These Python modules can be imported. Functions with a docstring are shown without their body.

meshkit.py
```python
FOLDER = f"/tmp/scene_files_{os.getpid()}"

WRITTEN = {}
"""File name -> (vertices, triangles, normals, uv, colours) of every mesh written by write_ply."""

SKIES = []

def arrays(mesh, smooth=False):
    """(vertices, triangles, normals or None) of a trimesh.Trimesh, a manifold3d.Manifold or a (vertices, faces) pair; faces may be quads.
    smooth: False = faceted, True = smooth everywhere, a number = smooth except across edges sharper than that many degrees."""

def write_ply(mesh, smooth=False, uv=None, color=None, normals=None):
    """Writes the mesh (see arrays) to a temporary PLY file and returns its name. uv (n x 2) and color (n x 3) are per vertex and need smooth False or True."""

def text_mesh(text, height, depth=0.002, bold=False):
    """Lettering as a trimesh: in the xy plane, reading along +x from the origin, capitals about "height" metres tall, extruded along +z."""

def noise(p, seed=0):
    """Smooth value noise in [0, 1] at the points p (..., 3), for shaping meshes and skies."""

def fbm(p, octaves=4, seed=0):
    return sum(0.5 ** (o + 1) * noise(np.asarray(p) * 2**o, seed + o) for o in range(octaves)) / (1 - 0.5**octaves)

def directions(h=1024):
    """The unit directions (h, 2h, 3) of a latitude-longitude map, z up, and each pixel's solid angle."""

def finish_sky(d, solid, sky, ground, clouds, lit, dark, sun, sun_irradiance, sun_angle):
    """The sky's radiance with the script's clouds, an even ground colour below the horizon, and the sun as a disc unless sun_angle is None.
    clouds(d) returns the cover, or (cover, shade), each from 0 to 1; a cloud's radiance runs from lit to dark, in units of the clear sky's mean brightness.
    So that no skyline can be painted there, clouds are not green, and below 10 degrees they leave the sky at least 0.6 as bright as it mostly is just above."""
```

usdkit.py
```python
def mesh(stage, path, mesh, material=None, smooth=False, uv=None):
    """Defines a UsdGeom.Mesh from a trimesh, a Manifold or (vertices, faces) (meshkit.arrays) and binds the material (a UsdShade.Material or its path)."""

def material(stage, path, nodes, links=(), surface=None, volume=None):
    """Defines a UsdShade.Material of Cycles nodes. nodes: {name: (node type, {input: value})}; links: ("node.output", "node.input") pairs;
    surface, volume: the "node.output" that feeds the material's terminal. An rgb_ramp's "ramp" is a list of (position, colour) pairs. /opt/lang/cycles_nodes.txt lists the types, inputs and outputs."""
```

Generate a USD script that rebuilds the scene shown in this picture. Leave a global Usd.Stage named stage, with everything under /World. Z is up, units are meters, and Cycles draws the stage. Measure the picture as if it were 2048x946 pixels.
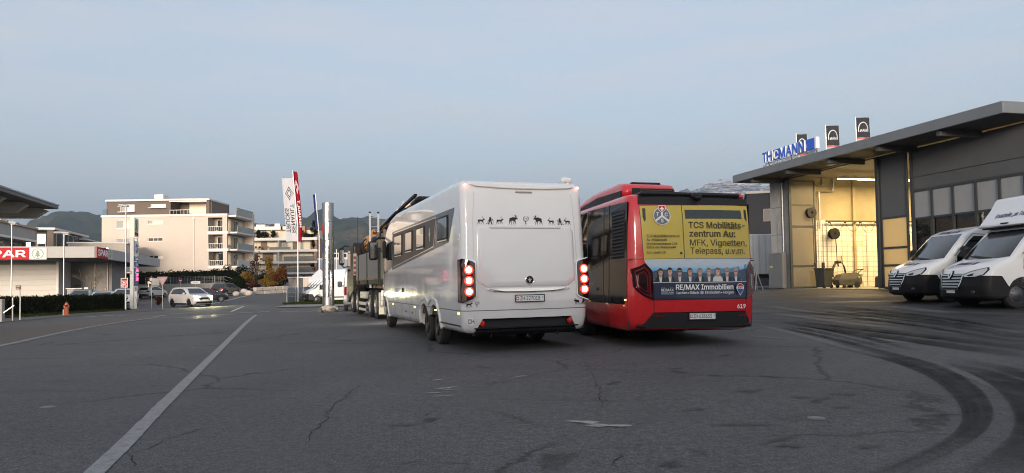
import math, random, numpy as np, trimesh, usdkit, meshkit
import manifold3d as m3
from shapely.geometry import Polygon, LineString, Point, box as sbox
from shapely.ops import unary_union
from shapely import affinity
from scipy.interpolate import RBFInterpolator, RegularGridInterpolator
from pxr import Usd, UsdGeom, UsdLux, UsdShade, Sdf, Gf, Vt

stage = Usd.Stage.CreateInMemory()
UsdGeom.SetStageUpAxis(stage, 'Z')
UsdGeom.SetStageMetersPerUnit(stage, 1.0)
UsdGeom.Xform.Define(stage, '/World')
UsdGeom.Scope.Define(stage, '/World/Looks')
rng = np.random.default_rng(7)
random.seed(7)
PI = math.pi

# ------------------------------------------------------------------ camera, sky, sun, exposure
FPX, CX, CY, CAMH, ROLL = 1420.0, 1024.0, 515.0, 1.3, 0.015
PITCH = math.atan(52 / FPX)
cam = UsdGeom.Camera.Define(stage, '/World/camera')
cam.CreateHorizontalApertureAttr(36.0)
cam.CreateFocalLengthAttr(36.0 * FPX / 2048)
cam.CreateVerticalApertureOffsetAttr(36.0 * (CY - 473) / 2048)
cam.CreateClippingRangeAttr(Gf.Vec2f(0.1, 60000))
_R0 = np.array([1, 0, 0.]); _F = np.array([0, math.cos(PITCH), math.sin(PITCH)]); _U = np.array([0, -math.sin(PITCH), math.cos(PITCH)])
_R = math.cos(ROLL) * _R0 - math.sin(ROLL) * _U
_Up = math.sin(ROLL) * _R0 + math.cos(ROLL) * _U
cam.AddTransformOp().Set(Gf.Matrix4d(*_R, 0, *_Up, 0, *(-_F), 0, 0, 0, CAMH, 1))
EXPOSURE = 2.25
HAZE = 0.00015
cam.CreateExposureAttr(EXPOSURE)
SUN_AZ, SUN_EL = math.radians(186), math.radians(3.0)      # the glow of a sun already low behind the photographer
SKY_STRENGTH, SUN_INT = 0.13, 0.52
dome = UsdLux.DomeLight.Define(stage, '/World/sky')
dome.GetPrim().SetCustomDataByKey('kind', 'structure')
sky_mat = usdkit.material(stage, '/World/Looks/sky_look', {
    'tc': ('texture_coordinate', {}),
    'sky': ('sky_texture', {'sky_type': 'single_scattering', 'sun_disc': False, 'sun_elevation': SUN_EL, 'sun_rotation': SUN_AZ, 'altitude': 410.0, 'air_density': 1.0, 'aerosol_density': 2.2, 'ozone_density': 2.0}),
    'sep': ('separate_xyz', {}),
    'up': ('map_range', {'from_min': 0.0, 'from_max': 0.42, 'to_min': 1.0, 'to_max': 0.0, 'clamp': True}),
    'map': ('mapping', {'scale': (2.0, 2.0, 16.0)}),
    'n': ('noise_texture', {'scale': 1.6, 'detail': 5.0, 'roughness': 0.55}),
    'r': ('rgb_ramp', {'ramp': [(0.42, (0, 0, 0)), (0.8, (1, 1, 1))]}),
    'k': ('math', {'math_type': 'multiply_add', 'value2': 0.34, 'value3': .50}),
    'veil': ('mix', {'color1': (1.36, 1.27, 1.24), 'color2': (1.85, 1.72, 1.76)}),
    'mix': ('mix', {'fac': 0.2}),
    'bg': ('background_shader', {'strength': SKY_STRENGTH}),
}, [('tc.generated', 'map.vector'), ('map.vector', 'n.vector'), ('n.fac', 'r.fac'), ('r.color', 'k.value1'), ('k.value', 'mix.fac'), ('tc.generated', 'sep.vector'), ('sep.z', 'up.value'), ('up.result', 'veil.fac'), ('veil.color', 'mix.color2'), ('sky.color', 'mix.color1'), ('mix.color', 'bg.color')], surface='bg.background')
UsdShade.MaterialBindingAPI.Apply(dome.GetPrim()).Bind(sky_mat)
sun = UsdLux.DistantLight.Define(stage, '/World/sun')
sun.CreateAngleAttr(20.0); sun.CreateIntensityAttr(SUN_INT); sun.CreateNormalizeAttr(True); sun.CreateColorAttr(Gf.Vec3f(1.0, 0.85, 0.71))
_sd = np.array([math.sin(SUN_AZ) * math.cos(0.09), math.cos(SUN_AZ) * math.cos(0.09), math.sin(0.09)])   # towards the sun
_x = np.cross([0, 0, 1.0], _sd); _x /= np.linalg.norm(_x); _y = np.cross(_sd, _x)
sun.AddTransformOp().Set(Gf.Matrix4d(*_x, 0, *_y, 0, *_sd, 0, 0, 0, 50, 1))

# ------------------------------------------------------------------ survey helpers: a sight line from the photographer's spot to a point at a distance
def ray(u, v): return _F + (u - CX) / FPX * _R - (v - CY) / FPX * _Up
def at(u, v, Y):
    d = ray(u, v); return np.array([0, 0, CAMH]) + d * Y / d[1]

# ------------------------------------------------------------------ terrain height, from surveyed spots
_spots = np.array([(0, 0, 0), (0, 6, 0), (-6, 6, 0), (6, 6, .04), (-.9, 13, .05), (-4, 22, .08), (3.5, 13.5, .08), (2.5, 17, .1), (11.8, 18.7, .52), (11.7, 21.5, .57), (16, 19, .7), (16, 22, .72),
    (14.3, 39, .784), (16.2, 31.2, .80), (20, 36, .8), (19, 28, .8), (18, 24, .8), (8, 26, .42), (8, 14, .22), (-6, 30, .08), (-7.5, 34, 0), (-11, 45, -.2), (-16, 55, -.15), (-29, 60, -.3), (-29, 52, -.3), (-32, 51, -.3),
    (-23, 36, -.3), (-13, 18, -.12), (-20, 26, -.22), (-38, 62, -.3), (-45, 75, -.3), (-20, 64, -.15), (-18, 70, -.1), (-33, 90, .25), (-36, 100, .5), (-41, 120, 1.6), (-60, 110, .6), (-70, 125, .8), (-12, 75, 0), (0, 60, 0),
    (12, 60, .6), (25, 60, .8), (0, 100, .2), (40, 100, .8), (-90, 90, .2), (40, 40, .8), (40, 0, .6), (12, 6, .2), (-40, 20, -.3), (-40, 0, -.2), (0, -30, 0), (40, -30, 0), (-40, -30, 0), (-120, 130, 1), (60, 130, .8), (-50, 172, 2.0), (-66, 172, 2.0)], float)
_rbf = RBFInterpolator(_spots[:, :2], _spots[:, 2], kernel='linear', smoothing=0.4)
_gx = np.arange(-130, 81, 1.5); _gy = np.arange(-42, 201, 1.5)
_G = _rbf(np.stack(np.meshgrid(_gx, _gy, indexing='ij'), -1).reshape(-1, 2)).reshape(len(_gx), len(_gy))
for _ in range(4):
    _P = np.pad(_G, 1, mode='edge'); _G = (_P[:-2, 1:-1] + _P[2:, 1:-1] + _P[1:-1, :-2] + _P[1:-1, 2:] + 2 * _G) / 6
_gi = RegularGridInterpolator((_gx, _gy), _G, bounds_error=False, fill_value=None)
def gz(x, y): return float(_gi((min(max(x, -129), 79), min(max(y, -41), 199))))
def gzv(P): return _gi(np.stack([np.clip(P[:, 0], -129, 79), np.clip(P[:, 1], -41, 199)], 1))
def on(u, v, dz=0.0):
    """where the sight line meets the ground"""
    t0, d = 1.0, ray(u, v)
    lo, hi = 2.0, 190.0
    prev = 2.0
    for Y in np.concatenate([np.arange(2, 30, .25), np.arange(30, 190, .5)]):
        p = at(u, v, Y)
        if p[2] < gz(p[0], p[1]) + dz:
            lo, hi = prev, Y
            for _ in range(20):
                m = (lo + hi) / 2; p = at(u, v, m)
                if p[2] < gz(p[0], p[1]) + dz: hi = m
                else: lo = m
            return at(u, v, hi)
        prev = Y
    return at(u, v, 190.0)

# ------------------------------------------------------------------ scene helpers
_used = {}
def numbered(path):
    n = _used.get(path, 0); _used[path] = n + 1
    p = path if n == 0 else f'{path}_{n:03d}'
    return p
def _parent(parent):
    return '/World' if parent is None else (parent if isinstance(parent, str) else str(parent.GetPath()))
def tag(o, label=None, cat=None, group=None, kind=None):
    for k, v in (('label', label), ('category', cat), ('group', group), ('kind', kind)):
        if v: o.SetCustomDataByKey(k, v)
    return o
def cat_(ms):
    ms = [m for m in (ms if isinstance(ms, (list, tuple)) else [ms]) if m is not None]
    return ms[0] if len(ms) == 1 else trimesh.util.concatenate([tm(m) for m in ms])
def tm(m):
    if hasattr(m, 'to_mesh'):
        q = m.to_mesh(); return trimesh.Trimesh(np.array(q.vert_properties[:, :3]), np.array(q.tri_verts), process=False)
    return m
def obj(name, mesh, mat, parent=None, smooth=False, label=None):
    path = numbered(_parent(parent) + '/' + name)
    m = usdkit.mesh(stage, path, tm(cat_(mesh)), mat, smooth)
    p = m.GetPrim()
    if label: p.SetCustomDataByKey('label', label)
    return p
def colobj(name, pieces, mat, parent=None):
    """flat print: pieces = [(mesh, colour)], one mesh with a colour per face corner"""
    path = numbered(_parent(parent) + '/' + name)
    V, F, C, n = [], [], [], 0
    for m, c in pieces:
        m = tm(m); V.append(m.vertices); F.append(m.faces + n); n += len(m.vertices); C.append(np.tile(np.asarray(c, float), (len(m.vertices), 1)))
    me = usdkit.mesh(stage, path, trimesh.Trimesh(np.vstack(V), np.vstack(F), process=False), mat)
    pv = UsdGeom.PrimvarsAPI(me).CreatePrimvar('Cd', Sdf.ValueTypeNames.Color3fArray, 'vertex'); pv.Set(Vt.Vec3fArray.FromNumpy(np.vstack(C).astype(np.float32)))
    return me.GetPrim()
def thing(name, label, cat, loc=(0, 0, 0), rotz=0.0, group=None, roll=0.0, pitch=0.0):
    x = UsdGeom.Xform.Define(stage, numbered('/World/' + name))
    M = np.eye(4)
    c, s = math.cos(rotz), math.sin(rotz)
    Rz = np.array([[c, -s, 0], [s, c, 0], [0, 0, 1.]])
    Ry = trimesh.transformations.rotation_matrix(-roll, [0, 1, 0])[:3, :3]; Rx = trimesh.transformations.rotation_matrix(pitch, [1, 0, 0])[:3, :3]
    A = Rz @ Ry @ Rx
    x.AddTransformOp().Set(Gf.Matrix4d(*A[:, 0], 0, *A[:, 1], 0, *A[:, 2], 0, *map(float, loc), 1))
    return tag(x.GetPrim(), label, cat, group)
def struct(name, mesh, mat, smooth=False, parent=None, kind='structure'):
    return tag(obj(name, mesh, mat, parent, smooth), kind=kind)

def bx(x0, x1, y0, y1, z0, z1, b=0.0):
    if b <= 0:
        m = trimesh.creation.box(bounds=[[min(x0, x1), min(y0, y1), min(z0, z1)], [max(x0, x1), max(y0, y1), max(z0, z1)]]); return m
    x0, x1 = min(x0, x1), max(x0, x1); y0, y1 = min(y0, y1), max(y0, y1); z0, z1 = min(z0, z1), max(z0, z1)
    b = min(b, (x1 - x0) * .45, (y1 - y0) * .45, (z1 - z0) * .45)
    P = []
    for k in range(3):
        for sx in (0, 1):
            for sy in (0, 1):
                for sz in (0, 1):
                    o = [b, b, b]; o[k] = 0
                    P.append(((x0 + o[0]) if sx == 0 else (x1 - o[0]), (y0 + o[1]) if sy == 0 else (y1 - o[1]), (z0 + o[2]) if sz == 0 else (z1 - o[2])))
    return trimesh.convex.convex_hull(np.array(P))
def frame_of(d):
    d = np.asarray(d, float); d = d / np.linalg.norm(d)
    a = np.array([0, 0, 1.]) if abs(d[2]) < .9 else np.array([1., 0, 0])
    u = np.cross(a, d); u /= np.linalg.norm(u)
    return u, np.cross(d, u), d
def tube(pts, r, n=8, caps=True):
    pts = np.asarray(pts, float); r = np.broadcast_to(r, (len(pts),)); N = len(pts)
    V, F = [], []
    u, v, _ = frame_of(pts[1] - pts[0])
    for i in range(N):
        d = pts[min(i + 1, N - 1)] - pts[max(i - 1, 0)]; d = d / max(np.linalg.norm(d), 1e-9)
        u = u - d * (u @ d); u /= max(np.linalg.norm(u), 1e-9); v = np.cross(d, u)
        for k in range(n):
            a = 2 * PI * k / n; V.append(pts[i] + r[i] * (math.cos(a) * u + math.sin(a) * v))
    for i in range(N - 1):
        for k in range(n):
            a, b, c, d_ = i * n + k, i * n + (k + 1) % n, (i + 1) * n + (k + 1) % n, (i + 1) * n + k
            F += [(a, b, c), (a, c, d_)]
    if caps:
        V += [pts[0], pts[-1]]
        for k in range(n):
            F += [(N * n, (k + 1) % n, k), (N * n + 1, (N - 1) * n + k, (N - 1) * n + (k + 1) % n)]
    return trimesh.Trimesh(np.array(V), np.array(F), process=False)
def rod(a, b, r, n=8): return tube([a, b], r, n)
def bar(a, b, w, h):
    a, b = np.asarray(a, float), np.asarray(b, float); u, v, d = frame_of(b - a)
    m = trimesh.creation.box(extents=[w, h, np.linalg.norm(b - a)])
    T = np.eye(4); T[:3, 0], T[:3, 1], T[:3, 2], T[:3, 3] = u, v, d, (a + b) / 2
    m.apply_transform(T); return m
def lathe(prof, axis='z', n=32, loc=(0, 0, 0)):
    """prof: (radius, height)"""
    prof = np.asarray(prof, float); V, F = [], []
    for r, h in prof:
        for k in range(n):
            a = 2 * PI * k / n; V.append((r * math.cos(a), r * math.sin(a), h))
    m = len(prof)
    for i in range(m - 1):
        for k in range(n):
            a, b, c, d = i * n + k, i * n + (k + 1) % n, (i + 1) * n + (k + 1) % n, (i + 1) * n + k
            F += [(a, b, c), (a, c, d)]
    t = trimesh.Trimesh(np.array(V), np.array(F), process=False)
    if axis == 'x': t.apply_transform(trimesh.transformations.rotation_matrix(PI / 2, [0, 1, 0]))
    if axis == 'y': t.apply_transform(trimesh.transformations.rotation_matrix(-PI / 2, [1, 0, 0]))
    t.apply_translation(loc); return t
def place(mesh, o, ex, ey):
    ex, ey = np.asarray(ex, float), np.asarray(ey, float); ez = np.cross(ex, ey); ez /= np.linalg.norm(ez)
    T = np.eye(4); T[:3, 0], T[:3, 1], T[:3, 2], T[:3, 3] = ex, ey, ez, o
    m = tm(mesh).copy(); m.apply_transform(T); return m
def ext(poly, d=0.01, z=0.0):
    """extrude a shapely polygon (or a list of points) along z"""
    g = poly if hasattr(poly, 'geom_type') else Polygon(poly)
    if not g.is_valid: g = g.buffer(0)
    ms = [trimesh.creation.extrude_polygon(q, d, engine='earcut') for q in getattr(g, 'geoms', [g]) if q.geom_type == 'Polygon' and q.area > 1e-9]
    m = trimesh.util.concatenate(ms) if len(ms) > 1 else ms[0]
    m.apply_translation((0, 0, z)); return m
_tc = {}
def txt(text, h, w=None, bold=False, anchor='l', depth=.004):
    k = (text, bold)
    if k not in _tc: _tc[k] = meshkit.text_mesh(text, 1.0, 1.0, bold)
    m = _tc[k].copy(); b = m.bounds
    sx = h if w is None else w / (b[1, 0] - b[0, 0])
    m.apply_translation((-b[0, 0] if anchor == 'l' else -(b[0, 0] + b[1, 0]) / 2, 0, 0)); m.apply_scale((sx, h, depth)); return m
def disc(x, y, r, n=28): return Point(x, y).buffer(r, quad_segs=n // 4)

# ------------------------------------------------------------------ materials
LK = '/World/Looks/'
_mats = {}
def mat(name, color, rough=.5, metal=0.0, coat=0.0, nscale=0, namt=0.0, bump=0.0, bscale=None, spec=None, dark=None, emit=None, estr=0.0, object_space=True):
    if name in _mats: return _mats[name]
    p = {'roughness': rough, 'metallic': metal, 'base_color': color}
    if coat: p |= {'coat_weight': coat, 'coat_roughness': .04}
    if spec is not None: p['specular_ior_level'] = spec
    if emit: p |= {'emission_color': emit, 'emission_strength': estr}
    nodes, links = {'p': ('principled_bsdf', p)}, []
    if nscale:
        lo = dark if dark is not None else tuple(c * (1 - namt) for c in color)
        hi = tuple(min(1, c * (1 + namt * .6)) for c in color)
        nodes['tc'] = ('texture_coordinate', {}) if object_space else ('geometry', {})
        nodes['n'] = ('noise_texture', {'scale': nscale, 'detail': 6.0, 'roughness': .65})
        nodes['r'] = ('rgb_ramp', {'ramp': [(.3, lo), (.5, color), (.72, hi)]})
        src = 'tc.object' if object_space else 'tc.position'
        links += [(src, 'n.vector'), ('n.fac', 'r.fac'), ('r.color', 'p.base_color')]
        nodes['mr'] = ('map_range', {'from_min': .3, 'from_max': .7, 'to_min': max(.02, rough - .07), 'to_max': min(1, rough + .09)})
        links += [('n.fac', 'mr.value'), ('mr.result', 'p.roughness')]
        if bump:
            nodes['n2'] = ('noise_texture', {'scale': bscale or nscale * 6, 'detail': 4.0})
            nodes['b'] = ('bump', {'strength': bump, 'distance': .02})
            links += [(src, 'n2.vector'), ('n2.fac', 'b.height'), ('b.normal', 'p.normal')]
    _mats[name] = usdkit.material(stage, LK + name, nodes, links, surface='p.BSDF'); return _mats[name]
def glow(name, color, s):
    if name not in _mats: _mats[name] = usdkit.material(stage, LK + name, {'e': ('emission', {'color': color, 'strength': s * .36})}, [], surface='e.emission')
    return _mats[name]
def pane(name, tint=(.75, .8, .8), ior=1.5, rough=.02):
    if name not in _mats:
        _mats[name] = usdkit.material(stage, LK + name, {'f': ('fresnel', {'IOR': ior}), 't': ('transparent_bsdf', {'color': tint}), 'g': ('glossy_bsdf', {'color': (.95, .95, .95), 'roughness': rough}), 'm': ('mix_closure', {})},
            [('f.fac', 'm.fac'), ('t.BSDF', 'm.closure1'), ('g.BSDF', 'm.closure2')], surface='m.closure')
    return _mats[name]
def leafmat(name, a, b, scale=.8):
    if name not in _mats:
        _mats[name] = usdkit.material(stage, LK + name, {'g': ('geometry', {}), 'n': ('noise_texture', {'scale': scale, 'detail': 3.0}), 'mixf': ('math', {'math_type': 'add', 'value2': -.25}), 'add': ('math', {'math_type': 'multiply_add', 'value2': .5}),
            'r': ('rgb_ramp', {'ramp': [(.2, a), (.8, b)]}), 'd': ('diffuse_bsdf', {'roughness': .8}), 't': ('translucent_bsdf', {}), 'm': ('mix_closure', {'fac': .25})},
            [('g.position', 'n.vector'), ('g.random_per_island', 'add.value1'), ('n.fac', 'mixf.value1'), ('mixf.value', 'add.value3'), ('add.value', 'r.fac'), ('r.color', 'd.color'), ('r.color', 't.color'), ('d.BSDF', 'm.closure1'), ('t.BSDF', 'm.closure2')], surface='m.closure')
    return _mats[name]
def printmat():
    if 'print_ink' not in _mats:
        _mats['print_ink'] = usdkit.material(stage, LK + 'print_ink', {'a': ('attribute', {'attribute': 'Cd'}), 'p': ('principled_bsdf', {'roughness': .35})}, [('a.color', 'p.base_color')], surface='p.BSDF')
    return _mats['print_ink']

WHITE = mat('white_paint', (.78, .78, .77), .22, coat=.6, nscale=.7, namt=.03)
WHITE_MH = mat('motorhome_white', (.74, .735, .725), .10, coat=1.0, nscale=1.1, namt=.035)
RED = mat('bus_red', (.60, .018, .022), .25, coat=.7, nscale=.6, namt=.05)
SILVER_P = mat('silver_paint', (.42, .43, .44), .3, metal=.4, coat=.5, nscale=.8, namt=.04)
BLUE_P = mat('blue_grey_paint', (.20, .25, .31), .25, coat=.6, nscale=.8, namt=.04)
BLUE2_P = mat('pale_blue_paint', (.34, .40, .46), .25, coat=.6, nscale=.8, namt=.04)
DARK_P = mat('black_paint', (.02, .02, .024), .2, coat=.6, nscale=.8, namt=.1)
GREY_P = mat('grey_paint', (.12, .125, .13), .25, coat=.6, nscale=.8, namt=.05)
RUBBER = mat('tyre_rubber', (.018, .018, .018), .8, nscale=5, namt=.3)
PLASTIC = mat('black_plastic', (.012, .012, .013), .5, spec=.28, nscale=3, namt=.25)
GLASS = mat('dark_glass', (.008, .009, .011), .03, coat=.3, spec=.6)
CARGLASS = mat('car_glass', (.02, .024, .028), .03, spec=.7)
CHROME = mat('chrome', (.8, .8, .8), .12, metal=1.0)
ALLOY = mat('alloy_metal', (.35, .36, .37), .3, metal=.85, nscale=4, namt=.1)
STEEL = mat('galvanised_steel', (.42, .43, .44), .42, metal=.75, nscale=3, namt=.15)
GREYPAINT = mat('grey_pole_paint', (.38, .39, .39), .45, nscale=2, namt=.1)
INK = mat('black_ink', (.012, .012, .012), .45)
WHITEINK = mat('white_ink', (.85, .85, .85), .45)
PLATEW = mat('plate_white', (.75, .75, .73), .35)
CONC = mat('concrete', (.36, .35, .33), .85, nscale=1.2, namt=.22, bump=.25, bscale=14)
CONC_D = mat('concrete_dark', (.20, .20, .195), .85, nscale=1.0, namt=.25, bump=.25, bscale=14)
# ------------------------------------------------------------------ ground
def ground_mesh():
    xs = np.concatenate([[-9000, -4000, -1500, -600, -250], np.arange(-129, -40, 4), np.arange(-40, 32, 1.0), np.arange(32, 79, 4), [250, 600, 1500, 4000, 12000]])
    ys = np.concatenate([[-3000, -800, -200, -80], np.arange(-41, 0, 4), np.arange(0, 66, 1.0), np.arange(66, 199, 4), [400, 900, 2000, 5000, 14000]])
    X, Y = np.meshgrid(xs, ys, indexing='ij')
    P = np.stack([X.ravel(), Y.ravel()], 1); Z = gzv(P)
    far = np.maximum(np.abs(P[:, 0]) - 130, 0) + np.maximum(P[:, 1] - 199, 0) + np.maximum(-41 - P[:, 1], 0)
    Z = np.where(far > 0, Z * np.exp(-far / 300) - .0005 * far.clip(0, 2000), Z)
    n, m = len(xs), len(ys); F = []
    idx = np.arange(n * m).reshape(n, m)
    a, b, c, d = idx[:-1, :-1].ravel(), idx[1:, :-1].ravel(), idx[1:, 1:].ravel(), idx[:-1, 1:].ravel()
    F = np.concatenate([np.stack([a, b, c], 1), np.stack([a, c, d], 1)])
    return trimesh.Trimesh(np.column_stack([P, Z]), F, process=False)
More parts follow.
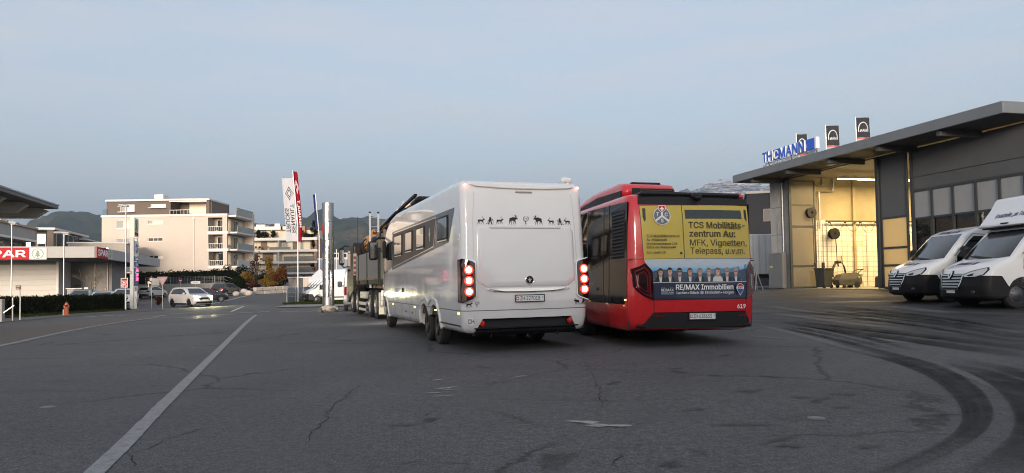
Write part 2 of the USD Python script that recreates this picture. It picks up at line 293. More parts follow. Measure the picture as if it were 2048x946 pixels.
# tyre-polished turning circle to the right: its centre and radius come from the worn arc on the forecourt
_arc = np.array([on(u, v)[:2] for u, v in [(1760, 712), (1850, 745), (1910, 790), (1937, 840), (1900, 885), (1800, 925)]])
_A = np.column_stack([2 * _arc, np.ones(len(_arc))]); _sol = np.linalg.lstsq(_A, (_arc ** 2).sum(1), rcond=None)[0]
ARC_C = _sol[:2]; ARC_R = math.sqrt(_sol[2] + (ARC_C ** 2).sum())
print('arc', ARC_C, ARC_R)
asphalt = usdkit.material(stage, LK + 'asphalt', {
    'g': ('geometry', {}),
    'big': ('noise_texture', {'scale': .22, 'detail': 5.0, 'roughness': .6, 'distortion': .6}),
    'bigr': ('rgb_ramp', {'ramp': [(.3, (.064, .062, .064)), (.5, (.080, .078, .080)), (.7, (.096, .093, .093))]}),
    'grain': ('noise_texture', {'scale': 55.0, 'detail': 3.0, 'roughness': .8}),
    'gr': ('rgb_ramp', {'ramp': [(.26, (.25, .25, .25)), (.5, (.95, .95, .95)), (.62, (1.6, 1.6, 1.58)), (.74, (3.2, 3.2, 3.1))]}),
    'mul': ('mix', {'mix_type': 'multiply', 'fac': .95}), 'mid': ('noise_texture', {'scale': 13.0, 'detail': 5.0, 'roughness': .75}), 'midr': ('rgb_ramp', {'ramp': [(.3, (.62, .62, .62)), (.5, (1, 1, 1)), (.7, (1.35, 1.35, 1.35))]}), 'mulm': ('mix', {'mix_type': 'multiply', 'fac': 1.0}),
    # elongated stains, drawn out along the driving direction
    'smap': ('mapping', {'rotation': (0, 0, .25), 'scale': (.35, 1.5, 1.0)}),
    'st': ('noise_texture', {'scale': 1.0, 'detail': 4.0, 'roughness': .6, 'distortion': .5}),
    'str': ('rgb_ramp', {'ramp': [(.62, (1, 1, 1)), (.72, (.55, .55, .55))]}),
    'mul2': ('mix', {'mix_type': 'multiply', 'fac': .8}),
    # cracks
    'cw': ('noise_texture', {'scale': 1.7, 'detail': 5.0, 'roughness': .7}),
    'cwa': ('mix', {'mix_type': 'linear_light', 'fac': .28}),
    'vor': ('voronoi_texture', {'feature': 'distance_to_edge', 'scale': .23}),
    'vr': ('rgb_ramp', {'ramp': [(0.0, (.3, .3, .3)), (.006, (.6, .6, .6)), (.012, (1, 1, 1))]}),
    'cm': ('noise_texture', {'scale': .35, 'detail': 2.0}),
    'cmr': ('rgb_ramp', {'ramp': [(.44, (0, 0, 0)), (.54, (1, 1, 1))]}),
    'mul3': ('mix', {'mix_type': 'multiply', 'fac': 1.0}),
    # wet, tyre-polished ground outside the turning arc
    'cen': ('vector_math', {'math_type': 'subtract', 'vector2': (ARC_C[0], ARC_C[1], 0.0)}),
    'flat': ('vector_math', {'math_type': 'multiply', 'vector2': (1, 1, 0)}),
    'len': ('vector_math', {'math_type': 'length'}),
    'xyz': ('separate_xyz', {}),
    'ang': ('math', {'math_type': 'arctan2'}),
    'ang2': ('math', {'math_type': 'multiply', 'value2': 1.1}),
    'rv': ('combine_xyz', {}),
    'rn': ('noise_texture', {'scale': 1.5, 'detail': 6.0, 'roughness': .62, 'distortion': .25}),
    'pos': ('separate_xyz', {}),
    'wob': ('noise_texture', {'scale': .5, 'detail': 3.0}),
    'wr': ('math', {'math_type': 'multiply_add', 'value2': 1.6, 'value3': -.8}),
    'rad': ('math', {'math_type': 'add'}),
    'in': ('map_range', {'from_min': ARC_R + 1.2, 'from_max': ARC_R + 2.6, 'to_min': 0.0, 'to_max': 1.0, 'clamp': True}),
    'yr': ('map_range', {'from_min': 2.0, 'from_max': 5.0, 'to_min': 0.0, 'to_max': 1.0, 'clamp': True}),
    'xr': ('map_range', {'from_min': 3.0, 'from_max': 5.0, 'to_min': 0.0, 'to_max': 1.0, 'clamp': True}),
    'yf': ('map_range', {'from_min': 44.0, 'from_max': 60.0, 'to_min': 1.0, 'to_max': 0.0, 'clamp': True}),
    'm1': ('math', {'math_type': 'multiply'}), 'm2': ('math', {'math_type': 'multiply'}), 'm3': ('math', {'math_type': 'multiply'}),
    'wetc': ('rgb_ramp', {'ramp': [(.38, (.10, .10, .10)), (.52, (.32, .32, .32)), (.66, (.95, .95, .95))]}),
    'wmul': ('mix', {'mix_type': 'multiply'}),
    'wro': ('map_range', {'from_min': .40, 'from_max': .60, 'to_min': .52, 'to_max': .85, 'clamp': True}),
    'rmix': ('mix_float', {'a': .78}),
    'p': ('principled_bsdf', {'specular_ior_level': .35}),
    'gb': ('noise_texture', {'scale': 70.0, 'detail': 2.0}),
    'b': ('bump', {'strength': .35, 'distance': .006}),
}, [('g.position', 'big.vector'), ('big.fac', 'bigr.fac'), ('g.position', 'grain.vector'), ('grain.fac', 'gr.fac'), ('bigr.color', 'mul.color1'), ('gr.color', 'mul.color2'),
    ('g.position', 'smap.vector'), ('smap.vector', 'st.vector'), ('st.fac', 'str.fac'), ('g.position', 'mid.vector'), ('mid.fac', 'midr.fac'), ('mul.color', 'mulm.color1'), ('midr.color', 'mulm.color2'), ('mulm.color', 'mul2.color1'), ('str.color', 'mul2.color2'),
    ('g.position', 'cw.vector'), ('g.position', 'cwa.color1'), ('cw.color', 'cwa.color2'), ('cwa.color', 'vor.vector'), ('vor.distance', 'vr.fac'), ('g.position', 'cm.vector'), ('cm.fac', 'cmr.fac'), ('cmr.color', 'mul3.fac'),
    ('mul2.color', 'mul3.color1'), ('vr.color', 'mul3.color2'),
    ('g.position', 'cen.vector1'), ('cen.vector', 'flat.vector1'), ('flat.vector', 'len.vector1'), ('flat.vector', 'xyz.vector'), ('xyz.y', 'ang.value1'), ('xyz.x', 'ang.value2'), ('ang.value', 'ang2.value1'),
    ('len.value', 'rv.x'), ('ang2.value', 'rv.y'), ('rv.vector', 'rn.vector'), ('g.position', 'pos.vector'), ('g.position', 'wob.vector'), ('wob.fac', 'wr.value1'), ('len.value', 'rad.value1'), ('wr.value', 'rad.value2'),
    ('rad.value', 'in.value'), ('pos.y', 'yr.value'), ('pos.x', 'xr.value'), ('pos.y', 'yf.value'), ('in.result', 'm1.value1'), ('xr.result', 'm1.value2'), ('m1.value', 'm2.value1'), ('yf.result', 'm2.value2'), ('m2.value', 'm3.value1'), ('yr.result', 'm3.value2'),
    ('rn.fac', 'wetc.fac'), ('m3.value', 'wmul.fac'), ('mul3.color', 'wmul.color1'), ('wetc.color', 'wmul.color2'), ('rn.fac', 'wro.value'), ('m3.value', 'rmix.fac'), ('wro.result', 'rmix.b'),
    ('rmix.result', 'p.roughness'), ('wmul.color', 'p.base_color'), ('g.position', 'gb.vector'), ('gb.fac', 'b.height'), ('b.normal', 'p.normal')], surface='p.BSDF')
struct('ground', ground_mesh(), asphalt, smooth=True)

def sheet(px, dz=.006, step=.6):
    """a thin sheet laid on the ground, its outline given by sight lines"""
    P = Polygon([on(u, v)[:2] for u, v in px])
    return sheet_xy(P, dz, step)
def sheet_xy(P, dz=.006, step=.6):
    m = ext(P.segmentize(step), .01)
    m = m.slice_plane([0, 0, .005], [0, 0, 1])
    v, f = trimesh.remesh.subdivide_to_size(np.array(m.vertices), np.array(m.faces), step * 1.5, max_iter=12)
    v = np.array(v); v[:, 2] = gzv(v) + np.where(v[:, 2] > .002, dz, dz)
    keep = np.ones(len(f), bool); nrm = np.cross(v[f[:, 1]] - v[f[:, 0]], v[f[:, 2]] - v[f[:, 0]])[:, 2]
    return trimesh.Trimesh(v, f[nrm > 1e-9], process=False)
def strip(px, w, dz=.006, taper=None):
    P = np.array([on(u, v)[:2] for u, v in px]); return strip_xy(P, w, dz)
def resample(P, step):
    L = np.concatenate([[0], np.cumsum(np.linalg.norm(np.diff(P, axis=0), axis=1))]); s = np.linspace(0, L[-1], max(2, int(L[-1] / step) + 1))
    return np.column_stack([np.interp(s, L, P[:, k]) for k in range(P.shape[1])])
def strip_xy(P, w, dz=.006, rag=0.0, seed=1):
    P = resample(np.asarray(P, float), .35 if rag == 0 else .12)
    for _ in range(6):
        if len(P) > 3: P[1:-1] = (P[:-2] + 2 * P[1:-1] + P[2:]) / 4
    T = np.gradient(P, axis=0); T /= np.linalg.norm(T, axis=1)[:, None]; N = np.column_stack([-T[:, 1], T[:, 0]])
    r_ = np.random.default_rng(seed); e1, e2 = r_.normal(0, rag, len(P)), r_.normal(0, rag, len(P))
    A, B = P + N * (w / 2 + e1)[:, None], P - N * (w / 2 + e2)[:, None]
    V = np.empty((2 * len(P), 2)); V[0::2], V[1::2] = A, B
    i = np.arange(len(P) - 1) * 2
    F = np.concatenate([np.stack([i, i + 1, i + 3], 1), np.stack([i, i + 3, i + 2], 1)])
    m = trimesh.Trimesh(np.column_stack([V, gzv(V) + dz]), F, process=False)
    if m.face_normals[:, 2].mean() < 0: m.invert()
    return m
roadpaint = usdkit.material(stage, LK + 'road_paint', {'g': ('geometry', {}), 'n': ('noise_texture', {'scale': 9.0, 'detail': 6.0, 'roughness': .75}), 'r': ('rgb_ramp', {'ramp': [(.32, (.13, .13, .13)), (.45, (.24, .24, .235)), (.6, (.30, .30, .29))]}),
    'n2': ('noise_texture', {'scale': 60.0, 'detail': 2.0}), 'r2': ('rgb_ramp', {'ramp': [(.3, (.6, .6, .6)), (.6, (1, 1, 1))]}), 'm': ('mix', {'mix_type': 'multiply', 'fac': .8}), 'p': ('principled_bsdf', {'roughness': .7})},
    [('g.position', 'n.vector'), ('n.fac', 'r.fac'), ('g.position', 'n2.vector'), ('n2.fac', 'r2.fac'), ('r.color', 'm.color1'), ('r2.color', 'm.color2'), ('m.color', 'p.base_color')], surface='p.BSDF')
brightpaint = mat('fresh_road_paint', (.5, .5, .49), .6, nscale=6, namt=.3, object_space=False)
E0 = [(120, 1010), (190, 946), (258, 880), (330, 806), (395, 742), (448, 690), (490, 648), (512, 630)]
struct('road_line', strip_xy(np.array([on(u, v)[:2] for u, v in E0]), .15, .007, rag=.004), roadpaint)
for a, b in [((463, 623), (487, 613)), ((300, 634), (330, 631))]:
    struct('road_line', strip([a, b], .16), brightpaint)
for (a, b) in [((170, 634), (190, 633.5)), ((205, 632), (228, 631)), ((238, 630.5), (252, 630)), ((340, 627.5), (385, 625.5)), ((395, 631), (448, 628.5)), ((478, 626), (505, 624.5)), ((515, 624.5), (540, 623)), ((560, 623.5), (600, 622.5)), ((605, 623), (640, 621.5))]:
    struct('road_line', strip([a, b], .22), brightpaint)
# left pavement band with its granite edging
pave_mat = mat('pavement_asphalt', (.085, .075, .068), .85, nscale=1.2, namt=.2, bump=.3, bscale=60, object_space=False)
edge_mat = mat('granite_edging', (.22, .21, .20), .75, nscale=3, namt=.25, object_space=False)
far_edge = [(-120, 710), (0, 693.5), (60, 680), (130, 664.5), (210, 650), (270, 641.5), (306, 636.5)]
struct('pavement', sheet([(-140, 690), (-60, 676), (0, 665), (90, 652), (210, 637), (306, 631.5), (306, 636.8), (270, 642), (210, 650.5), (130, 665), (60, 680.5), (0, 694), (-140, 716)], .012), pave_mat)
E1 = resample(np.array([on(u, v)[:2] for u, v in far_edge]), 1.0)
for i in range(len(E1) - 1):                                         # each edging stone on its own
    m = strip_xy(np.array([E1[i] + (E1[i + 1] - E1[i]) * .015, E1[i + 1] - (E1[i + 1] - E1[i]) * .015]), .16, .03)
    a = tm(m); lo = a.copy(); 
    P2 = np.array([E1[i] + (E1[i + 1] - E1[i]) * .012, E1[i + 1]]); d = P2[1] - P2[0]; L = np.linalg.norm(d); d /= L; mid = P2.mean(0)
    bxm = bx(-L / 2, L / 2 - .015, -.08, .08, -.1, .026 + .004 * random.random(), .01)
    T = np.eye(4); T[:2, 0] = d; T[:2, 1] = (-d[1], d[0]); T[:2, 3] = mid; T[2, 3] = gz(*mid); bxm.apply_transform(T)
    if i == 0: kerb = UsdGeom.Xform.Define(stage, numbered('/World/kerb')).GetPrim(); tag(kerb, kind='structure')
    obj('kerb_stone', bxm, edge_mat, kerb)
struct('pavement', sheet([(-100, 650), (0, 640), (55, 636), (125, 629.5), (200, 624.5), (260, 621), (330, 618), (330, 620.5), (262, 624.5), (200, 628.5), (125, 634), (55, 641), (0, 645.5), (-100, 657)], .02), pave_mat)
# verge and kerb below the flag poles
grass_mat = leafmat('grass_blade_green', (.03, .045, .012), (.10, .11, .035), .5)
soil = mat('soil_green', (.06, .065, .03), .95, nscale=1.5, namt=.4, object_space=False)
struct('verge', sheet([(565, 608), (600, 606.5), (650, 605.5), (700, 604), (700, 609), (640, 609.5), (575, 610.5)], .05), soil)
struct('pavement', sheet([(552, 615), (575, 610.5), (640, 609.5), (700, 609), (700, 613), (640, 614), (580, 615.5)], .045), mat('pale_pavement', (.20, .19, .175), .85, nscale=2, namt=.2, object_space=False))
struct('verge', sheet([(-40, 644), (0, 637), (60, 633.5), (130, 629), (200, 625), (250, 621.5), (262, 619), (240, 614), (130, 619), (0, 628)], .03), soil)
struct('road_edge_line', strip([(400, 612), (430, 606), (470, 597), (500, 590), (530, 586.5)], .2), brightpaint)
def blades(px, n, h, seed):
    P = Polygon([on(u, v)[:2] for u, v in px]); r_ = np.random.default_rng(seed); x0, y0, x1, y1 = P.bounds; pts = []
    while len(pts) < n:
        q = (r_.uniform(x0, x1), r_.uniform(y0, y1))
        if P.contains(Point(q)): pts.append(q)
    V, F = [], []
    for (x, y) in pts:
        a, hh, w = r_.uniform(0, 2 * PI), h * r_.uniform(.4, 1.2), .035; z = gz(x, y); dx, dy = math.cos(a) * w, math.sin(a) * w; l = r_.normal(0, .4 * h, 2)
        i = len(V); V += [(x - dx, y - dy, z), (x + dx, y + dy, z), (x + l[0], y + l[1], z + hh)]; F.append((i, i + 1, i + 2))
    return trimesh.Trimesh(np.array(V), np.array(F), process=False)
tag(obj('grass', [blades([(-40, 644), (0, 637), (60, 633.5), (130, 629), (200, 625), (250, 621.5), (262, 619), (240, 614), (130, 619), (0, 628)], 9000, .17, 3)], grass_mat), 'green grass strip along the foot of the clipped hedge', 'grass', kind='stuff')
tag(obj('grass', [blades([(565, 608), (600, 606.5), (650, 605.5), (700, 604), (700, 609), (640, 609.5), (575, 610.5)], 4500, .2, 4)], grass_mat), 'rough grass below the parked white vans behind the flag poles', 'grass', kind='stuff')
# dark tyre tracks of the turning circle
def fade_mat(name, color, rough, amount, scale, spec=.12):
    return usdkit.material(stage, LK + name, {'a': ('attribute', {'attribute': 'fade'}), 'g': ('geometry', {}), 'n': ('noise_texture', {'scale': scale, 'detail': 6.0, 'roughness': .7}), 'r': ('map_range', {'from_min': .3, 'from_max': .6, 'to_min': .35, 'to_max': 1.0, 'clamp': True}),
        'k': ('math', {'math_type': 'multiply'}), 'k2': ('math', {'math_type': 'multiply', 'value2': amount}), 'gr': ('noise_texture', {'scale': 55.0, 'detail': 3.0, 'roughness': .8}), 'grr': ('rgb_ramp', {'ramp': [(.3, tuple(c * .5 for c in color)), (.55, color), (.75, tuple(c * 1.8 for c in color))]}),
        'p': ('principled_bsdf', {'roughness': rough, 'specular_ior_level': spec}), 't': ('transparent_bsdf', {}), 'm': ('mix_closure', {})},
        [('a.fac', 'k.value1'), ('g.position', 'n.vector'), ('n.fac', 'r.value'), ('r.result', 'k.value2'), ('k.value', 'k2.value1'), ('k2.value', 'm.fac'), ('g.position', 'gr.vector'), ('gr.fac', 'grr.fac'), ('grr.color', 'p.base_color'), ('t.BSDF', 'm.closure1'), ('p.BSDF', 'm.closure2')], surface='m.closure')
TRACK = fade_mat('tyre_track_dark', (.013, .013, .014), .8, .95, 2.6)
SPILL = fade_mat('pale_spill', (.42, .41, .38), .6, 1.0, 2.2)
OIL = fade_mat('oil_stain', (.026, .026, .027), .6, .6, 4.0)
def ribbon(name, inner, outer, mt, dz=.01, ends=.25):
    A = np.array([on(u, v)[:2] for u, v in inner]); B = np.array([on(u, v)[:2] for u, v in outer])
    n = 70
    def rs(P):
        L = np.concatenate([[0], np.cumsum(np.linalg.norm(np.diff(P, axis=0), axis=1))]); s = np.linspace(0, L[-1], n); Q = np.column_stack([np.interp(s, L, P[:, k]) for k in range(2)])
        for _ in range(30): Q[1:-1] = (Q[:-2] + 2 * Q[1:-1] + Q[2:]) / 4
        return Q
    A, B = rs(A), rs(B); k = 9; V, W, F = [], [], []
    for i in range(n):
        for j in range(k):
            t = j / (k - 1); V.append(A[i] * (1 - t) + B[i] * t); e = min(i, n - 1 - i) / (n * ends); W.append(min(1, math.sin(PI * t) ** .3 if 0 < t < 1 else 0) * min(1, e))
    for i in range(n - 1):
        for j in range(k - 1):
            a = i * k + j; F += [(a, a + 1, a + k + 1), (a, a + k + 1, a + k)]
    V = np.array(V); m = trimesh.Trimesh(np.column_stack([V, gzv(V) + dz]), np.array(F), process=False)
    if m.face_normals[:, 2].mean() < 0: m.invert()
    return fadeobj(name, m, np.array(W), mt)
def fadeobj(name, m, W, mt):
    path = numbered('/World/' + name); me = usdkit.mesh(stage, path, m, mt)
    UsdGeom.PrimvarsAPI(me).CreatePrimvar('fade', Sdf.ValueTypeNames.FloatArray, 'vertex').Set(Vt.FloatArray.FromNumpy(np.asarray(W, np.float32)))
    return tag(me.GetPrim(), kind='structure')
def lanes(inner, outer, cuts, dz=.01):
    A, B = np.array(inner, float), np.array(outer, float)
    for i, (a, b) in enumerate(cuts): ribbon('tyre_track', A + (B - A) * a, A + (B - A) * b, TRACK, dz + .0012 * i)
lanes([(1640, 688), (1760, 716), (1850, 748), (1906, 790), (1932, 835), (1915, 873), (1850, 902), (1740, 940), (1680, 965)], [(1650, 678), (1790, 705), (1900, 735), (1968, 778), (1997, 826), (1985, 862), (1930, 896), (1845, 938), (1790, 965)], [(0, .40), (.22, .66), (.60, 1.0)])
lanes([(1880, 725), (1960, 757), (2012, 795), (2032, 840), (2020, 880), (1960, 922), (1900, 955)], [(1900, 712), (2040, 735), (2200, 770), (2300, 840), (2280, 915), (2200, 950), (2100, 985)], [(0, .14), (.10, .34), (.28, .52), (.55, .95)], .016)
lanes([(1560, 645), (1700, 668), (1850, 690), (2000, 712), (2080, 722)], [(1570, 639), (1720, 655), (1870, 670), (2010, 686), (2080, 694)], [(0, .3), (.25, .45), (.6, .95)], .022)
lanes([(1620, 615), (1760, 630), (1900, 650), (2060, 680)], [(1640, 611), (1780, 622), (1920, 638), (2060, 662)], [(0, .25), (.3, .5), (.65, 1.0)], .022)
lanes([(1540, 655), (1620, 672), (1700, 692), (1790, 712)], [(1560, 640), (1660, 655), (1760, 676), (1860, 704)], [(.1, .25), (.4, .5), (.7, .9)], .024)
lanes([(1560, 622), (1700, 636), (1850, 655), (2060, 690)], [(1570, 612), (1710, 622), (1860, 636), (2060, 668)], [(.0, .2), (.45, .6)], .026)
def blot(name, u, v, w, l, ang, mt, seed, n=22, dz=.011):
    """an irregular stain with soft edges; w, l in metres"""
    r_ = np.random.default_rng(seed); c = on(u, v)[:2]; V, W, F = [c], [1.0], []
    k = 5; ph = r_.uniform(0, 6, 4)
    for j in range(1, k + 1):
        for i in range(n):
            a = 2 * PI * i / n; rr = (1 + .35 * math.sin(2 * a + ph[0]) + .25 * math.sin(3 * a + ph[1]) + .15 * math.sin(5 * a + ph[2])) * j / k
            q = np.array([math.cos(a) * l / 2, math.sin(a) * w / 2]) * rr; V.append(c + np.array([q[0] * math.cos(ang) - q[1] * math.sin(ang), q[0] * math.sin(ang) + q[1] * math.cos(ang)])); W.append(1 - (j / k) ** 1.6)
    for i in range(n):
        F.append((0, 1 + i, 1 + (i + 1) % n))
        for j in range(k - 1):
            a, b = 1 + j * n + i, 1 + j * n + (i + 1) % n; F += [(a, a + n, b + n), (a, b + n, b)]
    V = np.array(V); m = trimesh.Trimesh(np.column_stack([V, gzv(V) + dz]), np.array(F), process=False)
    if m.face_normals[:, 2].mean() < 0: m.invert()
    return fadeobj(name, m, np.clip(np.array(W) * 1.6, 0, 1), mt)
blot('paint_spill', 1172, 846, .16, .28, -.1, SPILL, 1); blot('paint_spill', 1212, 853, .16, .34, -.12, SPILL, 2)
for i, (u, v) in enumerate([(882, 778), (900, 780), (868, 787), (888, 793), (876, 761), (902, 776), (1040, 754)]): blot('paint_spill', u, v, .05, .22, .1 * i, SPILL, 5 + i)
blot('oil_stain', 1112, 920, .45, .42, 0, OIL, 31)
for i, (u, v, l) in enumerate([(805, 851, .8), (860, 840, .5), (1360, 745, .7), (1355, 738, .4), (1640, 800, .7), (1600, 795, .5), (1680, 815, .5), (1500, 783, .8), (1545, 755, .5), (1410, 705, .5), (1450, 712, .45), (690, 681, 1.5), (1480, 850, .9), (1560, 880, .7), (1690, 790, .6), (1390, 820, .45), (1230, 766, .7), (965, 735, .6), (1580, 893, .4), (1735, 895, .4), (1400, 905, .3), (1880, 830, .6), (1340, 930, .5)]):
    blot('oil_stain', u, v, .10 + .10 * ((i * 37) % 10) / 10, l * .62, .9 * math.sin(i * 2.1), OIL, 50 + i)
WETS = fade_mat('water_film', (.11, .11, .115), .6, .5, 1.6, .5)
for px, w in (([(1508, 649), (1560, 661), (1640, 682), (1720, 704), (1800, 722)], .22), ([(1500, 672), (1540, 676), (1590, 680)], .16), ([(1385, 656), (1410, 653), (1440, 651)], .3), ([(1540, 626), (1640, 640), (1740, 652), (1830, 662)], .3), ([(1530, 612), (1600, 622), (1700, 636)], .35), ([(1600, 604), (1680, 606), (1740, 604)], .5), ([(1640, 594), (1690, 596), (1740, 597)], .5), ([(1780, 612), (1850, 622), (1920, 628)], .5), ([(1880, 734), (1950, 752), (2010, 775), (2060, 800)], .35), ([(1690, 668), (1760, 680), (1840, 690)], .25)):
    c = np.array([on(u, v)[:2] for u, v in px]); T = np.gradient(c, axis=0); T /= np.linalg.norm(T, axis=1)[:, None]; N = np.column_stack([-T[:, 1], T[:, 0]]) * w / 2
    def proj(q):
        P_ = np.array([q[0], q[1], gz(*q)]) - [0, 0, CAMH]; k = P_ @ _F; return (CX + FPX * (P_ @ _R) / k, CY - FPX * (P_ @ _Up) / k)
    ribbon('water_streak', [proj(q) for q in c - N], [proj(q) for q in c + N], WETS, .012)
cover_mat = mat('iron_cover', (.16, .155, .145), .6, nscale=20, namt=.3)
for u, v in [(95, 815), (1633, 837)]:
    p = on(u, v); tag(obj('utility_cover', lathe([(0.0, .012), (.055, .012), (.062, .008), (.075, .008), (.08, .002)], 'z', 20, p), cover_mat), 'small round valve cover in the asphalt ' + ('left of the long white line' if u < 1000 else 'near the dark curved tyre tracks'), 'utility cover')

CRK = mat('crack_dark', (.012, .012, .012), .9)
for k, px in enumerate(([(612, 893), (617, 868), (648, 842), (662, 815), (690, 795), (712, 776), (735, 766)], [(617, 868), (640, 862), (690, 850)], [(648, 912), (670, 900), (692, 893)], [(1168, 716), (1176, 740), (1190, 758), (1204, 790), (1206, 815)], [(835, 840), (858, 828), (885, 814)], [(240, 905), (262, 912), (258, 925), (275, 940)], [(262, 912), (330, 880), (420, 850)], [(1225, 900), (1232, 925), (1238, 945)], [(0, 866), (70, 858), (160, 846)], [(720, 935), (790, 930), (850, 924), (960, 930)], [(560, 745), (640, 742), (700, 738)], [(1990, 885), (2048, 882)])):
    P = resample(np.array([on(u, v)[:2] for u, v in px]), .09); r_ = np.random.default_rng(70 + k); P[1:-1] += r_.normal(0, .022, P[1:-1].shape)
    T = np.gradient(P, axis=0); T /= np.linalg.norm(T, axis=1)[:, None] + 1e-9; N = np.column_stack([-T[:, 1], T[:, 0]]); w = r_.uniform(.001, .007, len(P))[:, None] * np.minimum(1, np.minimum(np.arange(len(P)), len(P) - 1 - np.arange(len(P))) / 3)[:, None]
    V = np.empty((2 * len(P), 2)); V[0::2], V[1::2] = P + N * w, P - N * w; i = np.arange(len(P) - 1) * 2; F = np.concatenate([np.stack([i, i + 1, i + 3], 1), np.stack([i, i + 3, i + 2], 1)])
    m = trimesh.Trimesh(np.column_stack([V, gzv(V) + .004]), F, process=False); m.invert() if m.face_normals[:, 2].mean() < 0 else None
    struct('road_crack', m, CRK)

HLW = fade_mat('damp_patch', (.05, .05, .05), .42, .8, .8, .9)
blot('damp_patch', 410, 633, 6.0, 3.2, .25, HLW, 5, dz=.012)
# ------------------------------------------------------------------ vehicle kit: x across, y forward, z up, origin on the ground below the middle of the tail
import mapbox_earcut
def _inset(P, d):
    P = np.asarray(P, float); a = P - np.roll(P, 1, 0); b = np.roll(P, -1, 0) - P
    a /= np.linalg.norm(a, axis=1)[:, None]; b /= np.linalg.norm(b, axis=1)[:, None]
    na, nb = np.column_stack([-a[:, 1], a[:, 0]]), np.column_stack([-b[:, 1], b[:, 0]])
    m = na + nb; m /= np.linalg.norm(m, axis=1)[:, None]
    return P + m * (d / np.clip((m * na).sum(1), .5, 1))[:, None]
def loft(profile, W, r=.06, seg=4, x0=None, x1=None):
    """closed body: the side profile (y, z) drawn across the width with rounded long edges"""
    P = np.asarray(profile, float)
    if ((P[:, 0] * np.roll(P[:, 1], -1)) - (np.roll(P[:, 0], -1) * P[:, 1])).sum() < 0: P = P[::-1]
    x0 = -W / 2 if x0 is None else x0; x1 = W / 2 if x1 is None else x1
    rings = [(x0 + r * (1 - math.sin(PI / 2 * t)), r * (1 - math.cos(PI / 2 * (1 - 0)) * 1) if False else r * (1 - math.sin(PI / 2 * (1 - t)))) for t in np.linspace(1, 0, seg)]
    rings = [(x0 + r * (1 - math.cos(PI / 2 * t)), r * (1 - math.sin(PI / 2 * t))) for t in np.linspace(0, 1, seg)]
    rings = rings + [(x0 + x1 - x, i) for x, i in rings[::-1]]
    n = len(P); V, F = [], []
    for x, i in rings:
        Q = _inset(P, i) if i > 1e-6 else P
        V += [(x, q[0], q[1]) for q in Q]
    for k in range(len(rings) - 1):
        for j in range(n):
            a, b, c, d = k * n + j, k * n + (j + 1) % n, (k + 1) * n + (j + 1) % n, (k + 1) * n + j
            F += [(a, b, c), (a, c, d)]
    for k, flip in ((0, True), (len(rings) - 1, False)):
        t = mapbox_earcut.triangulate_float64(np.ascontiguousarray(P), np.array([n], np.uint32)).reshape(-1, 3) + k * n
        F += [tuple(q[::-1]) if flip else tuple(q) for q in t]
    m = trimesh.Trimesh(np.array(V), np.array(F), process=False)
    if m.volume < 0: m.invert()
    return man(m)
def man(m):
    m = tm(m); 
    M = m3.Manifold(m3.Mesh(vert_properties=np.asarray(m.vertices, np.float32), tri_verts=np.asarray(m.faces, np.uint32)))
    if M.is_empty():
        m = trimesh.Trimesh(m.vertices, m.faces, process=True); M = m3.Manifold(m3.Mesh(vert_properties=np.asarray(m.vertices, np.float32), tri_verts=np.asarray(m.faces, np.uint32)))
    return M
def mbox(x0, x1, y0, y1, z0, z1): return man(bx(x0, x1, y0, y1, z0, z1))
def prism_x(poly, x0, x1):
    """a (y, z) polygon extruded from x0 to x1"""
    m = ext(poly, 1.0); V = m.vertices.copy(); m.vertices = np.column_stack([x0 + V[:, 2] * (x1 - x0), V[:, 0], V[:, 1]])
    if m.volume < 0: m.invert()
    return m
def arch_cut(B, W, spots, depth=.42):
    for y, z, r in spots:
        for s in (-1, 1):
            c = trimesh.creation.cylinder(radius=r, height=depth + .2, sections=36); c.apply_transform(trimesh.transformations.rotation_matrix(PI / 2, [0, 1, 0])); c.apply_translation((s * (W / 2 - depth / 2 + .1), y, z)); B = B - man(c)
    return B
def warped(M, warp, length=.3):
    m = tm(M.refine_to_length(length)) if hasattr(M, 'refine_to_length') else tm(M)
    if not hasattr(M, 'refine_to_length'):
        v, f = trimesh.remesh.subdivide_to_size(np.array(m.vertices), np.array(m.faces), length, max_iter=12); m = trimesh.Trimesh(v, f, process=False)
    m.vertices = warp(np.array(m.vertices)); return m
def side_panel(poly, W, s, warp, off=.004, th=.02, length=.25):
    g = poly if hasattr(poly, 'geom_type') else Polygon(poly)
    return warped(prism_x(g, s * (W / 2 - th), s * (W / 2 + off)), warp, length)
def end_panel(poly, zy, sgn, warp, off=.004, th=.02, length=.2):
    """(x, z) polygon laid on the front (sgn 1) or the tail (sgn -1), whose outline is zy = [(z, y), ...]"""
    m = ext(poly if hasattr(poly, 'geom_type') else Polygon(poly), 1.0)
    v, f = trimesh.remesh.subdivide_to_size(np.array(m.vertices), np.array(m.faces), max(length, .05), max_iter=12) if length < 5 else (np.array(m.vertices), np.array(m.faces))
    zz, yy = np.array([q[0] for q in zy]), np.array([q[1] for q in zy])
    y = np.interp(v[:, 1], zz, yy) + sgn * (off - (1 - v[:, 2]) * (off + th))
    m = trimesh.Trimesh(np.column_stack([v[:, 0], y, v[:, 1]]), f, process=False)
    if m.volume < 0: m.invert()
    m.vertices = warp(np.array(m.vertices)); return m
def rrect(x0, y0, x1, y1, r): return sbox(x0 + r, y0 + r, x1 - r, y1 - r).buffer(r, quad_segs=4)
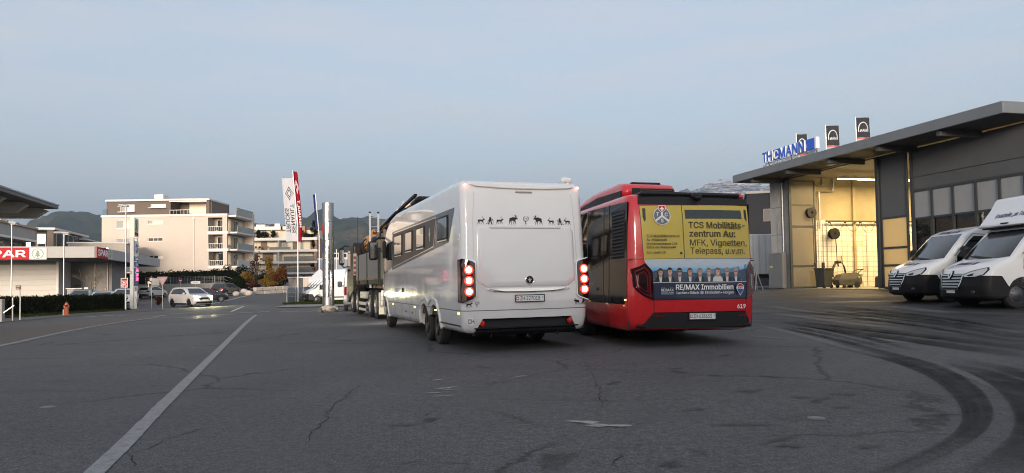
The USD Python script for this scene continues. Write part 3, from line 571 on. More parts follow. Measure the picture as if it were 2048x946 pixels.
def wheel(parent, x, y, z, r, w, rim, spokes=5, style='spoke', rimr=.62, steer=0.0):
    s = 1 if x > 0 else -1
    prof = [(r * rimr, -w / 2 + .015), (r * .80, -w / 2), (r * .93, -w / 2 + .012), (r, -w / 2 + .045), (r, w / 2 - .045), (r * .93, w / 2 - .012), (r * .80, w / 2), (r * rimr, w / 2 - .015)]
    def put(m):
        m = tm(m); m.apply_transform(trimesh.transformations.rotation_matrix(steer, [0, 0, 1])); m.apply_translation((x, y, z)); return m
    t = obj('wheel', put(lathe(prof + [prof[0]], 'x', 36)), RUBBER, parent, 30)
    q = r * rimr
    if style == 'spoke':
        ms = [lathe([(q, -w / 2 + .015), (q, w / 2 - .012), (q * .93, w / 2 - .012), (q * .88, w / 2 - .06), (q * .85, -w / 2 + .03), (0.001, -w / 2 + .03)], 'x', 36)]
        hub = lathe([(.001, w / 2 - .012), (q * .2, w / 2 - .012), (q * .24, w / 2 - .03), (q * .24, w / 2 - .08)], 'x', 20); ms.append(hub)
        for k in range(spokes):
            a = 2 * PI * k / spokes + .3
            b = bar((w / 2 - .035, .12 * q * math.cos(a), .12 * q * math.sin(a)), (w / 2 - .03, .92 * q * math.cos(a), .92 * q * math.sin(a)), q * .2, .03); ms.append(b)
        m = trimesh.util.concatenate(ms)
    else:
        ms = [lathe([(q, -w / 2 + .015), (q, w / 2 - .012), (q * .95, w / 2 - .012), (q * .9, w / 2 - .05), (q * .55, w / 2 - .03), (q * .4, w / 2 - .01), (.001, w / 2 - .005)], 'x', 36)]
        for k in range(10):
            a = 2 * PI * k / 10; c = trimesh.creation.cylinder(radius=q * .06, height=.03, sections=8); c.apply_transform(trimesh.transformations.rotation_matrix(PI / 2, [0, 1, 0])); c.apply_translation((w / 2 - .03, q * .68 * math.cos(a), q * .68 * math.sin(a))); ms.append(c)
        m = trimesh.util.concatenate(ms)
    if s < 0: m.apply_transform(trimesh.transformations.rotation_matrix(PI, [0, 0, 1]))
    obj('rim', put(m), rim, t, 30)
    return t
def plate(parent, text, o, ex, ey, w=.52, h=.115, mirrored=False):
    p = obj('number_plate', place(bx(-w / 2, w / 2, -h / 2, h / 2, -.012, .006, .003), o, ex, ey), PLATEW, parent)
    b = unary_union([sbox(-w / 2 - .012, -h / 2 - .012, w / 2 + .012, h / 2 + .012).difference(sbox(-w / 2 + .004, -h / 2 + .004, w / 2 - .004, h / 2 - .004))])
    obj('plate_frame', place(ext(b, .012, -.003), o, ex, ey), INK, p)
    obj('plate_text', place(cat_([txt(text, h * .64, w * .70, False, 'c', .003)]), np.asarray(o) + np.asarray(ey) * (-h * .31) + np.cross(ex, ey) * .006, ex, ey), INK, p)
    red = rrect(-w / 2 + .012, -.032, -w / 2 + .06, .03, .006); cr = unary_union([sbox(-w / 2 + .031, -.02, -w / 2 + .041, .02), sbox(-w / 2 + .018, -.006, -w / 2 + .054, .006)])
    colobj('plate_crest', [(place(ext(red, .003, .006), o, ex, ey), (.6, .02, .02)), (place(ext(cr, .002, .009), o, ex, ey), (.85, .85, .85)), (place(ext(sbox(w / 2 - .05, -.03, w / 2 - .02, .03), .003, .006), o, ex, ey), (.25, .45, .7)), (place(ext([(w / 2 - .05, .03), (w / 2 - .02, -.03), (w / 2 - .05, -.03)], .002, .009), o, ex, ey), (.85, .85, .85))], printmat(), p)
    return p
LAMP_RED = mat('lamp_red', (.22, .006, .006), .12, coat=.5)
LAMP_CLEAR = mat('lamp_clear', (.55, .56, .58), .08, metal=.3, coat=.8)
LAMP_AMBER = mat('lamp_amber', (.7, .2, .02), .2)

# ------------------------------------------------------------------ ordinary cars
def car(name, label, cat, loc, rotz, kind, paint, group=None, lights=False, rail=False, platetext=None, rim=None):
    t = thing(name, label, cat, loc, rotz, group)
    if kind == 'suv':
        L, W, H = 4.48, 1.84, 1.66
        prof = [(.10, .30), (.0, .48), (-.02, .75), (.05, 1.02), (.30, 1.32), (.62, 1.60), (.95, 1.65), (1.7, 1.67), (2.35, 1.63), (2.62, 1.57), (3.42, 1.10), (4.0, 1.01), (4.30, .90), (4.44, .74), (4.48, .5), (4.42, .3), (4.2, .22), (.4, .24)]
        win = [(.55, 1.10), (.88, 1.48), (1.7, 1.55), (2.3, 1.52), (2.62, 1.43), (3.15, 1.08)]; wr = .35; ax = (.82, 3.48); belt = 1.02
    elif kind == 'estate':
        L, W, H = 4.6, 1.78, 1.5
        prof = [(.10, .30), (.0, .45), (-.01, .72), (.05, .95), (.42, 1.40), (.75, 1.46), (1.7, 1.50), (2.4, 1.46), (2.62, 1.41), (3.42, .99), (4.1, .89), (4.42, .78), (4.56, .64), (4.6, .45), (4.52, .26), (4.3, .2), (.4, .22)]
        win = [(.45, 1.0), (.72, 1.36), (1.7, 1.41), (2.3, 1.38), (2.6, 1.3), (3.2, .97)]; wr = .32; ax = (.85, 3.6); belt = .92
    else:
        L, W, H = 4.1, 1.75, 1.47
        prof = [(.10, .30), (.0, .45), (-.01, .72), (.05, .98), (.30, 1.25), (.55, 1.42), (1.3, 1.48), (2.0, 1.45), (2.3, 1.38), (3.05, .98), (3.65, .90), (3.95, .78), (4.07, .62), (4.1, .45), (4.02, .26), (3.85, .2), (.4, .22)]
        win = [(.55, 1.0), (.80, 1.3), (1.3, 1.38), (1.95, 1.36), (2.25, 1.27), (2.85, .96)]; wr = .31; ax = (.72, 3.25); belt = .92
    def warp(V):
        V = V.copy(); k = np.clip((V[:, 2] - belt) / (H - belt), 0, 1.1); e = np.abs(V[:, 0]) / (W / 2)
        V[:, 0] *= 1 - .20 * k - .05 * np.clip((.55 - V[:, 2]) / .4, 0, 1)
        f = np.clip((V[:, 1] - (L - .9)) / .9, 0, 1); b = np.clip((.7 - V[:, 1]) / .7, 0, 1)
        V[:, 1] += -.30 * f * e ** 2.2 + .20 * b * e ** 2.2
        V[:, 0] *= 1 - .04 * f - .03 * b; return V
    B = loft(prof, W, .09, 4); B = arch_cut(B, W, [(ax[0], wr * .98, wr * 1.15), (ax[1], wr * .98, wr * 1.15)], .3)
    obj('body', warped(B, warp, .22), paint, t, 38)
    fz = [(q[1], q[0]) for q in prof if q[0] > L * .5][::-1]; fz = sorted(fz); rz = sorted([(q[1], q[0]) for q in prof if q[0] < L * .3])
    wi = [i for i, q in enumerate(prof) if q[0] < L * .62 and q[1] > H - .12][-1]; (yt, zt), (yb, zb) = prof[wi], prof[wi + 1]
    obj('windscreen', end_panel([(-W * .36, zt - .02), (W * .36, zt - .02), (W * .44, zb + .02), (-W * .44, zb + .02)], [(zb, yb), (zt, yt)], 1, warp, .012), CARGLASS, t, 30)
    r0 = [q for q in prof if q[0] < L * .2 and q[1] > belt - .05][:3]
    obj('rear_window', end_panel([(-W * .38, belt + .1), (W * .38, belt + .1), (W * .33, H - .16), (-W * .33, H - .16)], rz, -1, warp, .014), CARGLASS, t, 30)
    for s in (-1, 1):
        obj('side_window', side_panel(win, W, s, warp, .006), CARGLASS, t, 30)
        obj('window_pillar', side_panel([(L * .44, belt + .08), (L * .44, H - .12), (L * .455, H - .12), (L * .455, belt + .08)], W, s, warp, .012), PLASTIC, t)
        for y in ax: wheel(t, s * (W / 2 - .12), y, wr, wr, .21, rim or ALLOY)
        obj('sill', side_panel([(ax[0] + wr * 1.2, .24), (ax[1] - wr * 1.2, .24), (ax[1] - wr * 1.2, .34), (ax[0] + wr * 1.2, .34)], W, s, warp, .012), PLASTIC, t)
        obj('mirror', warped(bx(s * (W / 2 + .02), s * (W / 2 + .2), L * .64, L * .64 + .12, belt + .04, belt + .19, .03), lambda V: V, 1), paint, t)
        obj('headlight', end_panel(affinity.scale(Polygon([(.48, .72), (.88, .80), (.90, .92), (.55, .84)]), s, H / 1.6, origin=(0, 0)), fz, 1, warp, .014), LAMP_CLEAR, t, 30)
        hl = np.array([[s * .68, np.interp(.79 * H / 1.6, [q[0] for q in fz], [q[1] for q in fz]) + .03, .79 * H / 1.6]]); hl = warp(hl)[0]
        if lights: obj('lamp', trimesh.creation.icosphere(2, .11).apply_translation(hl + [0, .02, 0]), glow('car_headlamp', (1.0, .90, .48), 200.0), t)
        obj('tail_light', end_panel(affinity.scale(Polygon([(.50, .84), (.88, .82), (.88, 1.0), (.55, .98)]), s, H / 1.6, origin=(0, 0)), rz, -1, warp, .014), LAMP_RED, t, 30)
        if rail: obj('roof_rail', warped(tube([(s * W * .44, .9, H - .02), (s * W * .44, 1.1, H + .05), (s * W * .44, 2.2, H + .04), (s * W * .44, 2.5, H - .06)], .018, 6), warp, .4), STEEL, t)
    obj('grille', end_panel([(-.5, .58 * H / 1.6), (.5, .58 * H / 1.6), (.55, .78 * H / 1.6), (-.55, .78 * H / 1.6)], fz, 1, warp, .01), PLASTIC, t, 30)
    obj('bumper', [end_panel([(-.8, .3), (.8, .3), (.7, .47), (-.7, .47)], fz, 1, warp, .012), end_panel([(-.78, .32), (.78, .32), (.72, .5), (-.72, .5)], rz, -1, warp, .012)], PLASTIC, t, 30)
    obj('underbody', bx(-W / 2 + .2, W / 2 - .2, .3, L - .35, .2, .5), PLASTIC, t)
    for sgn, zy, y in ((1, fz, L), (-1, rz, 0)):
        obj('number_plate', end_panel([(-.26, .52), (.26, .52), (.26, .63), (-.26, .63)], zy, sgn, warp, .02), PLATEW, t)
    return t

# ------------------------------------------------------------------ delivery van
def van(name, label, loc, rotz, paint, group=None, signs=False, box=False, detail=True):
    t = thing(name, label, 'van', loc, rotz, group)
    L, W, H = 5.5, 2.07, 2.42
    prof = [(.05, .42), (.0, .6), (0, 2.3), (.06, 2.46), (.22, 2.53), (2.6, 2.53), (3.2, 2.48), (3.62, 2.38), (3.86, 2.26), (4.72, 1.40), (5.1, 1.25), (5.34, 1.12), (5.45, .95), (5.5, .6), (5.47, .32), (5.3, .24), (.3, .32)]
    def warp(V):
        V = V.copy(); k = np.clip((V[:, 2] - 1.2) / 1.2, 0, 1.1); e = np.minimum(np.abs(V[:, 0]) / (W / 2), 1.05)
        V[:, 0] *= 1 - .10 * k ** 1.3; V[:, 2] *= .9
        f = np.clip((V[:, 1] - 3.9) / 1.6, 0, 1)
        V[:, 1] += -.34 * f * e ** 2.6; V[:, 0] *= 1 - .06 * f ** 2
        return V
    ax = (1.0, 4.45); wr = .35
    B = loft(prof, W, .10, 4)
    B = arch_cut(B, W, [(ax[0], wr / .9, .47), (ax[1], wr / .9, .48)], .36)
    low = man(prism_x([(4.70, -.1), (4.70, .42), (4.92, .66), (5.08, .90), (6, .93), (6, -.1)], -2, 2))
    obj('body', warped(B - low, warp, .2), paint, t, 38)
    obj('bumper', warped(B ^ low, warp, .15), PLASTIC, t, 38)
    fz = sorted([(q[1], q[0]) for q in prof if q[0] > 3.6])
    fzs = [(.24, 5.3), (.32, 5.47), (.6, 5.5), (.95, 5.45), (1.12, 5.34), (1.25, 5.1), (1.40, 4.72), (2.26, 3.86), (2.38, 3.62)]
    obj('windscreen', end_panel(Polygon([(-.80, 2.22), (.80, 2.22), (.93, 1.44), (.6, 1.40), (-.6, 1.40), (-.93, 1.44)]), fzs, 1, warp, .01, length=.15), GLASS if signs else CARGLASS, t, 30)
    for s in (-1, 1):
        obj('door_window', side_panel(Polygon([(3.30, 1.38), (3.30, 2.12), (3.72, 2.13), (4.34, 1.50), (4.36, 1.30), (4.0, 1.30)]), W, s, warp, .006), GLASS if signs else CARGLASS, t, 30)
        if detail:
            obj('door_seam', [side_panel(LineString([(4.40, 1.36), (4.42, 1.1), (4.32, .86), (4.18, .76)]).buffer(.009), W, s, warp, .003), side_panel(LineString([(3.22, .40), (3.22, 2.16), (3.74, 2.20), (4.42, 1.50)]).buffer(.009), W, s, warp, .003)], INK, t)
            obj('door_handle', side_panel(rrect(3.32, 1.08, 3.52, 1.13, .02), W, s, warp, .02), PLASTIC, t)
            obj('side_moulding', side_panel([(1.5, .52), (3.95, .52), (3.95, .64), (1.5, .64)], W, s, warp, .014), PLASTIC, t)
        m = bx(s * (W / 2 + .10), s * (W / 2 + .36), 4.14, 4.26, 1.28, 1.62, .05)
        mi = obj('mirror', cat_([m, bar((s * W * .47, 4.2, 1.36), (s * (W / 2 + .15), 4.2, 1.34), .06, .06)]), PLASTIC, t)
        obj('mirror_glass', bx(s * (W / 2 + .13), s * (W / 2 + .33), 4.13, 4.138, 1.31, 1.59), CHROME, mi)
        for y in ax: wheel(t, s * (W / 2 - .14), y, wr, wr, .22, mat('steel_rim', (.10, .10, .11), .4, metal=.7, nscale=4, namt=.2), style='steel')
        hd = affinity.scale(Polygon([(.44, .93), (.60, 1.02), (.93, 1.13), (.965, 1.08), (.93, .95), (.78, .895), (.52, .885)]), s, 1, origin=(0, 0))
        h = obj('headlight', end_panel(hd, fzs, 1, warp, .016, length=.1), LAMP_CLEAR, t, 30)
        obj('headlight_rim', end_panel(hd.buffer(.018).difference(hd), fzs, 1, warp, .02, length=.1), PLASTIC, h)
        obj('lamp_reflector', end_panel(affinity.scale(Polygon([(.56, .93), (.72, .99), (.72, .92), (.62, .905)]), s, 1, origin=(0, 0)), fzs, 1, warp, .022, length=.1), PLASTIC, h)
        obj('fog_light', end_panel(affinity.scale(disc(.72, .47, .045, 16), s, 1, origin=(0, 0)), fzs, 1, warp, .012), CHROME, t)
        obj('tail_light', end_panel(affinity.scale(sbox(.86, .95, .99, 1.45), s, 1, origin=(0, 0)), [(0, 0), (3, 0)], -1, warp, .014), LAMP_RED, t)
        obj('wiper', end_panel(LineString([(s * .1 - .35, 1.415), (s * .1 + .42, 1.50)]).buffer(.012), fzs, 1, warp, .03), PLASTIC, t)
    g = obj('grille', end_panel(Polygon([(-.46, .98), (.46, .98), (.40, .72), (.30, .52), (-.30, .52), (-.40, .72)]), fzs, 1, warp, .012, length=.1), PLASTIC, t, 30)
    for z, w_ in ((.945, .44), (.86, .43), (.775, .40), (.69, .36), (.605, .32), (.535, .28)):
        obj('chrome_bar', end_panel(rrect(-w_, z - .010, w_, z + .010, .009), fzs, 1, warp, .03, length=.08), CHROME, g)
    for s in (-1, 1): obj('grille_frame', end_panel(LineString([(s * .47, .98), (s * .41, .72), (s * .31, .51)]).buffer(.012), fzs, 1, warp, .032, length=.1), CHROME, g)
    dia = Polygon([(0, .115), (.085, 0), (0, -.115), (-.085, 0)]); dia2 = Polygon([(0, .06), (.04, 0), (0, -.06), (-.04, 0)])
    e = obj('emblem', end_panel(affinity.translate(dia.buffer(.006), 0, .95), fzs, 1, warp, .045, length=.06), PLASTIC, t)
    obj('emblem_diamond', end_panel(affinity.translate(dia.difference(dia2), 0, .95), fzs, 1, warp, .058, length=.06), CHROME, e)
    obj('number_plate', end_panel([(-.17, .43), (.17, .43), (.17, .51), (-.17, .51)], fzs, 1, warp, .02), PLATEW, t)
    obj('underbody', bx(-W / 2 + .25, W / 2 - .25, .4, L - .5, .22, .6), PLASTIC, t)
    if signs:
        def hood_txt(text, h, z0, w, dz=0, xo=0):
            m = txt(text, h, w, True, 'c', 1.0); v, f = np.array(m.vertices), np.array(m.faces); v[:, 0] = v[:, 0] + xo
            zz = np.array([q[0] for q in fzs]); yy = np.array([q[1] for q in fzs]); z = z0 + v[:, 1]
            P = np.column_stack([-v[:, 0], np.interp(z, zz, yy) + .006 + .006 * v[:, 2], z + .004]); mm = trimesh.Trimesh(P, f, process=False)
            if mm.volume < 0: mm.invert()
            mm.vertices = warp(P); return mm
        NAVY = mat('navy_ink', (.02, .03, .10), .4)
        obj('lettering', hood_txt('thomann', .075, 1.235, .56, xo=-.05), NAVY, t)
        obj('lettering', hood_txt('Ersatzteile „on Tour“', .085 if not box else .01, 2.272, 1.15), NAVY, t) if not box else None
        obj('lettering_mark', end_panel(sbox(-.42, 1.235, -.30, 1.30), fzs, 1, warp, .012), NAVY, t)
        for s in (-1, 1):
            m = txt('thomann', .11, .62, True, 'l', .004)
            o = (s * W / 2 + s * .005, 4.02 if s < 0 else 3.40, 1.02)
            # reads front to back on the left side, back to front on the right
            mm = place(m, (0, 0, 0), (0, -1, 0) if s < 0 else (0, 1, 0), (0, 0, 1)); mm.apply_translation(o); mm.vertices = warp(np.array(mm.vertices)); mm.apply_translation((s * .002, 0, 0))
            obj('lettering', mm, NAVY, t)
    if box:
        bw = 2.18
        P = [(3.98, 2.10), (4.06, 2.13), (3.96, 2.22), (3.66, 2.62), (3.54, 2.84), (3.48, 2.90), (3.36, 2.93), (.0, 2.93), (0, 2.15), (3.6, 2.15)]
        obj('roof_box', loft(P, bw, .07, 4), paint, t, 38)
        zy = [(2.13, 4.06), (2.22, 3.96), (2.62, 3.66), (2.84, 3.54)]
        m = txt('Ersatzteile „on Tour“', .11, 1.2, False, 'c', 1.0); v = np.array(m.vertices); z = 2.36 + v[:, 1]; P = np.column_stack([-v[:, 0], np.interp(z, [q[0] for q in zy], [q[1] for q in zy]) + .004 + .006 * v[:, 2], z])
        mm = trimesh.Trimesh(P, m.faces, process=False); mm.invert() if mm.volume < 0 else None
        obj('lettering', mm, mat('navy_ink', (.02, .03, .10), .4), t)
        obj('marker_lamp', bx(-.12, .12, 3.99, 4.06, 2.17, 2.20, .008), PLASTIC, t)
        obj('box_seam', bx(-bw / 2 + .1, bw / 2 - .1, .2, 3.95, 2.07, 2.11), PLASTIC, t)
    return t
# ------------------------------------------------------------------ animal stickers: outlines about 1 unit long, walking to the right
def limb(pts, w): 
    a = []
    for i in range(len(pts) - 1):
        a.append(unary_union([Point(pts[i]).buffer(w[i], 4), Point(pts[i + 1]).buffer(w[i + 1], 4)]).convex_hull)
    return unary_union(a)
def moose():
    body = Polygon([(-.36, .58), (-.30, .70), (-.10, .72), (.05, .80), (.18, .78), (.30, .74), (.36, .80), (.44, .78), (.56, .68), (.60, .60), (.55, .57), (.44, .62), (.36, .58), (.30, .50), (.22, .42), (.05, .42), (-.15, .44), (-.30, .42)])
    beard = Polygon([(.36, .6), (.39, .48), (.42, .6)])
    ant = unary_union([Polygon([(.36, .80), (.28, .88), (.22, 1.02), (.30, .98), (.33, 1.06), (.38, .96), (.40, .82)]), limb([(.42, .80), (.52, .90), (.50, .98)], [.02, .02, .012]), limb([(.52, .90), (.58, .94)], [.015, .01])])
    legs = [limb([(-.28, .5), (-.36, .30), (-.34, .22), (-.46, .0)], [.09, .045, .03, .02]), limb([(-.20, .5), (-.18, .28), (-.16, .2), (-.14, .0)], [.09, .045, .03, .02]), limb([(.18, .5), (.14, .25), (.10, .0)], [.08, .035, .02]), limb([(.24, .48), (.34, .26), (.36, .0)], [.07, .035, .02])]
    return unary_union([body.buffer(.02), beard, ant] + legs)
def reindeer():
    body = Polygon([(-.36, .50), (-.32, .60), (0, .60), (.20, .58), (.32, .66), (.40, .72), (.50, .70), (.58, .62), (.54, .59), (.44, .60), (.34, .48), (.2, .40), (-.05, .42), (-.28, .40)])
    ant = unary_union([limb([(.40, .72), (.30, .80), (.22, .92), (.26, 1.02)], [.016] * 4), limb([(.24, .88), (.16, .90)], [.012] * 2), limb([(.36, .75), (.42, .86)], [.012] * 2), limb([(.26, 1.0), (.34, 1.02)], [.012] * 2)])
    legs = [limb([(-.28, .45), (-.34, .25), (-.48, .02)], [.07, .03, .014]), limb([(-.22, .45), (-.18, .22), (-.10, .04)], [.06, .03, .014]), limb([(.2, .45), (.18, .22), (.06, .02)], [.05, .025, .014]), limb([(.24, .45), (.36, .24), (.42, .02)], [.05, .025, .014])]
    return unary_union([body.buffer(.015), ant] + legs)
def gnome():
    return unary_union([Point(0, .82).buffer(.15), Polygon([(-.12, .9), (.02, 1.0), (.16, .9), (.1, .8)]), Point(.15, .80).buffer(.05), Polygon([(-.18, .40), (-.15, .70), (.12, .72), (.16, .42)]), limb([(.08, .64), (.26, .56), (.34, .68)], [.06, .05, .045]), limb([(-.1, .62), (-.24, .5)], [.06, .045]),
                        limb([(-.1, .45), (-.18, .22), (-.26, .06), (-.14, .04)], [.09, .07, .05, .045]), limb([(.08, .45), (.18, .24), (.14, .05), (.28, .04)], [.09, .07, .05, .045]), limb([(.38, .70), (.42, .3), (.40, .0)], [.016, .014, .012]), limb([(-.24, .5), (-.4, .3), (-.42, .16)], [.014] * 3), Point(-.48, .10).buffer(.075)])
def curl():
    ring = Point(0, .65).buffer(.30).difference(Point(.02, .66).buffer(.26)).difference(sbox(-.02, .86, .12, 1.1))
    dots = unary_union([limb([(-.12, .62), (-.04, .72), (-.14, .78)], [.02] * 3), limb([(.06, .56), (.14, .66), (.06, .76)], [.02] * 3), limb([(-.1, .48), (.05, .46)], [.018] * 2)])
    return unary_union([ring, dots, limb([(.28, .9), (.36, .74), (.32, .5)], [.022, .03, .01]), limb([(0, .40), (-.02, .2), (-.14, .02)], [.03, .03, .016]), limb([(0, .38), (.02, .2), (.04, .02)], [.03, .025, .016])])

# ------------------------------------------------------------------ the motorhome
MH_YAW = math.radians(19.5)
def make_motorhome():
    W = 2.5; c, s_ = math.cos(MH_YAW), math.sin(MH_YAW)
    loc = np.array([-.89 + 1.25 * c, 12.77 + 1.25 * s_, .05])
    t = thing('motorhome', 'large white motorhome with animal silhouettes across its tail and lit red lamps', 'motorhome', loc, MH_YAW, roll=.004, pitch=.004)
    H = 3.12
    prof = [(.12, .36), (.05, .44), (.01, .62), (.0, .92), (.02, 1.5), (.08, 2.3), (.14, 2.96), (.19, 3.11), (.30, 3.175), (.55, 3.20), (6.9, 3.19), (7.7, 3.10), (8.3, 2.90), (8.75, 2.62), (9.05, 2.30), (9.55, 1.62), (9.75, 1.35), (9.85, 1.0), (9.85, .6), (9.78, .38), (9.6, .30), (.4, .34)]
    def warp(V):
        V = V.copy(); k = np.clip((V[:, 2] - 1.0) / 2.1, 0, 1)
        e = np.minimum(np.abs(V[:, 0]) / 1.25, 1.05); f = np.clip((V[:, 1] - 8.4) / 1.4, 0, 1); lo = np.clip((.9 - V[:, 2]) / .55, 0, 1)
        V[:, 0] *= 1 - .028 * k - .10 * f * f - .035 * lo ** 2
        V[:, 1] -= .30 * f * e ** 3
        b = np.clip((.8 - V[:, 1]) / .8, 0, 1); V[:, 1] += .05 * b * e ** 4
        return V
    B = loft(prof, W, .13, 6)
    B = arch_cut(B, W, [(2.31, .36, .47), (3.28, .36, .47), (8.55, .38, .52)], .45)
    B = B - mbox(-2, -1.25 + .45, 2.31, 3.28, -.2, .6) - mbox(1.25 - .45, 2, 2.31, 3.28, -.2, .6)
    # black diffuser let into the tail
    dif = man(place(ext([(-.88, .62), (.88, .62), (1.09, .30), (-1.09, .30)], .35), (0, .30, 0), (1, 0, 0), (0, 0, 1)))
    B = B - dif
    g0, g1 = .762, .774
    up = B - mbox(-3, 3, -3, 12, -1, g1); dn = B - mbox(-3, 3, -3, 12, g0, 5)
    obj('body', warped(up, warp, .16), WHITE_MH, t, 40)
    sk = obj('skirt', warped(dn, warp, .16), WHITE_MH, t, 40)
    obj('inner_floor', bx(-1.19, 1.19, .2, 9.3, .60, .9), PLASTIC, t)
    obj('inner_floor', bx(-.80, .80, .35, 9.3, .30, .62), PLASTIC, t)
    for s in (-1, 1): obj('wheel_housing', bx(s * .76, s * .80, 1.7, 4.1, .3, .9), PLASTIC, t)
    yr = lambda z: float(np.interp(z, [.36, .44, .62, .92, 1.5, 2.3, 2.96, 3.11], [.12, .05, .01, 0, .02, .08, .14, .19]))
    RZ = [(z, yr(z)) for z in (.36, .44, .62, .92, 1.2, 1.5, 1.9, 2.3, 2.6, 2.96, 3.11)]
    idw = lambda V: V
    # diffuser
    d = obj('diffuser', warped(prism_x([(.14, .60), (.10, .42), (.06, .38), (.2, .30), (.35, .30), (.35, .60)], -.99, .99), idw, .5), PLASTIC, t)
    obj('diffuser_step', bx(-1.03, 1.03, .035, .12, .43, .455, .01), PLASTIC, t)
    for x in (-.87, .87):
        r = obj('reflector', lathe([(.001, .02), (.045, .018), (.055, .008), (.058, -.02)], 'y', 24).apply_transform(trimesh.transformations.rotation_matrix(PI, [0, 0, 1])).apply_translation((x, .075, .535)), mat('reflector_red', (.55, .012, .01), .15, coat=.6), t, 30)
    # raised middle panel, its upper slot, and the roof lip
    panel = Polygon([(-.98, 1.30), (-.80, 1.185), (.80, 1.185), (.98, 1.30), (.99, 2.2), (.93, 2.32), (-.93, 2.32), (-.99, 2.2)])
    def raised(poly, h, b):
        ms = [end_panel(poly.buffer(-b * (1 - math.cos(a)) - .0), RZ, -1, warp, h * math.sin(a) if a > 0 else .001, .02, .12) for a in (0.35, .8, PI / 2)]
        return trimesh.util.concatenate(ms)
    def dome_panel(poly, h, b, name, m=WHITE_MH):
        # one surface: outline, bevel rings, flat top
        rings = [(0.0, 0.0), (.12, .5), (.35, .82), (.65, .96), (1.0, 1.0)]
        base = np.array(poly.simplify(.001).segmentize(.12).exterior.coords)[:-1]; n = len(base)
        if Polygon(base).exterior.is_ccw is False: base = base[::-1]
        V, F = [], []
        for f_, hh in rings:
            Q = _inset(base, b * f_)
            V += [(q[0], yr(q[1]) - .0006 - h * hh, q[1]) for q in Q]
        for k in range(len(rings) - 1):
            for j in range(n):
                a_, b_, c_, d_ = k * n + j, k * n + (j + 1) % n, (k + 1) * n + (j + 1) % n, (k + 1) * n + j; F += [(a_, b_, c_), (a_, c_, d_)]
        ring = np.array([(v[0], v[2]) for v in V[-n:]]); tt = mapbox_earcut.triangulate_float64(np.ascontiguousarray(ring), np.array([n], np.uint32)).reshape(-1, 3) + (len(rings) - 1) * n
        F += [tuple(q) for q in tt]
        v, f = trimesh.remesh.subdivide_to_size(np.array(V), np.array(F), .25, max_iter=10)
        mm = trimesh.Trimesh(v, f, process=False)
        if (mm.face_normals[:, 1] * mm.area_faces).sum() > 0: mm.invert()
        mm.vertices = warp(mm.vertices); return obj(name, mm, m, t, 40)
    tg = dome_panel(panel, .028, .10, 'tail_panel')
    dome_panel(Polygon([(-.70, 2.275), (-.72, 2.30), (-.68, 2.325), (.68, 2.325), (.72, 2.30), (.70, 2.275)]).buffer(.012), .05, .03, 'panel_ledge')
    lip = [(-1.08, 3.09), (-.9, 3.10), (0, 3.105), (.9, 3.10), (1.08, 3.09), (.95, 3.045), (.5, 3.02), (0, 3.012), (-.5, 3.02), (-.95, 3.045)]
    dome_panel(Polygon(lip), .05, .03, 'roof_lip')
    bl = obj('brake_lamp', end_panel(rrect(-.17, 2.945, .17, 2.975, .012), RZ, -1, warp, .012), mat('brake_lens', (.23, .19, .18), .2, coat=.5), t)
    # three-lamp clusters wrapping the corners
    RINGG = glow('tail_lamp_red', (1.0, .035, .02), 3.2); COREG = glow('tail_lamp_core', (1.0, .62, .46), 8.0)
    for s in (-1, 1):
        pod = affinity.scale(Polygon([(1.02, 1.035), (1.02, 1.62), (1.06, 1.655), (1.22, 1.70), (1.262, 1.70), (1.262, .93), (1.22, .945), (1.06, 1.0)]).buffer(.012), s, 1, origin=(0, 0))
        m = ext(pod, .30); m = warped(man(place(m, (0, .26, 0), (1, 0, 0), (0, 0, 1))), lambda V: V, .1)
        V = m.vertices; back = V[:, 1] < .0; V[:, 1] = np.where(back, np.array([yr(z) for z in V[:, 2]]) - .024 + .10 * np.clip((np.abs(V[:, 0]) - 1.13) / .13, 0, 1) ** 2, V[:, 1]); m.vertices = V
        p = obj('tail_lamp', m, mat('lamp_housing', (.03, .006, .007), .08, coat=.6), t, 40)
        obj('lamp_trim', end_panel(pod.buffer(.014).difference(pod.buffer(.001)).intersection(sbox(min(s * .9, s * 1.235), .8, max(s * .9, s * 1.235), 2)), RZ, -1, idw, .02), CHROME, p)
        for z in (1.51, 1.315, 1.12):
            o = np.array([s * 1.14, yr(z) - .045, z])
            rg = trimesh.creation.torus(.070, .014, major_sections=32, minor_sections=10); rg.apply_transform(trimesh.transformations.rotation_matrix(PI / 2, [1, 0, 0])); rg.apply_translation(o)
            obj('lamp_ring', rg, RINGG, p, 40)
            obj('lamp_lens', lathe([(.001, .014), (.04, .012), (.056, .004), (.06, -.01)], 'y', 24).apply_transform(trimesh.transformations.rotation_matrix(PI, [0, 0, 1])).apply_translation(o), COREG, p, 30)
        mk = obj('marker_lamp', trimesh.creation.icosphere(2, .028).apply_translation((s * 1.13, yr(3.08) + .0, 3.075)), glow('marker_red', (1.0, .16, .13), 5.0), t)
    obj('tail_seam', [end_panel(LineString([(s * 1.035, 1.70), (s * 1.03, 2.4), (s * 1.0, 2.95)]).buffer(.003), RZ, -1, warp, .002) for s in (-1, 1)], mat('seam_pale', (.42, .42, .42), .5), t)
    # badge, chrome bar, plate
    o = np.array([.03, yr(1.31) - .026, 1.31])
    def toward(m): m.apply_transform(trimesh.transformations.rotation_matrix(PI, [0, 0, 1])); return m
    bd = obj('badge', toward(lathe([(.001, .016), (.07, .014), (.072, .006), (.072, -.02)], 'y', 32)).apply_translation(o), PLASTIC, t, 30)
    tor = trimesh.creation.torus(.076, .008, major_sections=36, minor_sections=8); tor.apply_transform(trimesh.transformations.rotation_matrix(PI / 2, [1, 0, 0])); tor.apply_translation(o + [0, -.008, 0]); obj('badge_rim', tor, CHROME, bd, 40)
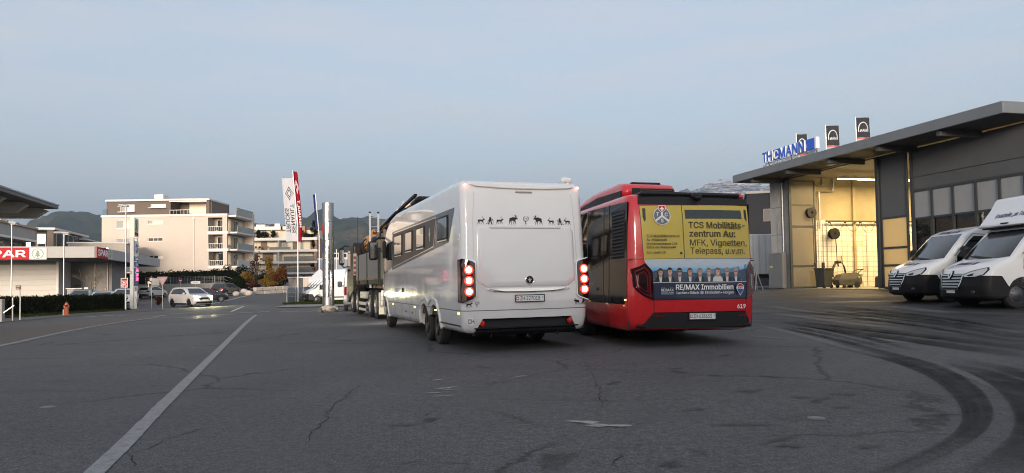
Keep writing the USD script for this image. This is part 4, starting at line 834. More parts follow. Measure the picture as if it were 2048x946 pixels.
    fl = unary_union([Polygon([(0, .05), (.012, .01), (.008, -.04), (-.008, -.04), (-.012, .01)]), Polygon([(.012, -.02), (.045, .028), (.02, .012)]), Polygon([(-.012, -.02), (-.045, .028), (-.02, .012)])])
    obj('badge_mark', place(ext(fl, .004), o + [0, -.017, 0], (1, 0, 0), (0, 0, 1)), CHROME, bd)
    bar_ = Polygon([(-.82, 1.155), (-.6, 1.158), (0, 1.158), (.6, 1.158), (.86, 1.155), (.7, 1.105), (.5, 1.085), (0, 1.075), (-.5, 1.085), (-.68, 1.105)])
    dome_panel(bar_, .04, .03, 'chrome_bar', CHROME)
    plate(t, 'ZH·227018', (.03, yr(.97) - .03, .975), (1, 0, 0), (0, .0, 1), w=.56, h=.115)
    # stickers
    def sticker(poly, x, z, h, flip=False):
        p = affinity.scale(poly, -h if flip else h, h, origin=(0, 0)); p = affinity.translate(p, x, z).simplify(.0012)
        obj('animal_sticker', end_panel(p, RZ, -1, warp, .0035, .004, 9), INK, t)
    mo, re_, gn, cu = moose(), reindeer(), gnome(), curl()
    z0 = 2.345
    for x, p, h, f in ((-.88, re_, .145, 0), (-.695, gn, .14, 0), (-.515, re_, .145, 0), (-.25, mo, .175, 0), (.015, cu, .17, 0), (.28, mo, .175, 1), (.545, re_, .14, 1), (.725, gn, .135, 1), (.89, re_, .14, 1)): sticker(p, x, z0, h, f)
    for x, p, h, f in ((-1.13, re_, .12, 0), (-.985, cu, .12, 0), (1.005, mo, .115, 1), (1.14, gn, .11, 0)): sticker(p, x, .83, h, f)
    ov = obj('country_sticker', end_panel(affinity.scale(disc(0, 0, 1), .085, .075, origin=(0, 0)).__class__(affinity.translate(affinity.scale(disc(0, 0, 1), .085, .072, origin=(0, 0)), -1.105, .575)), RZ, -1, warp, .004, .004), WHITEINK, t)
    m = txt('CH', .085, .115, False, 'c', 1.0); v = np.array(m.vertices); z = .535 + v[:, 1]; m.vertices = warp(np.column_stack([v[:, 0] - 1.105, np.array([yr(q) for q in z]) - .006 - .004 * v[:, 2], z]))
    if m.volume < 0: m.invert()
    obj('country_letters', m, INK, ov)
    # left side (and the same on the right): window band, panes, strips, doors
    BAND = mat('band_brown', (.036, .030, .028), .35, spec=.15); WINF = PLASTIC
    for s in (-1, 1):
        b = obj('window_band', side_panel([(.58, 2.70), (1.03, 2.07), (7.12, 1.66), (7.12, 2.70)], W, s, warp, .004), mat('band_grey', (.05, .058, .07), .12, spec=.35), t, 30)
        obj('band_field', side_panel([(2.07, 2.63), (2.28, 2.06), (7.05, 1.74), (7.05, 2.63)], W, s, warp, .007), BAND, b, 30)
        obj('band_line', [side_panel(LineString([(2.07, 2.64), (2.28, 2.045), (7.08, 1.72)]).buffer(.012), W, s, warp, .010), side_panel(LineString([(2.07, 2.64), (7.08, 2.64)]).buffer(.008), W, s, warp, .010)], CHROME, b)
        for y0, y1, z0_, z1_ in ((1.07, 1.92, 2.12, 2.61), (3.17, 4.01, 2.06, 2.56), (4.50, 5.35, 2.05, 2.56), (5.80, 6.90, 2.00, 2.57)):
            w_ = obj('window', side_panel(rrect(y0, z0_, y1, z1_, .05), W, s, warp, .018), PLASTIC, t, 30)
            obj('pane', side_panel(rrect(y0 + .05, z0_ + .05, y1 - .05, z1_ - .04, .04), W, s, warp, .026), mat('motorhome_glass', (.02, .02, .022), .02, metal=.0, spec=1.0, coat=.9), w_, 30)
            obj('sill', side_panel(rrect(y0 + .03, z0_ - .012, y1 - .03, z0_ + .012, .01), W, s, warp, .028), CHROME, w_)
        f2 = affinity.translate(affinity.scale(unary_union([limb([(0, 0), (0, .3)], [.02, .03]), limb([(0, .12), (0, .34)], [.02, .004]), limb([(0, .08), (.09, .22)], [.02, .008]), limb([(0, .08), (-.09, .22)], [.02, .008])]), .8, .8, origin=(0, 0)), 2.66, 2.19)
        obj('lily_emblem', side_panel(f2, W, s, warp, .012), mat('silver_foil', (.6, .6, .58), .3, metal=.6), b)
        # cab door glass and frame
        dg = obj('cab_window', side_panel([(7.35, 1.72), (7.30, 2.45), (8.15, 2.40), (8.75, 1.95), (8.95, 1.55), (8.2, 1.60)], W, s, warp, .006), GLASS, t, 30)
        obj('band_post', side_panel([(7.15, 1.66), (7.15, 2.68), (7.22, 2.68), (7.22, 1.66)], W, s, warp, .012), PLASTIC, t)
        obj('rub_strip', side_panel(rrect(.22, .475, 2.0, .50, .01), W, s, warp, .01), PLASTIC, t)
        seam = [side_panel(LineString([(y, .40), (y, .755)]).buffer(.006), W, s, warp, .004) for y in (4.25, 4.95, 5.87, 6.92)] + [side_panel(LineString([(4.05, .43), (8.0, .43)]).buffer(.006), W, s, warp, .004), side_panel(LineString([(5.2, .79), (5.2, 1.5)]).buffer(.003), W, s, warp, .002)]
        obj('locker_seam', seam, mat('seam_grey', (.12, .12, .12), .6), sk)
        for y in (4.6, 5.4): obj('locker_latch', side_panel(rrect(y - .03, .555, y + .03, .60, .01), W, s, warp, .012), PLASTIC, sk)
        obj('door_handle', side_panel(rrect(5.64, 1.06, 5.74, 1.17, .02), W, s, warp, .02), PLASTIC, t)
        obj('arch_trim', side_panel(LineString([(1.80, .38), (1.86, .66), (2.10, .90), (2.5, .96), (2.8, .84), (3.1, .96), (3.5, .92), (3.75, .7), (3.80, .40)]).buffer(.03), W, s, warp, .022), WHITE_MH, t, 30)
        obj('arch_trim', side_panel(LineString([(8.04, .36), (8.08, .7), (8.3, .93), (8.6, 1.0), (8.9, .9), (9.07, .6), (9.08, .36)]).buffer(.03), W, s, warp, .02), WHITE_MH, t, 30)
        for y in (.28, 2.15, 4.27, 7.16): obj('side_marker', side_panel(rrect(y - .035, .70, y + .035, .735, .012), W, s, warp, .014), glow('marker_amber', (1.0, .50, .12), 4.0), t)
        for y in (2.31, 3.28): wheel(t, s * (W / 2 - .20), y, .36, .36, .23, mat('dark_alloy', (.12, .12, .125), .25, metal=.8), 5)
        wheel(t, s * (W / 2 - .20), 8.55, .36, .36, .23, mat('dark_alloy', (.12, .12, .125), .25, metal=.8), 5)
        mi = obj('mirror', cat_([bx(s * 1.36, s * 1.62, 9.0, 9.14, 1.98, 2.55, .05), tube([(s * 1.12, 8.9, 2.62), (s * 1.3, 9.1, 2.66), (s * 1.48, 9.08, 2.55)], .035, 8)]), PLASTIC, t)
        obj('mirror_glass', bx(s * 1.39, s * 1.59, 8.99, 8.999, 2.03, 2.50), CHROME, mi)
        obj('mirror', bx(s * 1.255, s * 1.36, 8.1, 8.22, 2.0, 2.5, .03), PLASTIC, t)
    obj('windscreen', end_panel([(-.95, 2.66), (.95, 2.66), (1.1, 1.5), (-1.1, 1.5)], [(1.35, 9.75), (1.62, 9.55), (2.30, 9.05), (2.62, 8.75)], 1, warp, .01), GLASS, t, 30)
    # roof fittings seen over the edge: camera on the right rear corner and an awning cassette
    cm = obj('roof_camera', cat_([tube([(1.04, .42, 3.15), (1.04, .42, 3.25)], .035, 10), trimesh.creation.capsule(.12, .055).apply_transform(trimesh.transformations.rotation_matrix(PI / 2, [0, 1, 0])).apply_translation((1.0, .40, 3.255))]), WHITE_MH, t, 40)
    obj('roof_hatch', bx(-.3, .45, 2.2, 3.0, 3.19, 3.26, .03), WHITE_MH, t)
    obj('tow_eye', [bx(.62, .64, .1, .14, .27, .36), bx(-.70, -.68, .1, .14, .27, .36)], PLASTIC, t)
    # headlamps shine on the lorry in front
    for s in (-1, 1):
        obj('headlight', end_panel(rrect(s * .95 - .12, .80, s * .95 + .12, .95, .04), [(.6, 9.85), (1.0, 9.85)], 1, warp, .01), glow('motorhome_headlamp', (1.0, .95, .82), 3.0), t)
        l = UsdLux.DiskLight.Define(stage, str(t.GetPath()) + ('/headlamp_beam' if s < 0 else '/headlamp_beam_001'))
        l.CreateRadiusAttr(.07); l.CreateIntensityAttr(2.2); l.CreateNormalizeAttr(True); l.CreateColorAttr(Gf.Vec3f(1, .92, .74)); l.CreateExposureAttr(0)
        l.AddTransformOp().Set(Gf.Matrix4d(1, 0, 0, 0, 0, 0, 1, 0, 0, -1, 0, 0, s * .9, 9.98, .9, 1))
        sh = UsdLux.ShapingAPI.Apply(l.GetPrim()); sh.CreateShapingConeAngleAttr(38.0); sh.CreateShapingConeSoftnessAttr(.5)
    return t
motorhome = make_motorhome()

# ------------------------------------------------------------------ the red bus
BUS_YAW = math.radians(11.0)
BUSGLASS = mat('bus_glass', (.006, .006, .007), .05, spec=.14); BUSBLK = mat('bus_matt_black', (.010, .010, .011), .6)
def make_bus():
    W = 2.52; c, s_ = math.cos(BUS_YAW), math.sin(BUS_YAW); o = .0
    loc = np.array([2.17 + 1.25 * c, 12.95 + 1.25 * s_, .07])
    t = thing('city_bus', 'red city bus with yellow and blue advertising across its tail', 'bus', loc, BUS_YAW, roll=-.013)
    prof = [(.16, .34), (.06, .40), (.03, .6), (.0, .9), (.02, 1.6), (.08, 2.4), (.13, 2.66), (.20, 2.80), (.34, 2.86), (.7, 2.88), (11.2, 2.90), (11.7, 2.8), (11.95, 2.5), (12.0, 1.2), (11.95, .5), (11.8, .32), (.5, .28)]
    def warp(V):
        V = V.copy(); k = np.clip((V[:, 2] - .9) / 1.9, 0, 1); e = np.minimum(np.abs(V[:, 0]) / (W / 2), 1.03); b = np.clip((.9 - V[:, 1]) / .9, 0, 1)
        V[:, 0] *= 1 - .022 * k - .02 * np.clip((.6 - V[:, 2]) / .3, 0, 1)
        V[:, 1] += .14 * b * e ** 3.2; return V
    B = loft(prof, W, .13, 6); B = arch_cut(B, W, [(3.4, .45, .56), (9.3, .45, .56)], .4)
    inset = man(place(ext([(-.98, .425), (-.82, .645), (1.03, .665), (1.14, .50), (1.16, .30), (-1.02, .30)], .3), (0, .22, 0), (1, 0, 0), (0, 0, 1)))
    B = B - inset
    obj('body', warped(B, warp, .17), RED, t, 40)
    yr = lambda z: float(np.interp(z, [.34, .40, .6, .9, 1.6, 2.4, 2.66, 2.8], [.16, .06, .03, 0, .02, .08, .13, .20]))
    RZ = [(z, yr(z)) for z in (.34, .40, .6, .9, 1.2, 1.6, 2.0, 2.4, 2.66, 2.8)]
    X = lambda x: x - 1.25
    bmp = obj('bumper', warped(man(place(ext([(-1.0, .44), (-.83, .635), (1.03, .655), (1.12, .5), (1.12, .38), (-1.0, .36)], .2), (0, .2, 0), (1, 0, 0), (0, 0, 1))), warp, .3), PLASTIC, t, 30)
    obj('bumper_lip', bx(-1.12, 1.14, .075, .3, .36, .43, .02), PLASTIC, bmp)
    for x in (-.72, .95): obj('reflector', end_panel(rrect(x - .1, .565, x + .1, .60, .01), [(0, .0), (2, .0)], -1, warp, .006), mat('dull_reflector', (.12, .008, .008), .2), bmp)
    plate(t, 'ZH·618633', (.11, -.014, .575), (1, 0, 0), (0, 0, 1), w=.52, h=.115)
    # black band with the rear camera
    bb = obj('roof_band', end_panel([(X(.17), 2.66), (X(2.46), 2.67), (X(2.44), 2.84), (X(.2), 2.84)], RZ + [(2.86, .34)], -1, warp, .008), PLASTIC, t, 30)
    obj('roof_band', bx(-.98, 1.06, .24, .9, 2.83, 2.915, .04), PLASTIC, t)
    obj('rear_camera', cat_([bx(X(1.25), X(1.45), .10, .28, 2.78, 2.88, .03), bx(X(1.29), X(1.41), .06, .14, 2.76, 2.82, .02)]), PLASTIC, t)
    # advertising: the yellow field
    YEL = mat('advert_yellow', (.48, .365, .045), .30, coat=.25, nscale=1.0, namt=.04)
    obj('advert_backing', end_panel([(X(.19), 2.65), (X(2.45), 2.68), (X(2.44), 1.65), (X(.245), 1.625)], RZ, -1, warp, .0015), INK, t)
    y1 = obj('advert_panel', end_panel([(X(.20), 2.63), (X(1.015), 2.645), (X(1.025), 1.645), (X(.255), 1.635)], RZ, -1, warp, .004), YEL, t, 30, label='narrow yellow advert panel with the round club badge and an address')
    y2 = obj('advert_panel', end_panel([(X(1.03), 2.645), (X(2.44), 2.665), (X(2.43), 1.66), (X(1.04), 1.645)], RZ, -1, warp, .004), YEL, t, 30, label='wide yellow advert panel with large black lettering')
    def on_tail(m, x, z, off=.006, slope=.075):
        return place(m, (x, yr(z) - off, z), (1, .0, .006), (0, slope, 1))
    BR = mat('advert_ink', (.035, .028, .015), .4)
    for text, x0, z, x1, h, b in (('TCS Mobilitäts-', 1.14, 2.215, 2.285, .115, True), ('zentrum Au:', 1.15, 2.055, 2.08, .115, True), ('MFK, Vignetten,', 1.155, 1.885, 2.30, .115, False), ('Telepass, u.v.m.', 1.16, 1.735, 2.26, .115, False)):
        obj('advert_text', on_tail(txt(text, h, x1 - x0, b), X(x0), z), BR, y2)
    for text, x0, z, x1, h, b in (('TCS Mobilitätszentrum', .30, 2.035, .955, .048, False), ('Au-Wädenswil', .30, 1.965, .70, .048, False), ('Steinacherstrasse 105', .30, 1.895, .90, .042, False), ('8804 Au-Wädenswil', .30, 1.83, .87, .042, False), ('tcs-zueri.ch', .30, 1.735, .66, .045, False)):
        obj('advert_text', on_tail(txt(text, h, x1 - x0, b), X(x0), z, .006), BR, y1)
    obj('panel_lock', on_tail(ext(disc(0, 0, .022, 16), .006), X(.97), 1.745), INK, y1)
    # club badge
    GB = (.13, .15, .19); Wc = (.72, .72, .72)
    cx_, cz_ = X(.62), 2.435
    spokes = unary_union([bar2 for bar2 in [LineString([(0, 0), (.15 * math.cos(a), .15 * math.sin(a))]).buffer(.018) for a in (PI / 2, PI / 2 + 2.2, PI / 2 - 2.2)]])
    pcs = [(on_tail(ext(disc(0, 0, .168), .004), cx_, cz_, .006), Wc), (on_tail(ext(disc(0, 0, .155), .004), cx_, cz_, .009), GB), (on_tail(ext(spokes.intersection(disc(0, 0, .155)), .003), cx_, cz_, .0125), Wc)]
    for ch, dx, dz in (('T', -.085, -.005), ('C', .085, -.005), ('S', 0, -.12)): pcs.append((on_tail(txt(ch, .065, None, True, 'c', .003), cx_ + dx, cz_ + dz, .0125), Wc))
    sh = Polygon([(-.06, .19), (.06, .19), (.06, .12), (0, .07), (-.06, .12)]); pcs += [(on_tail(ext(sh.buffer(.012), .003), cx_, cz_, .0155), Wc), (on_tail(ext(sh, .003), cx_, cz_, .018), (.5, .02, .02)), (on_tail(ext(unary_union([sbox(-.012, .09, .012, .17), sbox(-.04, .12, .04, .144)]), .003), cx_, cz_, .021), (.8, .8, .8))]
    colobj('club_badge', pcs, printmat(), y1)
    # destination display and ventilation slots
    obj('display', end_panel([(X(1.08), 2.56), (X(2.28), 2.575), (X(2.28), 2.41), (X(1.08), 2.39)], RZ, -1, warp, .008), mat('display_dark', (.012, .018, .016), .12, coat=.5), t)
    for x, d in ((.27, 1), (2.385, -1)): obj('vent_slot', end_panel([(X(x - .02), 2.58), (X(x + .035), 2.58), (X(x + .035), 2.36), (X(x + .035 - .03), 2.33), (X(x - .02), 2.42)] if d > 0 else [(X(x - .035), 2.59), (X(x + .02), 2.59), (X(x + .02), 2.36), (X(x - .035), 2.42)], RZ, -1, warp, .008), INK, t)
    # the lake picture with nine portraits
    ph = Polygon([(X(.255), 1.628), (X(2.43), 1.652), (X(2.43), 1.60), (X(2.36), 1.52), (X(2.325), 1.42), (X(2.315), 1.215), (X(.415), 1.195), (X(.40), 1.42), (X(.28), 1.56)])
    sky_print = usdkit.material(stage, LK + 'lake_print', {'tc': ('texture_coordinate', {}), 'm': ('mapping', {'scale': (2.5, 1.0, 9.0)}), 'n': ('noise_texture', {'scale': 1.6, 'detail': 5.0, 'roughness': .6}), 'sep': ('separate_xyz', {}), 'mr': ('map_range', {'from_min': 1.2, 'from_max': 1.65}), 'md': ('math', {'math_type': 'multiply_add', 'value2': .45, 'value3': -.22}), 'a': ('math', {'math_type': 'add'}),
        'r': ('rgb_ramp', {'ramp': [(.0, (.10, .17, .28)), (.25, (.13, .25, .42)), (.40, (.16, .36, .58)), (.55, (.20, .45, .66)), (.7, (.42, .54, .64)), (.85, (.50, .55, .60)), (1.0, (.36, .47, .60))]}), 'p': ('principled_bsdf', {'roughness': .3})},
        [('tc.object', 'm.vector'), ('m.vector', 'n.vector'), ('tc.object', 'sep.vector'), ('sep.z', 'mr.value'), ('n.fac', 'md.value1'), ('mr.result', 'a.value1'), ('md.value', 'a.value2'), ('a.value', 'r.fac'), ('r.color', 'p.base_color')], surface='p.BSDF')
    pp = obj('picture_panel', end_panel(ph, RZ, -1, warp, .004), sky_print, t, 30)
    hills = [(X(.40), 1.20), (X(.415), 1.40), (X(.55), 1.44), (X(.70), 1.43), (X(.95), 1.40), (X(1.2), 1.38), (X(1.5), 1.36), (X(1.8), 1.37), (X(2.05), 1.40), (X(2.32), 1.47), (X(2.315), 1.215)]
    far = [(X(1.3), 1.36), (X(1.55), 1.44), (X(1.7), 1.47), (X(1.9), 1.45), (X(2.1), 1.49), (X(2.33), 1.55), (X(2.32), 1.36)]
    def lay(poly, off): return end_panel(poly if hasattr(poly, 'geom_type') else Polygon(poly), RZ, -1, warp, off, .001, .3)
    land = [(lay(far, .0055), (.10, .24, .42)), (lay(hills, .007), (.045, .085, .13))]
    r_ = np.random.default_rng(5)
    for i in range(70):
        x = r_.uniform(X(.43), X(2.28)); z = r_.uniform(1.24, 1.36); land.append((lay(sbox(x, z, x + r_.uniform(.01, .035), z + r_.uniform(.004, .012)), .008), tuple(np.array([.22, .24, .26]) * r_.uniform(.5, 1.3))))
    colobj('lake_view', land, printmat(), pp)
    people = [(.555, 1.385, (.035, .025, .02), (.50, .30, .22), (.02, .02, .022), True, 0), (.735, 1.40, (.03, .02, .018), (.55, .34, .26), (.025, .025, .028), False, 0), (.925, 1.395, (.02, .015, .012), (.42, .25, .18), (.05, .065, .10), False, 1), (1.13, 1.395, (.10, .07, .05), (.48, .27, .19), (.045, .055, .085), False, 0), (1.33, 1.395, (.22, .20, .19), (.48, .28, .21), (.02, .022, .028), False, 0), (1.51, 1.40, (.28, .20, .13), (.52, .32, .24), (.05, .06, .09), False, 0), (1.69, 1.40, (.22, .13, .07), (.58, .37, .29), (.60, .60, .60), True, 0), (1.885, 1.405, (.25, .23, .21), (.52, .33, .27), (.02, .02, .024), False, 1), (2.075, 1.405, (.33, .32, .31), (.52, .33, .27), (.035, .045, .07), False, 1)]
    for x, z, hair, skin, coat, longhair, gl in people:
        x = X(x); zb = 1.205 + (x + 1.25) * .008; P = []
        el = lambda cx, cz, a, b: affinity.translate(affinity.scale(disc(0, 0, 1, 24), a, b, origin=(0, 0)), cx, cz)
        if longhair: P.append((el(x, z - .03, .062, .10).union(Polygon([(x - .06, z), (x + .06, z), (x + .075, zb + .03), (x - .075, zb + .03)])), hair))
        P.append((Polygon([(x - .105, zb), (x - .095, zb + .065), (x - .06, zb + .095), (x - .03, zb + .105), (x + .03, zb + .105), (x + .06, zb + .095), (x + .095, zb + .065), (x + .105, zb)]), coat))
        P.append((Polygon([(x - .03, zb + .105), (x + .03, zb + .105), (x + .02, zb), (x - .015, zb)]), (.62, .63, .65)))
        P.append((Polygon([(x - .022, zb + .15), (x + .022, zb + .15), (x + .026, zb + .10), (x, zb + .075), (x - .026, zb + .10)]), tuple(np.array(skin) * .8)))
        P.append((el(x, z + .012, .051, .066), hair)); P.append((el(x, z - .008, .043, .058), skin)); 
        P.append((Polygon([(x - .044, z + .03), (x + .044, z + .03), (x + .03, z + .055), (x - .03, z + .055)]), hair))
        P.append((sbox(x - .026, z + .002, x - .010, z + .009).union(sbox(x + .010, z + .002, x + .026, z + .009)), (.03, .02, .02))); P.append((sbox(x - .005, z - .014, x + .005, z + .003), tuple(np.array(skin) * .75)))
        P.append((Polygon([(x - .018, z - .028), (x + .018, z - .028), (x + .010, z - .037), (x - .010, z - .037)]), (.7, .62, .6)))
        if gl: P.append((LineString([(x - .035, z + .006), (x + .035, z + .006)]).buffer(.004).union(sbox(x - .030, z - .004, x - .006, z + .012)).union(sbox(x + .006, z - .004, x + .030, z + .012)).difference(sbox(x - .027, z - .001, x - .009, z + .009)).difference(sbox(x + .009, z - .001, x + .027, z + .009)), (.03, .03, .03)))
        colobj('portrait', [(lay(q.intersection(sbox(-2, zb - .005, 2, 3)), .010 + .0012 * i), c_) for i, (q, c_) in enumerate(P)], printmat(), pp)
    nv = obj('advert_panel', end_panel([(X(.415), 1.192), (X(2.315), 1.212), (X(2.30), .89), (X(.435), .872)], RZ, -1, warp, .005), mat('advert_navy', (.018, .026, .055), .3, coat=.2), t, 30, label='navy blue advert panel with white estate agency lettering')
    obj('panel_line', end_panel([(X(.41), 1.188), (X(2.318), 1.208), (X(2.318), 1.216), (X(.41), 1.196)], RZ, -1, warp, .008), WHITEINK, nv)
    for text, x0, z, x1, h, b in (('RE/MAX Immobilien', .845, 1.065, 1.995, .092, True), ('Lachen', .86, .985, 1.065, .050, False), ('•', 1.085, .985, 1.105, .05, False), ('Bäch', 1.13, .985, 1.30, .050, False), ('Einsiedeln', 1.42, .99, 1.725, .050, False), ('•', 1.745, .99, 1.765, .05, False), ('Horgen', 1.79, .99, 1.995, .050, False), ('RE/MAX', .555, 1.035, .80, .048, False), ('COLLECTION', .555, .995, .80, .022, False)):
        obj('advert_text', on_tail(txt(text, h, x1 - x0, b), X(x0), z, .008, .0), WHITEINK, nv)
    obj('advert_mark', [on_tail(ext(sbox(0, 0, .06, .055), .003), X(1.33), .983, .008, 0), on_tail(ext(sbox(0, 0, .24, .004), .003), X(.557), .975, .008, 0), on_tail(ext(sbox(0, 0, .08, .003), .003), X(.557), 1.10, .008, 0), on_tail(ext(sbox(.16, 0, .24, .003), .003), X(.557), 1.10, .008, 0)], mat('pale_blue_ink', (.35, .45, .65), .4), nv)
    bal = affinity.scale(disc(0, 0, 1, 32), .068, .072, origin=(0, 0)).union(Polygon([(-.055, -.045), (.055, -.045), (.0, -.135)]))
    bo = (X(2.135), 1.10)
    colobj('balloon_mark', [(on_tail(ext(bal.buffer(.008), .003), *bo, .008, 0), (.8, .8, .8)), (on_tail(ext(bal.intersection(sbox(-1, .022, 1, 1)), .003), *bo, .011, 0), (.5, .03, .03)), (on_tail(ext(bal.intersection(sbox(-1, -1, 1, -.02)), .003), *bo, .011, 0), (.03, .08, .30)), (on_tail(txt('RE/MAX', .022, .10, True, 'c', .002), bo[0], bo[1] - .010, .011, 0), (.03, .05, .2))], printmat(), nv)
    obj('fleet_number', on_tail(txt('619', .075, .17, True), X(2.075), .715, .008, -.05), WHITEINK, t)
    # corner lamps
    for s, po in ((-1, [(.02, 1.45), (.17, 1.50), (.27, 1.555), (.37, 1.45), (.405, 1.40), (.425, .87), (.28, .92), (.13, 1.03), (.06, 1.12)]), (1, [(2.50, 1.47), (2.41, 1.60), (2.36, 1.53), (2.325, 1.45), (2.30, .89), (2.42, .95), (2.50, 1.06)])):
        P = Polygon([(X(x), z) for x, z in po])
        l = obj('tail_lamp', end_panel(P, RZ, -1, warp, .022, .12, .1), mat('bus_lamp_glass', (.02, .004, .005), .06, coat=.7), t, 40)
        cxm = P.centroid.x
        for k, a in ((0, .75), (1, .50)):
            q = affinity.scale(P, a, a + .08); obj('lamp_stripe', end_panel(q.difference(affinity.scale(q, .82, .90)).buffer(0), RZ, -1, warp, .028, .01, .08), mat('bus_lamp_red', (.15, .006, .008), .12, coat=.5), l)
        obj('lamp_reflector', end_panel(sbox(X(.10), 1.10, X(.155), 1.33) if s < 0 else sbox(X(2.42), 1.08, X(2.46), 1.36), RZ, -1, warp, .024, .01, .08), mat('lamp_white', (.30, .30, .29), .2), l)
    # flank: dark glazing, louvred engine panel, red skirt with seams
    for s in (-1, 1):
        dw = obj('side_glazing', side_panel([(.16, .93), (.30, .79), (2.75, .79), (2.75, 2.78), (.15, 2.71)], W, s, warp, .004), BUSGLASS, t, 30)
        lv = obj('engine_grille', side_panel([(.30, 1.66), (1.12, 1.66), (1.12, 2.60), (.30, 2.57)], W, s, warp, .008), BUSBLK, t)
        for k in range(13):
            z = 1.70 + k * .067; m = prism_x([(.33, z), (1.09, z), (1.09, z + .03), (.33, z + .03)], s * (W / 2 - .002), s * (W / 2 + .028)); m.vertices[:, 0] += -s * .02 * (m.vertices[:, 2] > z + .02); m.vertices = warp(np.array(m.vertices)); obj('slat', m, BUSBLK, lv)
        obj('window_seam', [side_panel(LineString([(y, .80), (y, 2.74)]).buffer(.012), W, s, warp, .008) for y in (1.28, 1.62)], PLASTIC, t)
        for y0 in (2.8, 4.4, 6.0, 7.6, 9.2, 10.4): obj('side_window', side_panel([(y0, .95), (y0 + 1.52 if y0 < 10 else 11.6, .95), (y0 + 1.52 if y0 < 10 else 11.6, 2.76), (y0, 2.76)], W, s, warp, .004), GLASS, t)
        obj('skirt_seam', [side_panel(LineString([(.13, .36), (.13, 1.62)]).buffer(.007), W, s, warp, .003), side_panel(LineString([(1.42, .34), (1.42, .78)]).buffer(.006), W, s, warp, .003), side_panel(LineString([(.0, 1.62), (.15, 1.62)]).buffer(.007), W, s, warp, .003)], INK, t)
        obj('side_marker', side_panel(rrect(.20, .86, .26, .89, .01), W, s, warp, .016), glow('marker_amber', (1.0, .50, .12), 4.0), t)
        for y in (3.4, 9.3): wheel(t, s * (W / 2 - .20), y, .46, .46, .28, mat('steel_rim', (.10, .10, .11), .4, metal=.7, nscale=4, namt=.2), style='steel')
        if s > 0: pass
    obj('wheel', trimesh.creation.cylinder(radius=.46, height=.28, sections=32).apply_transform(trimesh.transformations.rotation_matrix(PI / 2, [0, 1, 0])).apply_translation((.72, 3.4, .46)), RUBBER, t)
    obj('wheel', trimesh.creation.cylinder(radius=.46, height=.28, sections=32).apply_transform(trimesh.transformations.rotation_matrix(PI / 2, [0, 1, 0])).apply_translation((-.72, 3.4, .46)), RUBBER, t)
    obj('tail_seam', [end_panel(LineString([(X(.0), 1.632), (X(.26), 1.632)]).buffer(.006), RZ, -1, warp, .003), end_panel(LineString([(X(2.43), 1.655), (X(2.5), 1.655)]).buffer(.006), RZ, -1, warp, .003), end_panel(LineString([(X(.44), .62), (X(.43), .87)]).buffer(.006), RZ, -1, warp, .003), end_panel(LineString([(X(2.29), .65), (X(2.30), .89)]).buffer(.006), RZ, -1, warp, .003)], INK, t)
    obj('underbody', bx(-1.0, 1.0, .5, 11.5, .28, .7), PLASTIC, t)
    # roof unit
    ru = obj('roof_unit', loft([(1.0, 2.84), (.95, 3.02), (1.06, 3.15), (1.35, 3.22), (3.0, 3.22), (3.9, 3.12), (4.6, 2.95), (4.7, 2.84)], 0, .12, 5, -1.06, .08), RED, t, 40)
    obj('unit_grille', bx(-.88, -.0, .93, 1.05, 2.92, 3.07, .02), PLASTIC, ru)
    for k in range(4): obj('slat', bx(-.72, -.06, .915, .935, 2.94 + k * .028, 2.95 + k * .028), mat('grille_grey', (.07, .07, .07), .4), ru)
    obj('unit_side', prism_x([(1.1, 2.86), (1.05, 3.02), (2.6, 3.06), (4.3, 2.93), (4.5, 2.86)], -1.078, -1.04), PLASTIC, ru)
    obj('unit_top', bx(-.78, -.15, 1.25, 2.1, 3.18, 3.235, .02), PLASTIC, ru)
    obj('roof_unit', loft([(6.2, 2.86), (6.3, 3.0), (6.6, 3.05), (8.5, 3.05), (9.0, 2.88)], 0, .08, 4, -.9, .9), RED, t, 40)
    obj('roof_edge', bx(1.0, 1.17, .30, 5.0, 2.80, 2.93, .05), RED, t)
    return t
bus = make_bus()
# ------------------------------------------------------------------ the lorry garage on the right: local x along the front towards the road, y into the hall, z up
GP = np.array([14.265, 39.0, .784]); GA = math.radians(-76)
gux, guy = np.array([math.cos(GA), math.sin(GA), 0]), np.array([-math.sin(GA), math.cos(GA), 0])
def gloc(x, y, z=0.0): return GP + gux * x + guy * y + np.array([0, 0, z])
def gray(u, v, yp):
    d = ray(u, v); o = np.array([0, 0, CAMH]); t = ((GP + guy * yp - o) @ guy) / (d @ guy); P = o + t * d - GP
    return float(P @ gux), float(P[2])
GREYW = mat('garage_grey_panel', (.105, .110, .116), .6, spec=.2, nscale=.8, namt=.14, bump=.08, bscale=40)
PANW = mat('window_panel_grey', (.29, .295, .30), .5, nscale=1.2, namt=.1)
DARKF = mat('dark_steel_frame', (.035, .038, .04), .45, nscale=2, namt=.2)
FASCIA = mat('fascia_blue_grey', (.135, .15, .165), .4, nscale=1.2, namt=.08)
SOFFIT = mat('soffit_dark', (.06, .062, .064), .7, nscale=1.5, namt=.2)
HALLW = mat('hall_plaster', (.33, .28, .18), .85, nscale=.7, namt=.22)
TILEM = [mat('wall_tile_white', (.74, .72, .66), .18, nscale=2, namt=.05), mat('wall_tile_cream', (.68, .66, .60), .22, nscale=2, namt=.08), mat('wall_tile_stained', (.58, .53, .43), .3, nscale=3, namt=.2)]
FROST = usdkit.material(stage, LK + 'leaf_pane', {'t': ('translucent_bsdf', {'color': (.80, .74, .60)}), 'd': ('principled_bsdf', {'base_color': (.30, .29, .25), 'roughness': .3}), 'm': ('mix_closure', {'fac': .35})}, [('t.BSDF', 'm.closure1'), ('d.BSDF', 'm.closure2')], surface='m.closure')
HALLGLASS = pane('hall_window', (.72, .72, .68), 1.5, .04)
